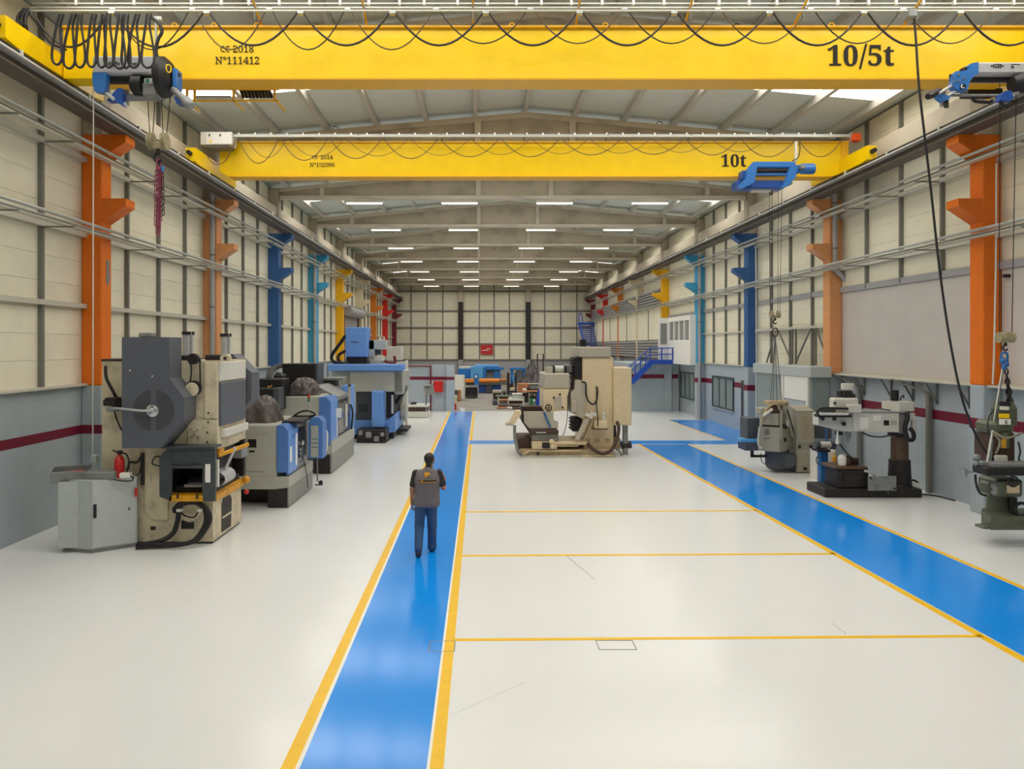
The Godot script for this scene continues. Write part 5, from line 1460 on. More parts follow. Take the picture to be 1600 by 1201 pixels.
func corner_box(b: B, L: float, C: float, R: float, py0: float, py1: float, d: float, dl: float, dr: float) -> B:   # box seen on its corner
	var c := P(C, py1, d)
	var l := P(L, py1, d + dl)
	var r := P(R, py1, d + dr)
	return b.prism("xd", [[c.x, d], [l.x, d + dl], [l.x + r.x - c.x, d + dl + dr], [r.x, d + dr]], c.y, P(C, py0, d).y)

func lifted_machine() -> void:
	var t := thing("turning_machine", "putty coloured machine head slung from the far crane's hook", "machine tool", P(1225, 737, 21.3))
	obj("cabinet", nb().pb(1245, 1273, 642, 738, 21.0, 21.6, 0.02), m.putty, t)
	obj("cabinet_top", nb().prism("dy", [[21.0, P(0, 642, 21.0).y], [21.6, P(0, 642, 21.0).y], [21.6, P(0, 635, 21.0).y]], 9.04, 9.55), m.putty, t)
	obj("cabinet_panel", nb().pb(1247, 1270.5, 645, 692, 20.98, 21.0, 0.006), m.putty, t)
	obj("cabinet_panel", nb().pb(1247, 1270.5, 703, 734, 20.98, 21.0, 0.006), m.putty, t)
	for q in [[700, 735, 762, 798], [840, 878, 762, 798], [766, 810, 1040, 1074]]:
		var a := hung(q[0], q[2])
		var b := hung(q[1], q[3])
		obj("vent", nb().pb(a[0], b[0], a[1], b[1], 20.96, 20.98, 0.0), m.castblack, t)
	for i in 5: obj("panel_seam", nb().pb(1252 + i * 3.2, 1253 + i * 3.2, 650, 685, 20.97, 20.98, 0.0), m.beigedirt, t)
	obj("head_box", corner_box(nb(), 1184.5, 1218, 1239, 668, 706, 20.8, 0.3, 0.55), m.putty, t)
	obj("head_box", corner_box(nb(), 1190.5, 1216, 1229, 646, 664.5, 20.85, 0.25, 0.4), m.putty, t)
	obj("gap", corner_box(nb(), 1190.5, 1216, 1229, 664, 669, 20.9, 0.25, 0.4), m.castblack, t)
	obj("grille", nb().obox(Transform3D(Basis(Vector3(0, 1, 0), atan2(0.3, 0.52)), P(1200, 674.5, 20.93)), Vector3(0.3, 0.16, 0.01), 0.0), m.vmcdark, t)
	obj("seam", nb().obox(Transform3D(Basis(Vector3(0, 1, 0), atan2(0.3, 0.52)), P(1202, 684, 20.93)), Vector3(0.52, 0.012, 0.012), 0.0), m.castblack, t)
	obj("latch", nb().pb(1226, 1229, 684, 690, 20.95, 21.0, 0.004), m.castblack, t)
	obj("yoke", nb().pb(1189, 1204, 637, 648, 21.0, 21.4, 0.02), m.putty, t)
	obj("top_bracket", nb().pb(1201, 1233, 626.5, 633, 21.0, 21.4, 0.015), m.beigedirt, t)
	obj("top_bracket", nb().pb(1224, 1232, 630, 648, 21.0, 21.3, 0.015), m.putty, t)
	obj("pipe", nb().hose([[1190, 662, 20.9], [1193, 648, 20.9], [1203, 634, 20.9], [1214, 631, 20.9], [1218, 640, 20.9]], 0.035), m.beigedirt, t)
	obj("pipe", nb().tube([P(1193, 650, 20.85), P(1207, 639, 20.85)], 0.045), m.offwhite, t)
	obj("pump", nb().pb(1207, 1221, 634, 646, 20.9, 21.2, 0.03), m.rust, t)
	obj("strut", nb().pb(1219.5, 1222.5, 641, 686, 20.75, 20.8, 0.004), m.putty, t)
	for q in [[1229, 640, 1238, 682], [1226, 640, 1236, 672]]: obj("cable", nb().hose([[q[0], q[1], 20.95], [q[0] + 6, (q[1] + q[3]) / 2, 21.0], [q[2], q[3], 21.05]], 0.03), m.putty, t)
	obj("cable", nb().hose([[1230, 640, 20.9], [1235, 655, 20.95], [1239, 672, 21.0]], 0.018), m.rubber, t)
	obj("connector", nb().sph(P(1227, 667, 20.9), 0.06).sph(P(1224, 664, 20.9), 0.05), m.castblack, t)
	obj("hose", nb().hose([[1187, 668, 20.95], [1185, 682, 20.95], [1185, 695, 20.95], [1190, 700, 20.95]], 0.025), m.offwhite, t)
	var a := P(1214, 733, 21.35)
	obj("turret", nb().lathe(a, Vector3(0, 0.6, 0), [[0.0, 0.0], [0.22, 0.0], [0.3, 0.12], [0.33, 0.3], [0.33, 1.0], [0.0, 1.0]], 20), m.slate, t)
	obj("turret_rib", nb().lathe(a + Vector3(0.0, 0.02, 0.0), Vector3(0, 0.07, 0), [[0.2, 0.0], [0.27, 0.6], [0.26, 1.0], [0.0, 1.0]], 20), m.castblack, t)
	obj("gear_foot", nb().pb(1216, 1246, 709, 736, 21.1, 21.7, 0.05), m.guarddark, t)
	obj("gear_cover", nb().cyl(P(1232, 720, 21.0), P(1232, 720, 21.2), 0.2), m.slate, t)
	obj("side_box", nb().pb(1167.5, 1187, 653, 686, 21.3, 21.9, 0.02), m.slate, t)
	obj("side_box", nb().pb(1164, 1186, 690.5, 704, 21.2, 21.8, 0.02), m.slate, t)
	obj("blue_bar", nb().pb(1158, 1185, 686, 691, 21.2, 21.6, 0.01), m.workblue2, t)
	obj("arm", nb().pb(1173.5, 1178, 703, 714, 21.3, 21.36, 0.01).pb(1173.5, 1200, 710.5, 714.5, 21.3, 21.36, 0.01), m.castblack, t)
	obj("cable", nb().hose([[1189, 708, 21.2], [1190, 720, 21.2], [1196, 725, 21.2], [1200, 718, 21.2]], 0.012), m.rubber, t)
	obj("rear_box", nb().pb(1273, 1300, 664, 685, 21.4, 21.9, 0.02), m.slate, t)
	var s := thing("lifting_sling", "four thin slings between the far hook and the putty machine head", "sling", P(1211, 627, 21.0))
	for q in [[1204, 628], [1208, 628], [1214, 628], [1222, 628]]: obj("strand", nb().tube([P(1211, 522, 21.0), P(q[0], q[1], 21.1)], 0.012, 6), m.steel, s)
	obj("shackle", nb().torus(P(1211, 519, 21.0), Vector3(0, 0, 1), 0.07, 0.02, 14, 6, Vector3(0, 0.05, 0)), m.rust, s)

func dp(u: float, v: float) -> Array:
	return [1260.0 + u / 6.005, 590.0 + v / 6.005]

func db(b: B, u0: float, u1: float, v0: float, v1: float, d0: float, d1: float, c := 0.015) -> B:
	return b.pb(1260.0 + u0 / 6.005, 1260.0 + u1 / 6.005, 590.0 + v0 / 6.005, 590.0 + v1 / 6.005, d0, d1, c)

func dh(b: B, pts: Array, r: float) -> B:
	return b.hose(pts.map(func(a): return [1260.0 + a[0] / 6.005, 590.0 + a[1] / 6.005, a[2]]), r)

func drill() -> void:
	var t := thing("radial_drill", "radial drill with a long pale arm on a black base plate", "machine tool", V(9.4, 0, 18.1))
	obj("base_plate", nb().box(8.25, 10.58, 0.0, 0.21, 17.6, 18.6, 0.02), m.castblack, t)
	obj("base_bolt", nb().sph(P(1387.5, 770, 17.6), 0.02), m.chrome, t)
	obj("table_box", db(nb(), 290, 590, 858, 1040, 17.7, 18.35, 0.03), m.castblack, t)
	obj("table_top", db(nb(), 272, 580, 835, 862, 17.66, 18.4, 0.015), m.ironbrown, t)
	obj("table_recess", db(nb(), 350, 530, 905, 985, 17.68, 17.7, 0.0), m.iron, t)
	obj("steel_plate", db(nb(), 585, 845, 925, 1060, 17.5, 17.56, 0.006), m.boxgrey, t)
	for q in [[603, 942], [826, 1040]]:
		var a := dp(q[0], q[1])
		obj("plate_hole", nb().cyl(P(a[0], a[1], 17.49), P(a[0], a[1], 17.5), 0.03), m.ink, t)
	obj("steel_offcut", dh(nb(), [[545, 875, 17.6], [580, 880, 17.55], [620, 905, 17.55], [650, 920, 17.6]], 0.03), m.silver, t)
	var cx: float = P(1405.5, 700, 18.1).x
	obj("column_foot", nb().lathe(V(cx, 0.2, 18.1), Vector3(0, 0.64, 0), [[0.0, 0.0], [0.29, 0.0], [0.27, 0.1], [0.25, 0.55], [0.24, 1.0], [0.0, 1.0]], 20), m.castblack, t)
	obj("column", nb().cyl(V(cx, 0.8, 18.1), V(cx, 1.5, 18.1), 0.2, 0.195, 20), m.ironbrown, t)
	obj("arm", nb().pp([dp(440, 330), dp(868, 330), dp(868, 512), dp(440, 500)], 17.7, 18.4), m.offwhite, t)
	obj("arm_end", nb().pp([dp(112, 335), dp(440, 335), dp(440, 505), dp(330, 500), dp(112, 447)], 17.75, 18.05), m.offwhite, t)
	obj("arm_clamp", db(nb(), 868, 955, 318, 525, 17.75, 18.5, 0.03), m.vmcdark, t)
	obj("arm_top", db(nb(), 440, 940, 318, 332, 17.68, 18.45, 0.01), m.boxgrey, t)
	obj("head_cap", nb().prism("xd", [[cx - 0.33, 17.9], [cx - 0.2, 17.75], [cx + 0.15, 17.75], [cx + 0.25, 17.9], [cx + 0.25, 18.3], [cx - 0.33, 18.3]], P(0, 641, 18).y, P(0, 627.5, 18).y), m.offwhite, t)
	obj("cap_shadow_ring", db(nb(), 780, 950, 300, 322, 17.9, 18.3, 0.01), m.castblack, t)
	obj("lift_motor", nb().cyl(P(1398, 626, 18.0), P(1398, 609, 18.0), 0.09, -1, 18), m.black, t)
	obj("motor_plate", nb().cyl(P(1398, 626.5, 18.0), P(1398, 622, 18.0), 0.03), m.white, t)
	obj("cable", dh(nb(), [[880, 215, 18], [890, 180, 18], [910, 165, 18], [912, 190, 18]], 0.016), m.rubber, t)
	obj("spindle_head", db(nb(), 265, 490, 192, 330, 17.6, 17.9, 0.03), m.offwhite, t)
	obj("gear_housing", db(nb(), 390, 522, 252, 330, 17.5, 17.9, 0.02), m.offwhite, t)
	obj("motor_base", db(nb(), 345, 440, 118, 195, 17.75, 18.0, 0.03).pb(1313, 1320, 610, 620, 17.8, 18.0), m.castblack, t)
	obj("spindle_motor", nb().cyl(P(1324.5, 610.5, 17.95), P(1324.5, 599, 17.95), 0.15, -1, 18), m.offwhite, t)
	obj("riser", db(nb(), 443, 466, 150, 250, 17.8, 17.9), m.rust, t)
	obj("window_slot", nb().sph(P(1304.5, 629.5, 17.6), 0.035), m.castblack, t)
	obj("feed_tray", db(nb(), 115, 430, 345, 372, 17.45, 17.7, 0.01), m.castblack, t)
	obj("feed_bar", db(nb(), 130, 400, 330, 352, 17.42, 17.6, 0.01), m.offwhite, t)
	obj("feed_panel", db(nb(), 140, 275, 298, 325, 17.55, 17.7, 0.006), m.slate, t)
	obj("hose", dh(nb(), [[390, 290, 17.5], [250, 286, 17.5], [150, 286, 17.5], [110, 305, 17.5], [104, 335, 17.5], [130, 370, 17.5], [155, 390, 17.5]], 0.03), m.rubber, t)
	for u in [152, 262]: obj("knob", nb().sph(P(1260 + u / 6.005, 654, 17.5), 0.05), m.rubber, t)
	obj("feed_dial", nb().cyl(P(1318.5, 662, 17.66), P(1318.5, 662, 17.75), 0.05), m.ink, t)
	obj("switch_panel", db(nb(), 730, 776, 400, 446, 17.68, 17.7, 0.0), m.ink, t)
	obj("label", db(nb(), 795, 848, 402, 442, 17.69, 17.7, 0.0), m.vmc, t)
	obj("cover_plate", db(nb(), 500, 585, 370, 482, 17.66, 17.7, 0.006), m.white, t)
	obj("cover_plate", db(nb(), 628, 702, 350, 408, 17.68, 17.7, 0.006), m.white, t)
	obj("spindle", nb().cyl(P(1325, 672, 17.95), P(1325, 683, 17.95), 0.07).cyl(P(1325, 683, 17.95), P(1325, 690, 17.95), 0.035), m.vmcdark, t)
	obj("chuck", db(nb(), 300, 345, 508, 540, 17.8, 18.0), m.castblack, t)
	obj("coolant_nozzle", nb().lathe(P(1308.5, 693, 17.7), Vector3(0, 0.3, 0), [[0.0, 0.0], [0.045, 0.0], [0.02, 0.6], [0.02, 1.0], [0.0, 1.0]]), m.white, t)
	obj("coolant_hose", dh(nb(), [[310, 620, 17.7], [350, 670, 17.75], [400, 730, 17.8], [440, 770, 17.9]], 0.018), m.rubber, t)
	obj("cable", dh(nb(), [[530, 515, 17.75], [600, 545, 17.75], [700, 555, 17.75], [800, 535, 17.75]], 0.018), m.rubber, t)
	obj("power_hose", dh(nb(), [[945, 320, 17.7], [948, 380, 17.65], [930, 450, 17.65], [930, 520, 17.65], [955, 575, 17.65], [990, 585, 17.65], [1008, 550, 17.65], [995, 500, 17.65], [965, 475, 17.7]], 0.05), m.rubber, t)
	obj("oil_bottle", nb().cyl(P(1427, 671, 17.9), P(1427, 656, 17.9), 0.06).pb(1421, 1430, 645, 655, 17.8, 17.95), m.offwhite, t)
	obj("gland", db(nb(), 840, 900, 505, 560, 17.8, 18.2, 0.03), m.castblack, t)
	obj("white_socket", db(nb(), 978, 1075, 990, 1042, 18.0, 18.3, 0.02), m.white, t)
	obj("socket_cable", dh(nb(), [[970, 960, 18.1], [1020, 965, 18.1], [1050, 990, 18.1], [1060, 1010, 18.1]], 0.025), m.rubber, t)
	var cup := thing("oil_cup", "white cup standing on the drill table", "cup", P(1316, 726.3, 17.9))
	obj("cup", nb().lathe(P(1316, 726.3, 17.9), Vector3(0, 0.25, 0), [[0.0, 0.0], [0.09, 0.0], [0.1, 0.7], [0.06, 1.0], [0.0, 1.0]]), m.paper, cup)
	var rb := thing("parts_box", "dull red parts boxes beside the white cup on the drill table", "box", P(1335, 731, 18.0))
	obj("box", nb().pb(1323, 1328, 712, 727, 17.82, 18.0, 0.01), m.rust, rb)
	obj("box", nb().pb(1330, 1343, 716, 725.5, 17.95, 18.2, 0.02), m.rust, rb)
	obj("spring", nb().torus(P(1331, 718, 17.95), Vector3(1, 0, 0), 0.05, 0.02).torus(P(1338, 719, 17.95), Vector3(1, 0, 0), 0.05, 0.02), m.iron, rb)
	var g := thing("pedestal_grinder", "bench grinder on a blue pedestal behind the drill's base", "grinder", P(1289, 758, 19.2))
	obj("pedestal", nb().pb(1282.5, 1294.5, 705, 757, 19.1, 19.3, 0.015), m.toolblue, g)
	obj("foot", nb().pb(1277, 1300, 757, 760, 19.0, 19.4, 0.01), m.castblack, g)
	obj("tray", nb().pb(1278, 1298, 702, 706, 19.0, 19.4, 0.01), m.castblack, g)
	obj("motor", nb().cyl(P(1280, 695, 19.2), P(1297, 695, 19.2), 0.09, -1, 18), m.offwhite, g)
	for s in [[1274, 1280], [1298, 1304]]: obj("wheel_guard", nb().cyl(P(s[0], 695, 19.2), P(s[1], 696, 19.2), 0.11, -1, 20), m.slate, g)
	obj("lamp_post", nb().tube([P(1291, 690, 19.2), P(1291, 668, 19.2)], 0.02), m.toolblue, g)
	obj("cable", nb().hose([[1281, 715, 19.1], [1276, 714, 19.1], [1276, 722, 19.1], [1281, 726, 19.1]], 0.012), m.rubber, g)
	var wcab := thing("tool_cabinet", "slim white cabinet behind the blue pedestal", "cabinet", P(1290, 754, 20.2))
	obj("body", nb().pb(1275.5, 1306, 703, 753, 20.0, 20.4, 0.02), m.white, wcab)
	obj("bottle", nb().lathe(P(1304, 725, 19.9), Vector3(0, 0.3, 0), [[0.0, 0.0], [0.06, 0.0], [0.06, 0.6], [0.02, 0.85], [0.02, 1.0], [0.0, 1.0]]), m.myellow, wcab)
	solo("floor_cable", nb().tube(B.smooth([V(10.3, 0.03, 18.3), V(10.7, 0.02, 18.0), V(11.0, 0.02, 17.75), V(11.1, 0.02, 17.2)], 6), 0.018), m.rubber, "black cable on the floor right of the drill base", "cable")

func gb(b: B, u0: float, u1: float, v0: float, v1: float, d0: float, d1: float, c := 0.015) -> B:
	return b.pb(1490.0 + u0 / 3.636, 1490.0 + u1 / 3.636, 510.0 + v0 / 3.636, 510.0 + v1 / 3.636, d0, d1, c)

func gp(u: float, v: float, d: float) -> Vector3:
	return P(1490.0 + u / 3.636, 510.0 + v / 3.636, d)

func mill() -> void:
	var t := thing("milling_machine", "olive green milling machine hanging just off the floor at right", "machine tool", gp(290, 1150, 13.7))
	var y0: float = gp(0, 1140, 13.4).y
	obj("base", nb().prism("xd", [[9.33, 13.7], [9.16, 13.2], [10.4, 13.2], [10.4, 13.9], [9.5, 13.9]], y0, y0 + 0.24), m.toolgreen, t)
	obj("base_lug", gb(nb(), 170, 280, 1136, 1152, 13.25, 13.5).pb(1590, 1612, 822, 827, 13.25, 13.5), m.toolgreen, t)
	obj("pedestal", nb().lathe(gp(270, 1075, 13.75), Vector3(0, 0.62, 0), [[0.0, 0.0], [0.3, 0.0], [0.24, 0.15], [0.22, 0.7], [0.27, 1.0], [0.0, 1.0]], 18), m.toolgreen, t)
	obj("knee", gb(nb(), 250, 400, 870, 970, 13.25, 13.8, 0.04), m.toolgreen, t)
	obj("knee_arm", gb(nb(), 200, 260, 885, 960, 13.4, 13.7, 0.04), m.toolgreen, t)
	obj("knee_screw", nb().cyl(gp(340, 970, 13.45), gp(340, 1080, 13.45), 0.06), m.iron, t)
	obj("coolant_pipe", nb().hose([[1524, 741, 13.4], [1525, 755, 13.4], [1531, 770, 13.4], [1541, 774, 13.4]], 0.02), m.rubber, t)
	obj("gear_knob", nb().cyl(gp(235, 905, 13.3), gp(235, 905, 13.45), 0.07).cyl(gp(230, 940, 13.3), gp(230, 940, 13.45), 0.05), m.boxgrey, t)
	obj("handwheel", nb().torus(gp(338, 880, 13.12), Vector3(0, 0, 1), 0.09, 0.016).bar(gp(312, 880, 13.12), gp(364, 880, 13.12), 0.018, 0.018).bar(gp(338, 854, 13.12), gp(338, 906, 13.12), 0.018, 0.018).cyl(gp(338, 880, 13.12), gp(338, 880, 13.26), 0.025), m.iron, t)
	obj("spec_plate", gb(nb(), 305, 374, 902, 946, 13.23, 13.25, 0.0), m.beige, t)
	obj("hose", nb().torus(gp(385, 1040, 13.3), Vector3(0, 0, 1), 0.12, 0.03), m.rubber, t)
	obj("table", gb(nb(), 188, 460, 800, 848, 13.1, 13.5, 0.02), m.darkcol, t)
	obj("table_slot", gb(nb(), 190, 460, 818, 826, 13.09, 13.1, 0.0), m.castblack, t)
	obj("table_top", gb(nb(), 225, 460, 776, 800, 13.15, 13.45, 0.01), m.boxgrey, t)
	obj("crank", nb().bar(gp(30, 808, 13.3), gp(72, 808, 13.3), 0.02, 0.02).bar(gp(70, 810, 13.3), gp(70, 850, 13.3), 0.035, 0.03).cyl(gp(70, 825, 13.3), gp(108, 825, 13.3), 0.02), m.boxgrey, t)
	obj("ram_column", gb(nb(), 232, 358, 600, 782, 13.5, 14.1, 0.05), m.rust, t)
	obj("ram_plate", gb(nb(), 243, 312, 732, 772, 13.42, 13.5, 0.02), m.offwhite, t)
	obj("quill", nb().cyl(gp(290, 690, 13.45), gp(290, 600, 13.45), 0.07), m.toolgreen, t)
	obj("yellow_scale", gb(nb(), 280, 300, 640, 690, 13.36, 13.4, 0.004), m.myellow, t)
	obj("head", gb(nb(), 226, 352, 540, 612, 13.4, 13.95, 0.06), m.toolgreen, t)
	obj("motor", nb().lathe(gp(286, 560, 13.65), Vector3(0, 0.45, 0), [[0.0, 0.0], [0.2, 0.0], [0.2, 0.7], [0.15, 0.95], [0.08, 1.0], [0.0, 1.0]], 18), m.toolgreen, t)
	obj("motor_top", nb().cyl(gp(290, 452, 13.5), gp(290, 425, 13.5), 0.09, -1, 16), m.black, t)
	obj("motor_collar", nb().cyl(gp(290, 472, 13.48), gp(290, 452, 13.48), 0.075, -1, 16), m.offwhite, t)
	obj("yellow_label", gb(nb(), 264, 318, 496, 520, 13.38, 13.42, 0.004), m.yellow, t)
	obj("white_label", gb(nb(), 266, 326, 526, 558, 13.36, 13.4, 0.004), m.paper, t)
	text("C", "Droid Sans", 700, 0.06, gp(300, 543, 13.355), m.ink, t)
	obj("strap", nb().hose([[1551, 676, 13.3], [1562, 688, 13.25], [1560, 700, 13.25], [1556, 708, 13.3]], 0.02), m.sling, t)
	obj("strap", nb().hose([[1552, 674, 13.3], [1570, 684, 13.2], [1588, 680, 13.25], [1596, 676, 13.4]], 0.02), m.sling, t)
	obj("lever", nb().tube([gp(190, 770, 13.3), gp(222, 590, 13.4)], 0.018), m.offwhite, t)
	obj("lever", nb().tube([gp(205, 760, 13.35), gp(215, 640, 13.4)], 0.03), m.boxgrey, t)
	obj("valve_group", nb().sph(gp(130, 745, 13.4), 0.07).sph(gp(128, 775, 13.4), 0.06).sph(gp(150, 790, 13.4), 0.06), m.boxgrey, t)
	obj("cable", nb().hose([[1591, 690, 13.4], [1594, 705, 13.4], [1592, 718, 13.4], [1600, 724, 13.4]], 0.015), m.rubber, t)
	obj("cable", nb().hose([[1553, 640, 13.5], [1546, 650, 13.45], [1543, 665, 13.4], [1546, 680, 13.4]], 0.012), m.rubber, t)
	var s := thing("lifting_sling", "blue and grey slings and dark chains holding the olive milling machine", "sling", gp(290, 440, 13.6))
	obj("blue_knot", nb().sph(gp(280, 195, 13.6), 0.06).sph(gp(296, 215, 13.58), 0.06).sph(gp(286, 232, 13.6), 0.05), m.toolblue, s)
	obj("loop", nb().torus(gp(288, 180, 13.6), Vector3(0, 0, 1), 0.06, 0.02, 14, 6, Vector3(0, 0.05, 0)), m.toolblue, s)
	obj("strand", nb().tube([gp(280, 240, 13.6), gp(248, 450, 13.65)], 0.014), m.steel, s)
	obj("strand", nb().tube([gp(276, 240, 13.6), gp(190, 770, 13.5)], 0.012), m.offwhite, s)
	for q in [[310, 440], [322, 500], [335, 560], [345, 520]]: obj("chain", chain(gp(298, 240, 13.58), gp(q[0], q[1], 13.55), 0.06, 0.011), m.iron, s)

func offices() -> void:
	# grey block at the right, with the white office above it and the blue stair
	var w := thing("wall_partition_right", "grey block wall with a maroon stripe behind the blue stair", "wall", V(9.8, 0, 42), "", "structure")
	obj("block", nb().box(8.3, 11.15, 0, 2.68, 41.2, 47.5, 0.01), m.lower, w)
	obj("stripe", nb().box(8.3, 11.1, 1.83, 2.06, 41.19, 41.2), m.maroon, w)
	obj("pilaster", nb().box(10.3, 10.7, 0, 2.68, 41.05, 41.2, 0.01), m.lower, w)
	var o := thing("office", "white raised office with sliding windows above the grey wall", "office", V(10.9, 2.7, 38.6))
	obj("front", nb().box(10.5, 11.1, 2.68, 3.95, 36.9, 41.0, 0.02), m.white, o)
	obj("band", nb().box(10.5, 11.1, 4.95, 5.2, 36.9, 41.0, 0.02), m.white, o)
	obj("end_wall", nb().box(9.95, 11.1, 2.7, 5.2, 41.0, 41.12, 0.01), m.white, o)
	for k in 5: obj("window_post", nb().box(10.5, 10.6, 3.95, 4.95, 36.9 + k * 1.0, 37.0 + k * 1.0, 0.01), m.white, o)
	for k in 4: obj("pane", nb().box(10.56, 10.58, 3.95, 4.95, 37.0 + k, 37.9 + k), m.boxgrey if k % 2 else m.vmcdark, o)
	obj("back", nb().box(10.9, 11.1, 3.9, 5.0, 36.9, 41.0), m.offwhite, o)
	obj("end_wall", nb().box(10.5, 11.1, 2.7, 5.2, 36.84, 36.9, 0.01), m.white, o)
	obj("end_window", nb().box(10.05, 10.4, 3.75, 4.9, 40.97, 41.0, 0.005), m.vmcdark, o)
	var s := thing("stair", "blue steel stair and railed landing in front of the white office", "stair", P(1020, 595, 40.6))
	obj("landing", nb().pb(1016, 1052, 562, 569, 40.0, 40.9, 0.02), m.stairblue, s)
	for d in [39.95, 40.95]:
		obj("stringer", nb().bar(P(986, 598, d), P(1019, 565, d), 0.05, 0.28), m.stairblue, s)
		for py in [543.5, 553]: obj("rail", nb().tube([P(978, 577 + py - 543.5, d), P(1016, py, d), P(1052, py, d)], 0.03, 6), m.stairblue, s)
	for px in [1016, 1034, 1051]: obj("rail_post", nb().pb(px - 0.9, px + 0.9, 543, 562, 39.95, 40.0, 0.004), m.stairblue, s)
	for k in 4: obj("rail_post", nb().pb(984 + k * 8, 985.4 + k * 8, 573 - k * 7.5, 596 - k * 8, 39.95, 40.0, 0.004), m.stairblue, s)
	for k in 8: obj("tread", nb().pb(986 + k * 4.2, 992 + k * 4.2, 596 - k * 4.1, 597.2 - k * 4.1, 39.98, 40.92, 0.0), m.stairblue, s)
	var k2 := thing("stair", "steep blue ship stair high up in the far right corner", "stair", P(920, 540, 69))

	obj("stringer", nb().bar(P(905, 505, 70), P(913, 540, 68), 0.12, 0.3), m.stairblue, k2)
	obj("stringer", nb().bar(P(928, 505, 70), P(937, 540, 68), 0.12, 0.3), m.stairblue, k2)
	obj("platform", nb().pb(904, 929, 503.5, 507, 69.5, 71, 0.02), m.stairblue, k2)
	for i in 10: obj("tread", nb().pb(907 + i * 0.8, 929 + i * 0.8, 509 + i * 3.2, 510.5 + i * 3.2, 69.8 - i * 0.18, 70.1 - i * 0.18, 0.0), m.stairblue, k2)
	obj("rail", nb().hose([[905, 505, 70], [905, 492, 70], [907, 490, 70], [909, 492, 70], [911, 508, 70]], 0.05), m.stairblue, k2)
	obj("cabinet", nb().pb(907, 916, 530, 541, 67.5, 68.5, 0.03), m.black, k2)
	obj("shelf", nb().box(9.0, 11.0, 2.7, 2.9, 62, 71, 0.02), m.sheetgrey, k2)

# ------------------------------------------------------------------ rear of the hall
func rp(u: float, v: float, d: float) -> Vector3:
	return P(700.0 + u / 9.41, 540.0 + v / 9.41, d)

func rb(b: B, u0: float, u1: float, v0: float, v1: float, d0: float, d1: float, c := 0.02) -> B:
	return b.pb(700.0 + u0 / 9.41, 700.0 + u1 / 9.41, 540.0 + v0 / 9.41, 540.0 + v1 / 9.41, d0, d1, c)

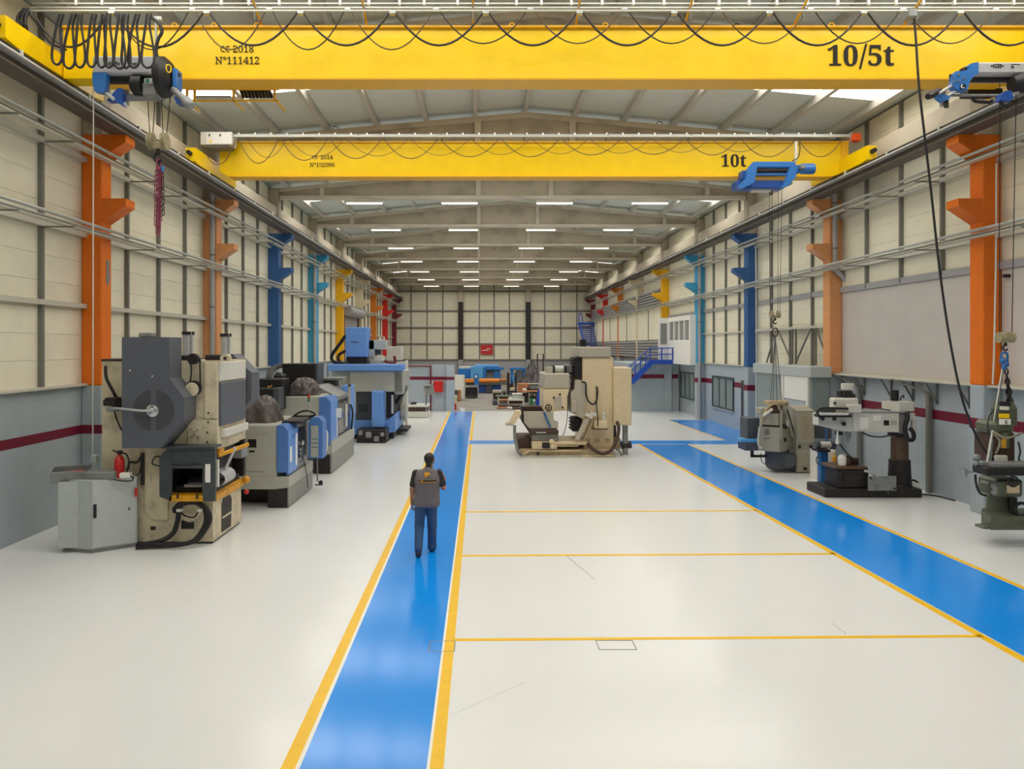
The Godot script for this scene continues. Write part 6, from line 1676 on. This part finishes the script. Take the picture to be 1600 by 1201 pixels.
func rear() -> void:
	var w := thing("wall_partition_left", "grey partition wall with a maroon stripe left of the rear opening", "wall", V(-5, 0, 41.3), "", "structure")
	obj("block", nb().box(-8.5, -1.45, 0, 2.58, 41.2, 41.45, 0.01), m.lower, w)
	obj("pilaster", nb().box(-1.9, -1.43, 0, 2.58, 41.0, 41.5, 0.01), m.lower, w)
	obj("stripe", nb().box(-8.5, -1.9, 1.75, 1.93, 41.19, 41.2).box(-1.905, -1.425, 1.75, 1.93, 40.995, 41.0), m.maroon, w)
	var fp := thing("fire_pipe", "dark red pipe along the top of the grey partition and down", "pipe", P(672, 642, 41))
	obj("pipe", nb().tube(B.smooth([P(634, 571.5, 41.1), P(668, 571.5, 41.1), P(673, 572, 41.1), P(673, 577, 41.1), P(673, 642, 41.1)], 4), 0.045), m.c8, fp)
	var fx := thing("hose_cabinet", "bright red fire hose cabinet on the grey partition", "fire cabinet", P(684, 612, 41.1))
	obj("body", nb().pb(677.5, 692, 595, 612.5, 40.85, 41.18, 0.02), m.red, fx)
	obj("sign", nb().pb(674, 678, 595.5, 599, 41.15, 41.18, 0.004), m.white, fx)
	var sg := thing("wall_sign", "red sign with white lines on the rear wall", "sign", P(760.5, 554, 73.8))
	obj("board", rb(nb(), 480, 658, -12, 127, 73.75, 73.85, 0.02), m.signred, sg)
	obj("print_line", rb(nb(), 505, 595, 62, 72, 73.74, 73.75, 0.0), m.white, sg)
	obj("print_line", rb(nb(), 560, 625, 40, 48, 73.74, 73.75, 0.0), m.white, sg)
	var c := thing("sheet_cabinet", "white sheet metal cabinet beside the rear opening", "cabinet", rp(165, 800, 49.6))
	obj("body", rb(nb(), 85, 243, 432, 800, 49.6, 50.2), m.offwhite, c)
	obj("door", rb(nb(), 100, 225, 450, 780, 49.56, 49.6, 0.01), m.white, c)
	var cb := thing("carton", "brown cartons stacked against the white cabinet", "box", rp(150, 800, 48.8))
	obj("carton", rb(nb(), 90, 180, 655, 730, 48.8, 49.4), m.slate, cb)
	obj("carton", rb(nb(), 145, 190, 650, 814, 48.6, 49.0), m.wood, cb)
	obj("lid", rb(nb(), 105, 185, 625, 655, 48.8, 49.2), m.offwhite, cb)
	var rd := thing("bollard", "red and cream post at the corner of the grey partition", "post", rp(110, 955, 42.0))
	obj("post", rb(nb(), 92, 130, 725, 850, 42.0, 42.2), m.beige, rd)
	obj("foot", rb(nb(), 92, 122, 850, 960, 41.9, 42.2), m.red, rd)
	var bk := thing("bucket", "white bucket standing at the far end of the blue lane", "bucket", rp(205, 968, 41.0))
	obj("bucket", nb().lathe(rp(205, 968, 41.2), Vector3(0, 0.2, 0), [[0.0, 0.0], [0.15, 0.0], [0.175, 1.0], [0.16, 1.0], [0.14, 0.2], [0.0, 0.2]]), m.white, bk)
	# blue turning machine
	var t := thing("lathe", "large blue lathe with an orange shaft in the rear of the hall", "machine tool", rp(480, 690, 57.5))
	obj("headstock", rb(nb(), 150, 330, 335, 480, 57.5, 59), m.workblue, t)
	obj("headstock_lid", rb(nb(), 160, 345, 308, 336, 57.6, 59), m.offwhite, t)
	obj("cover", rb(nb(), 330, 515, 310, 470, 57.0, 59), m.workblue2, t)
	obj("cover_side", rb(nb(), 515, 560, 312, 475, 57.2, 59), m.workblue, t)
	obj("roof", rb(nb(), 395, 745, 286, 312, 57.6, 60), m.workblue2, t)
	obj("beam", rb(nb(), 560, 820, 318, 355, 57.3, 58.5), m.workblue, t)
	obj("panel", rb(nb(), 560, 672, 358, 475, 57.8, 58.5), m.boxgrey, t)
	obj("pillar", rb(nb(), 670, 768, 355, 475, 57.5, 58.5), m.workblue, t)
	obj("tailstock", rb(nb(), 768, 878, 412, 500, 57.6, 58.5), m.putty, t)
	obj("shaft", nb().cyl(rp(465, 512, 56.8), rp(750, 512, 56.8), 0.16), m.orange, t)
	obj("shaft_end", nb().cyl(rp(750, 508, 56.8), rp(860, 508, 56.8), 0.14), m.wood, t)
	obj("bed", rb(nb(), 440, 870, 545, 572, 56.9, 58.4), m.boxgrey, t)
	obj("bed_foot", rb(nb(), 450, 560, 572, 690, 57.2, 58.2), m.deepblue, t)
	obj("bed_foot", rb(nb(), 555, 650, 560, 690, 57.0, 58.2), m.slate, t)
	obj("bed_foot", rb(nb(), 650, 780, 552, 690, 57.2, 58.2), m.deepblue, t)
	var q := thing("drill_press", "blue machine on a round dark tub, near the white cabinet", "machine tool", rp(345, 770, 51.5))
	obj("column", rb(nb(), 385, 450, 408, 600, 51.4, 51.9), m.workblue, q)
	obj("dial", rb(nb(), 398, 428, 435, 470, 51.36, 51.4, 0.0), m.paper, q)
	obj("orange_guard", rb(nb(), 250, 385, 492, 540, 51.5, 52), m.orange, q)
	obj("arm", rb(nb(), 265, 390, 540, 580, 51.5, 52), m.castblack, q)
	obj("table", rb(nb(), 318, 440, 582, 615, 51.2, 52), m.boxgrey, q)
	obj("tub", nb().lathe(rp(345, 765, 51.8), Vector3(0, 0.72, 0), [[0.0, 0.0], [0.4, 0.0], [0.45, 0.1], [0.43, 1.0], [0.36, 1.0], [0.36, 0.9], [0.0, 0.9]], 20), m.castblack, q)
	obj("tub_band", nb().torus(rp(345, 742, 51.8), Vector3.UP, 0.45, 0.02), m.boxgrey, q)
	var p := thing("gantry", "blue portal frame standing beside the dark tarpaulin", "frame", rp(1010, 721, 55))
	for u in [[922, 960], [1100, 1135]]: obj("leg", rb(nb(), u[0], u[1], 320, 721, 55, 55.3), m.workblue, p)
	obj("beam", rb(nb(), 905, 1140, 320, 352, 54.9, 55.4), m.workblue, p)
	obj("motor", rb(nb(), 940, 985, 440, 530, 54.8, 55.2), m.workblue2, p)
	obj("back_plate", rb(nb(), 1000, 1100, 350, 560, 55.6, 56), m.boxgrey, p)
	var f := thing("roll_stand", "black twin post stand with pale rolls on its shelves", "stand", rp(940, 725, 54.5))
	for u in [[868, 905], [985, 1010]]: obj("post", rb(nb(), u[0], u[1], 395, 726, 54.5, 54.8), m.castblack, f)
	obj("shelf", rb(nb(), 880, 1020, 660, 690, 54.4, 55), m.castblack, f)
	obj("roll", nb().cyl(rp(885, 640, 54.7), rp(1015, 625, 54.7), 0.13), m.beige, f)
	obj("roll", nb().cyl(rp(885, 672, 54.6), rp(1020, 668, 54.6), 0.09), m.offwhite, f)
	obj("clutter", rb(nb(), 890, 960, 560, 610, 54.6, 55), m.castblack, f)

	var tarp := thing("tarpaulin", "black plastic tarpaulin draped over a tall peaked load", "tarpaulin", rp(1245, 560, 50.5))
	obj("sheet", drape(rp(1235, 560, 50.5), 0.78, 0.8, 1.62, 4, 11, 1.0, 1.05), m.tarpdark, tarp)
	obj("load", rb(nb(), 1130, 1380, 555, 785, 50.5, 51.3), m.castblack, tarp)
	var sf := thing("hoop_stand", "thin rusty steel hoop behind the black tarpaulin", "frame", rp(1355, 270, 53))
	obj("hoop", nb().tube([rp(1315, 748, 53), rp(1315, 122, 53), rp(1400, 122, 53), rp(1400, 748, 53)], 0.05), m.rust, sf)
	# heap of stock between the tarpaulin and the floor edge
	var cr := thing("crate", "brown wooden crate below the black tarpaulin", "crate", rp(1105, 690, 47.5))
	obj("board", rb(nb(), 1030, 1190, 556, 620, 47.5, 48.2), m.wood, cr)
	obj("board", rb(nb(), 1030, 1100, 620, 690, 47.5, 48.2), m.wood, cr)
	obj("paper", rb(nb(), 1095, 1158, 625, 690, 47.4, 47.5), m.paper, cr)
	obj("stand", rb(nb(), 1040, 1180, 690, 834, 47.6, 48.1), m.castblack, cr)
	var cr2 := thing("crate", "grey framed panel crate right of the brown crate", "crate", rp(1260, 650, 47.8))
	obj("panel", rb(nb(), 1195, 1330, 570, 640, 47.8, 48.3), m.boxgrey, cr2)
	obj("stand", rb(nb(), 1200, 1320, 640, 829, 47.9, 48.3), m.castblack, cr2)
	obj("frame", rb(nb(), 1185, 1340, 556, 572, 47.7, 48.3), m.putty, cr2)
	obj("frame", rb(nb(), 1328, 1342, 556, 645, 47.7, 48.3), m.putty, cr2)
	var sh := thing("stock_shelf", "low white table with small tins under the grey crate", "table", rp(1240, 880, 43.6))
	obj("shelf", rb(nb(), 1100, 1330, 664, 680, 45.5, 46.2, 0.01), m.wood, sh)
	obj("shelf", rb(nb(), 1190, 1320, 738, 750, 45.5, 46.2, 0.01), m.castblack, sh)
	obj("leg", rb(nb(), 1185, 1200, 680, 880, 45.5, 45.6, 0.01), m.putty, sh)
	obj("leg", rb(nb(), 1315, 1330, 680, 880, 45.5, 45.6, 0.01), m.putty, sh)
	for k in [[1205, 40, "offwhite"], [1240, 50, "boxgrey"], [1275, 36, "beige"]]:
		var a := rp(k[0], 738, 45.8)
		solo("tin", nb().lathe(a, Vector3(0, k[1] * 45.8 / 1150 / 9.41, 0), [[0.0, 0.0], [0.07, 0.0], [0.07, 0.9], [0.06, 1.0], [0.0, 1.0]]), m[k[2]], "%s tin on the low table under the grey crate" % {"offwhite": "left white", "boxgrey": "middle grey", "beige": "right beige"}[k[2]], "tin")
	var gbx := thing("parts_bin", "green plastic bin under the low table", "bin", rp(1245, 875, 45))
	obj("bin", rb(nb(), 1205, 1290, 785, 850, 45.0, 45.5), m.green, gbx)
	obj("stand", rb(nb(), 1215, 1240, 850, 880, 45.0, 45.5), m.green, gbx)
	obj("label", rb(nb(), 1255, 1285, 785, 825, 44.96, 45.0, 0.0), m.paper, gbx)
	solo("plastic_bag", drape(rp(1345, 880, 44.5), 0.2, 0.22, 0.92, 3, 5, 0.5), m.bluebag, "crumpled bright blue plastic bag left of the beige mill", "bag")
	var bx := thing("metal_box", "pale grey metal box on a low trolley", "box", rp(1022, 785, 46.2))
	obj("box", rb(nb(), 950, 1095, 715, 785, 46.0, 46.8), m.cabinet, bx)
	obj("lid", rb(nb(), 945, 1100, 706, 720, 45.95, 46.85, 0.01), m.offwhite, bx)
	var tr := thing("trolley", "low rusty trolley under the pale grey box", "trolley", rp(1010, 890, 44.5))
	obj("deck", rb(nb(), 900, 1100, 785, 810, 45.6, 47, 0.01), m.offwhite, tr)
	obj("rack", rb(nb(), 905, 1090, 812, 870, 45.8, 46.8, 0.02), m.rust, tr)
	obj("handle", rb(nb(), 1100, 1122, 745, 890, 45.5, 45.6, 0.01), m.offwhite, tr)
	var ct := thing("cart", "small two-deck cart with a pale frame near the floor edge", "cart", rp(815, 880, 44.4))
	for v in [795, 870]: obj("deck", rb(nb(), 735, 895, v, v + 14, 44.3, 45.0, 0.01), m.wood, ct)
	for u in [733, 880]: obj("post", rb(nb(), u, u + 16, 762, 895, 44.3, 44.4, 0.006), m.offwhite, ct)
	obj("load", rb(nb(), 750, 880, 812, 850, 44.4, 44.9, 0.03), m.boxgrey, ct)
	var pk := [["pallet_load", "pale green pallet of flat stock furthest left in the heap", "pallet", 655, 795, 655, 700, 48.5, "putty"], ["pallet_load", "dull green bundle on the floor behind the small cart", "bundle", 700, 900, 730, 765, 46.5, "toolgreen"],
		["grey_crate", "dark grey crate on the floor left of the small cart", "crate", 655, 735, 800, 868, 45.4, "slate"], ["grey_sheets", "grey sheets stacked left of the black twin post stand", "sheets", 800, 860, 640, 690, 49.0, "boxgrey"],
		["scrap_pile", "rusty castings along the front of the heap, left end", "castings", 740, 900, 868, 900, 43.4, "rust"], ["scrap_pile", "brown castings along the front of the heap, right end", "castings", 905, 1060, 865, 900, 43.6, "ironbrown"]]
	for a in pk:
		var o := thing(a[0], a[1], a[2], rp((a[3] + a[4]) / 2.0, a[6], a[7]))
		obj("stock", rb(nb(), a[3], a[4], a[5], a[6], a[7], a[7] + 0.7, 0.05), m[a[8]], o)
		obj("skid", rb(nb(), a[3] + 10, a[4] - 10, a[6] - 4, 9.41 * (1.0 + 4163.0 / (a[7] + 0.05)), a[7] + 0.05, a[7] + 0.6, 0.01), m.castblack, o)
	for a in [["plank", "flat orange brown plank on the floor edge by the heap", 720, 870, 905, 925, 42.6, "wood"], ["plank", "white flat bar on the floor edge by the heap", 865, 945, 903, 922, 42.4, "offwhite"], ["plank", "dark flat bar on the floor edge by the heap", 950, 1060, 915, 935, 42.2, "rust"]]:
		solo(a[0], rb(nb(), a[2], a[3], a[4], a[5], a[6], a[6] + 0.3, 0.01), m[a[7]], a[1], "plank")
	# roller shutter on the left wall, far back
	var rs := thing("roller_shutter", "grey roller shutter on the left wall beyond the yellow column", "shutter", V(XL + 0.2, 0.1, 47.4))
	obj("drum", nb().cyl(V(XL + 0.45, 5.8, 45.0), V(XL + 0.45, 5.8, 50.2), 0.32, -1, 16), m.sheetgrey, rs)
	for k in 18: obj("slat", nb().box(XL + 0.16, XL + 0.22, 2.9 + k * 0.145, 3.035 + k * 0.145, 45.1, 50.1, 0.015), m.sheetgrey, rs)
	for d in [44.95, 50.2]: obj("guide", nb().box(XL + 0.14, XL + 0.3, 0, 5.6, d - 0.06, d + 0.06), m.c8, rs)

# ------------------------------------------------------------------ the walking man
func person() -> void:
	var o := Vector3(-0.92, 0, -12.85)
	var t := thing("person", "dark haired man in a grey vest and jeans walking away along the blue lane", "person", o)
	var L := func(x: float, y: float, z: float) -> Vector3: return o + Vector3(x, y, z)   # z towards the camera
	# joints
	var hipl: Vector3 = L.call(-0.115, 0.90, 0.0)
	var hipr: Vector3 = L.call(0.07, 0.90, 0.0)
	var knl: Vector3 = L.call(-0.14, 0.49, -0.02)
	var knr: Vector3 = L.call(0.075, 0.48, -0.12)
	var anl: Vector3 = L.call(-0.135, 0.145, 0.22)
	var anr: Vector3 = L.call(0.07, 0.09, -0.19)
	var pel: Vector3 = L.call(-0.02, 0.95, 0.0)
	var che: Vector3 = L.call(0.0, 1.28, 0.0)
	var nek: Vector3 = L.call(0.02, 1.47, -0.02)
	var hed: Vector3 = L.call(0.035, 1.625, -0.045)
	var shl: Vector3 = L.call(-0.2, 1.405, 0.0)
	var shr: Vector3 = L.call(0.2, 1.405, 0.0)
	var ell: Vector3 = L.call(-0.262, 1.13, 0.03)
	var elr: Vector3 = L.call(0.285, 1.16, 0.02)
	var wrl: Vector3 = L.call(-0.275, 0.90, -0.03)
	var wrr: Vector3 = L.call(0.275, 1.29, -0.2)
	# skin: one continuous body
	var b := Field.new(L.call(-0.42, -0.02, -0.4), L.call(0.42, 1.8, 0.4), 0.0125)
	b.limb(pel, che, 0.105, 0.115, 0.05).limb(che, nek, 0.13, 0.07, 0.06).limb(shl, shr, 0.055, 0.055, 0.06)
	b.limb(nek, hed, 0.058, 0.06, 0.03)
	b.limb(shl, ell, 0.052, 0.042, 0.03).limb(ell, wrl, 0.042, 0.028, 0.02).limb(shr, elr, 0.052, 0.042, 0.03).limb(elr, wrr, 0.042, 0.028, 0.02)
	b.limb(hipl, knl, 0.085, 0.055, 0.05).limb(knl, anl, 0.055, 0.035, 0.03).limb(hipr, knr, 0.085, 0.055, 0.05).limb(knr, anr, 0.055, 0.035, 0.03)
	var bm := b.into(nb())
	var h := Field.new(hed - Vector3(0.13, 0.2, 0.16), hed + Vector3(0.13, 0.17, 0.14), 0.005)
	var F := Vector3(0, 0, -1)   # facing away from the camera, turned a little to the right
	F = F.rotated(Vector3.UP, -0.25)
	var S := F.cross(Vector3.UP)
	h.limb(hed + Vector3(0, 0.03, 0), hed + Vector3(0, 0.035, 0) - F * 0.03, 0.078, 0.08, 0.03).limb(hed + F * 0.045 - Vector3(0, 0.02, 0), hed + F * 0.05 - Vector3(0, 0.07, 0), 0.05, 0.034, 0.04)
	h.limb(hed + F * 0.088 + Vector3(0, 0.01, 0), hed + F * 0.105 - Vector3(0, 0.025, 0), 0.009, 0.013, 0.012)
	h.limb(hed + F * 0.082 - Vector3(0, 0.057, 0) - S * 0.018, hed + F * 0.082 - Vector3(0, 0.057, 0) + S * 0.018, 0.008, 0.008, 0.008)
	for s in [-1.0, 1.0]:
		h.limb(hed + S * s * 0.083 + Vector3(0, 0.012, 0), hed + S * s * 0.08 - Vector3(0, 0.025, 0), 0.014, 0.011, 0.008)
		h.limb(hed + F * 0.078 + S * s * 0.032 + Vector3(0, 0.022, 0), hed + F * 0.078 + S * s * 0.034 + Vector3(0, 0.022, 0), 0.014, 0.014, 0.006)
	h.limb(hed - Vector3(0, 0.16, 0.0), hed - Vector3(0, 0.03, 0), 0.058, 0.062, 0.03)
	h.into(bm)
	# hands: palm, four fingers and a thumb each
	for s in [-1.0, 1.0]:
		var w: Vector3 = wrl if s < 0 else wrr
		var along: Vector3 = (Vector3(0.0, -1.0, -0.18) if s < 0 else Vector3(-0.35, 0.75, -0.5)).normalized()
		var side: Vector3 = Vector3(0, 0, -1) if s < 0 else Vector3(0.3, -0.1, -0.5).normalized()   # towards the thumb
		side = (side - along * side.dot(along)).normalized()
		var curl: Vector3 = along.cross(side) * s
		if s < 0 and curl.x < 0: curl = -curl
		if s > 0 and curl.x > 0: curl = -curl
		var hf := Field.new(w - Vector3(0.13, 0.22, 0.13), w + Vector3(0.13, 0.22, 0.13), 0.0035)
		var pc: Vector3 = w + along * 0.055
		for k in 4:
			var off: Vector3 = side * (0.03 - 0.02 * k)
			hf.limb(w + along * 0.01 + off * 0.5, w + along * 0.09 + off, 0.016, 0.0125, 0.015)
			var ln: float = [0.072, 0.08, 0.075, 0.058][k]
			var p0: Vector3 = w + along * 0.09 + off * 1.08
			var p1: Vector3 = p0 + (along * 0.95 + curl * 0.3).normalized() * ln * 0.45
			var p2: Vector3 = p1 + (along * 0.7 + curl * 0.7).normalized() * ln * 0.32
			var p3: Vector3 = p2 + (along * 0.35 + curl * 0.95).normalized() * ln * 0.26
			hf.limb(p0, p1, 0.0098, 0.009, 0.004).limb(p1, p2, 0.009, 0.0082, 0.003).limb(p2, p3, 0.0082, 0.007, 0.003)
		var t0: Vector3 = w + along * 0.025 + side * 0.022
		var t1: Vector3 = t0 + (side * 0.75 + along * 0.6 + curl * 0.25).normalized() * 0.042
		var t2: Vector3 = t1 + (along * 0.9 + side * 0.2 + curl * 0.35).normalized() * 0.034
		hf.limb(t0, t1, 0.014, 0.011, 0.01).limb(t1, t2, 0.011, 0.0085, 0.004)
		hf.limb(w - along * 0.04, w + along * 0.03, 0.028, 0.024, 0.015)
		hf.into(bm)
	obj("body", bm, m.skin, t)
	# hair
	var hr := Field.new(hed - Vector3(0.14, 0.12, 0.16), hed + Vector3(0.14, 0.17, 0.15), 0.006)
	hr.limb(hed + Vector3(0, 0.042, 0) - F * 0.012, hed + Vector3(0, 0.045, 0) - F * 0.03, 0.088, 0.088, 0.02).limb(hed - F * 0.035 + Vector3(0, 0.0, 0), hed - F * 0.035 - Vector3(0, 0.05, 0), 0.07, 0.056, 0.03).limb(hed + F * 0.05 + Vector3(0, 0.09, 0), hed + Vector3(0, 0.08, 0), 0.035, 0.05, 0.03)
	obj("hair", hr.into(nb()), m.hair, t)
	# jeans
	var j := Field.new(L.call(-0.36, 0.03, -0.38), L.call(0.34, 1.0, 0.42), 0.012)
	j.limb(L.call(-0.075, 0.93, 0.0), L.call(0.035, 0.93, 0.0), 0.135, 0.135, 0.05).limb(L.call(-0.06, 1.02, 0.0), L.call(0.03, 1.02, 0.0), 0.115, 0.115, 0.04)
	j.limb(hipl, knl, 0.108, 0.082, 0.035).limb(knl, anl, 0.082, 0.07, 0.03).limb(hipr, knr, 0.108, 0.082, 0.035).limb(knr, anr + Vector3(0, 0.0, 0), 0.082, 0.076, 0.03)
	j.limb(anr + Vector3(0.0, 0.02, 0.02), anr + Vector3(0, -0.015, 0.03), 0.07, 0.075, 0.03)
	j.cut_above(0.93)
	obj("jeans", j.into(nb()), m.denim, t)
	# vest and shirt sleeves
	var v := Field.new(L.call(-0.34, 0.8, -0.32), L.call(0.34, 1.56, 0.32), 0.012)
	v.limb(L.call(-0.105, 0.9, 0), L.call(0.085, 0.9, 0), 0.125, 0.125, 0.05).limb(L.call(-0.11, 0.9, 0), L.call(-0.1, 1.3, 0), 0.122, 0.122, 0.05).limb(L.call(0.09, 0.9, 0), L.call(0.1, 1.3, 0), 0.122, 0.122, 0.05)
	v.limb(L.call(-0.11, 1.28, 0), L.call(0.11, 1.28, 0), 0.125, 0.125, 0.05).limb(L.call(-0.15, 1.40, 0), L.call(0.15, 1.40, 0), 0.072, 0.072, 0.06).limb(che, L.call(0.015, 1.45, -0.01), 0.1, 0.085, 0.06)
	v.limb(L.call(-0.01, 0.9, 0), che, 0.135, 0.14, 0.05)
	v.limb(L.call(-0.1, 0.86, 0), L.call(0.08, 0.86, 0), 0.11, 0.11, 0.02).cut_below(0.835)
	var ve := obj("vest", v.into(nb()), m.vest, t)
	var sl := Field.new(L.call(-0.4, 1.1, -0.25), L.call(0.42, 1.58, 0.25), 0.01)
	sl.limb(shl, shl.lerp(ell, 0.68), 0.066, 0.066, 0.03).limb(shr, shr.lerp(elr, 0.72), 0.066, 0.066, 0.03).limb(shl, shr, 0.05, 0.05, 0.03).limb(L.call(0.02, 1.44, -0.01), L.call(0.022, 1.50, -0.02), 0.078, 0.066, 0.03)
	obj("shirt", sl.into(nb()), m.shirt, t)
	# shoes
	for s in [[anl, Vector3(0, -0.075, 0.02), Vector3(-0.01, -0.105, -0.11)], [anr, Vector3(0, -0.045, 0.03), Vector3(0.01, -0.052, -0.19)]]:
		var a: Vector3 = s[0]
		var f := Field.new(a - Vector3(0.12, 0.18, 0.32), a + Vector3(0.12, 0.1, 0.16), 0.008)
		f.limb(a + s[1], a + s[2], 0.045, 0.042, 0.03).limb(a, a + s[1], 0.045, 0.05, 0.03)
		if a == anr: f.cut_below(0.002)
		obj("shoe", f.into(nb()), m.shoe, t)
	# emblem and lettering bar on the back of the vest
	var ec: Vector3 = L.call(0.004, 1.385, 0.118)
	obj("emblem", nb().prism("xy", [[ec.x - 0.042, ec.y + 0.05], [ec.x + 0.045, ec.y + 0.05], [ec.x + 0.045, ec.y - 0.005], [ec.x, ec.y - 0.045], [ec.x - 0.04, ec.y - 0.02]], -ec.z - 0.016, -ec.z + 0.02), m.emblem, ve)
	obj("emblem_slash", nb().bar(ec + Vector3(-0.03, -0.02, 0.018), ec + Vector3(0.028, 0.024, 0.018), 0.008, 0.01).bar(ec + Vector3(-0.01, -0.035, 0.018), ec + Vector3(0.046, 0.006, 0.018), 0.008, 0.01), m.vest, ve)
	obj("emblem_corner", nb().prism("xy", [[ec.x + 0.005, ec.y - 0.046], [ec.x + 0.045, ec.y - 0.046], [ec.x + 0.045, ec.y - 0.01]], -ec.z - 0.014, -ec.z + 0.02), m.shirt, ve)
	var bars := [0.9, 0.6, 1.0, 1.0, 0.8, 1.0, 0.7, 0.9, 1.0, 0.8, 0.9, 1.0]
	for i in 12:
		var bx := ec.x - 0.145 + i * 0.0255
		var pz := 0.01 + 0.042 * (1.0 - pow(absf(i - 5.5) / 6.0, 2.0))
		obj("print_mark", nb().box(bx, bx + 0.02, ec.y - 0.094, ec.y - 0.094 + 0.02 * bars[i], -ec.z - pz, -ec.z + 0.012), m.emblem if i == 2 else m.shirt, ve)
		obj("print_dash", nb().box(bx, bx + (0.026 if i < 4 else 0.02), ec.y - 0.112, ec.y - 0.101, -ec.z - pz, -ec.z + 0.012), m.emblem, ve)
	var ph := wrr + Vector3(-0.05, 0.1, -0.05)
	solo("phone", nb().obox(Transform3D(Basis(Vector3(0, 0, 1), 0.3), ph), Vector3(0.012, 0.14, 0.07), 0.004), m.black, "dark phone held to the walking man's right ear", "phone")
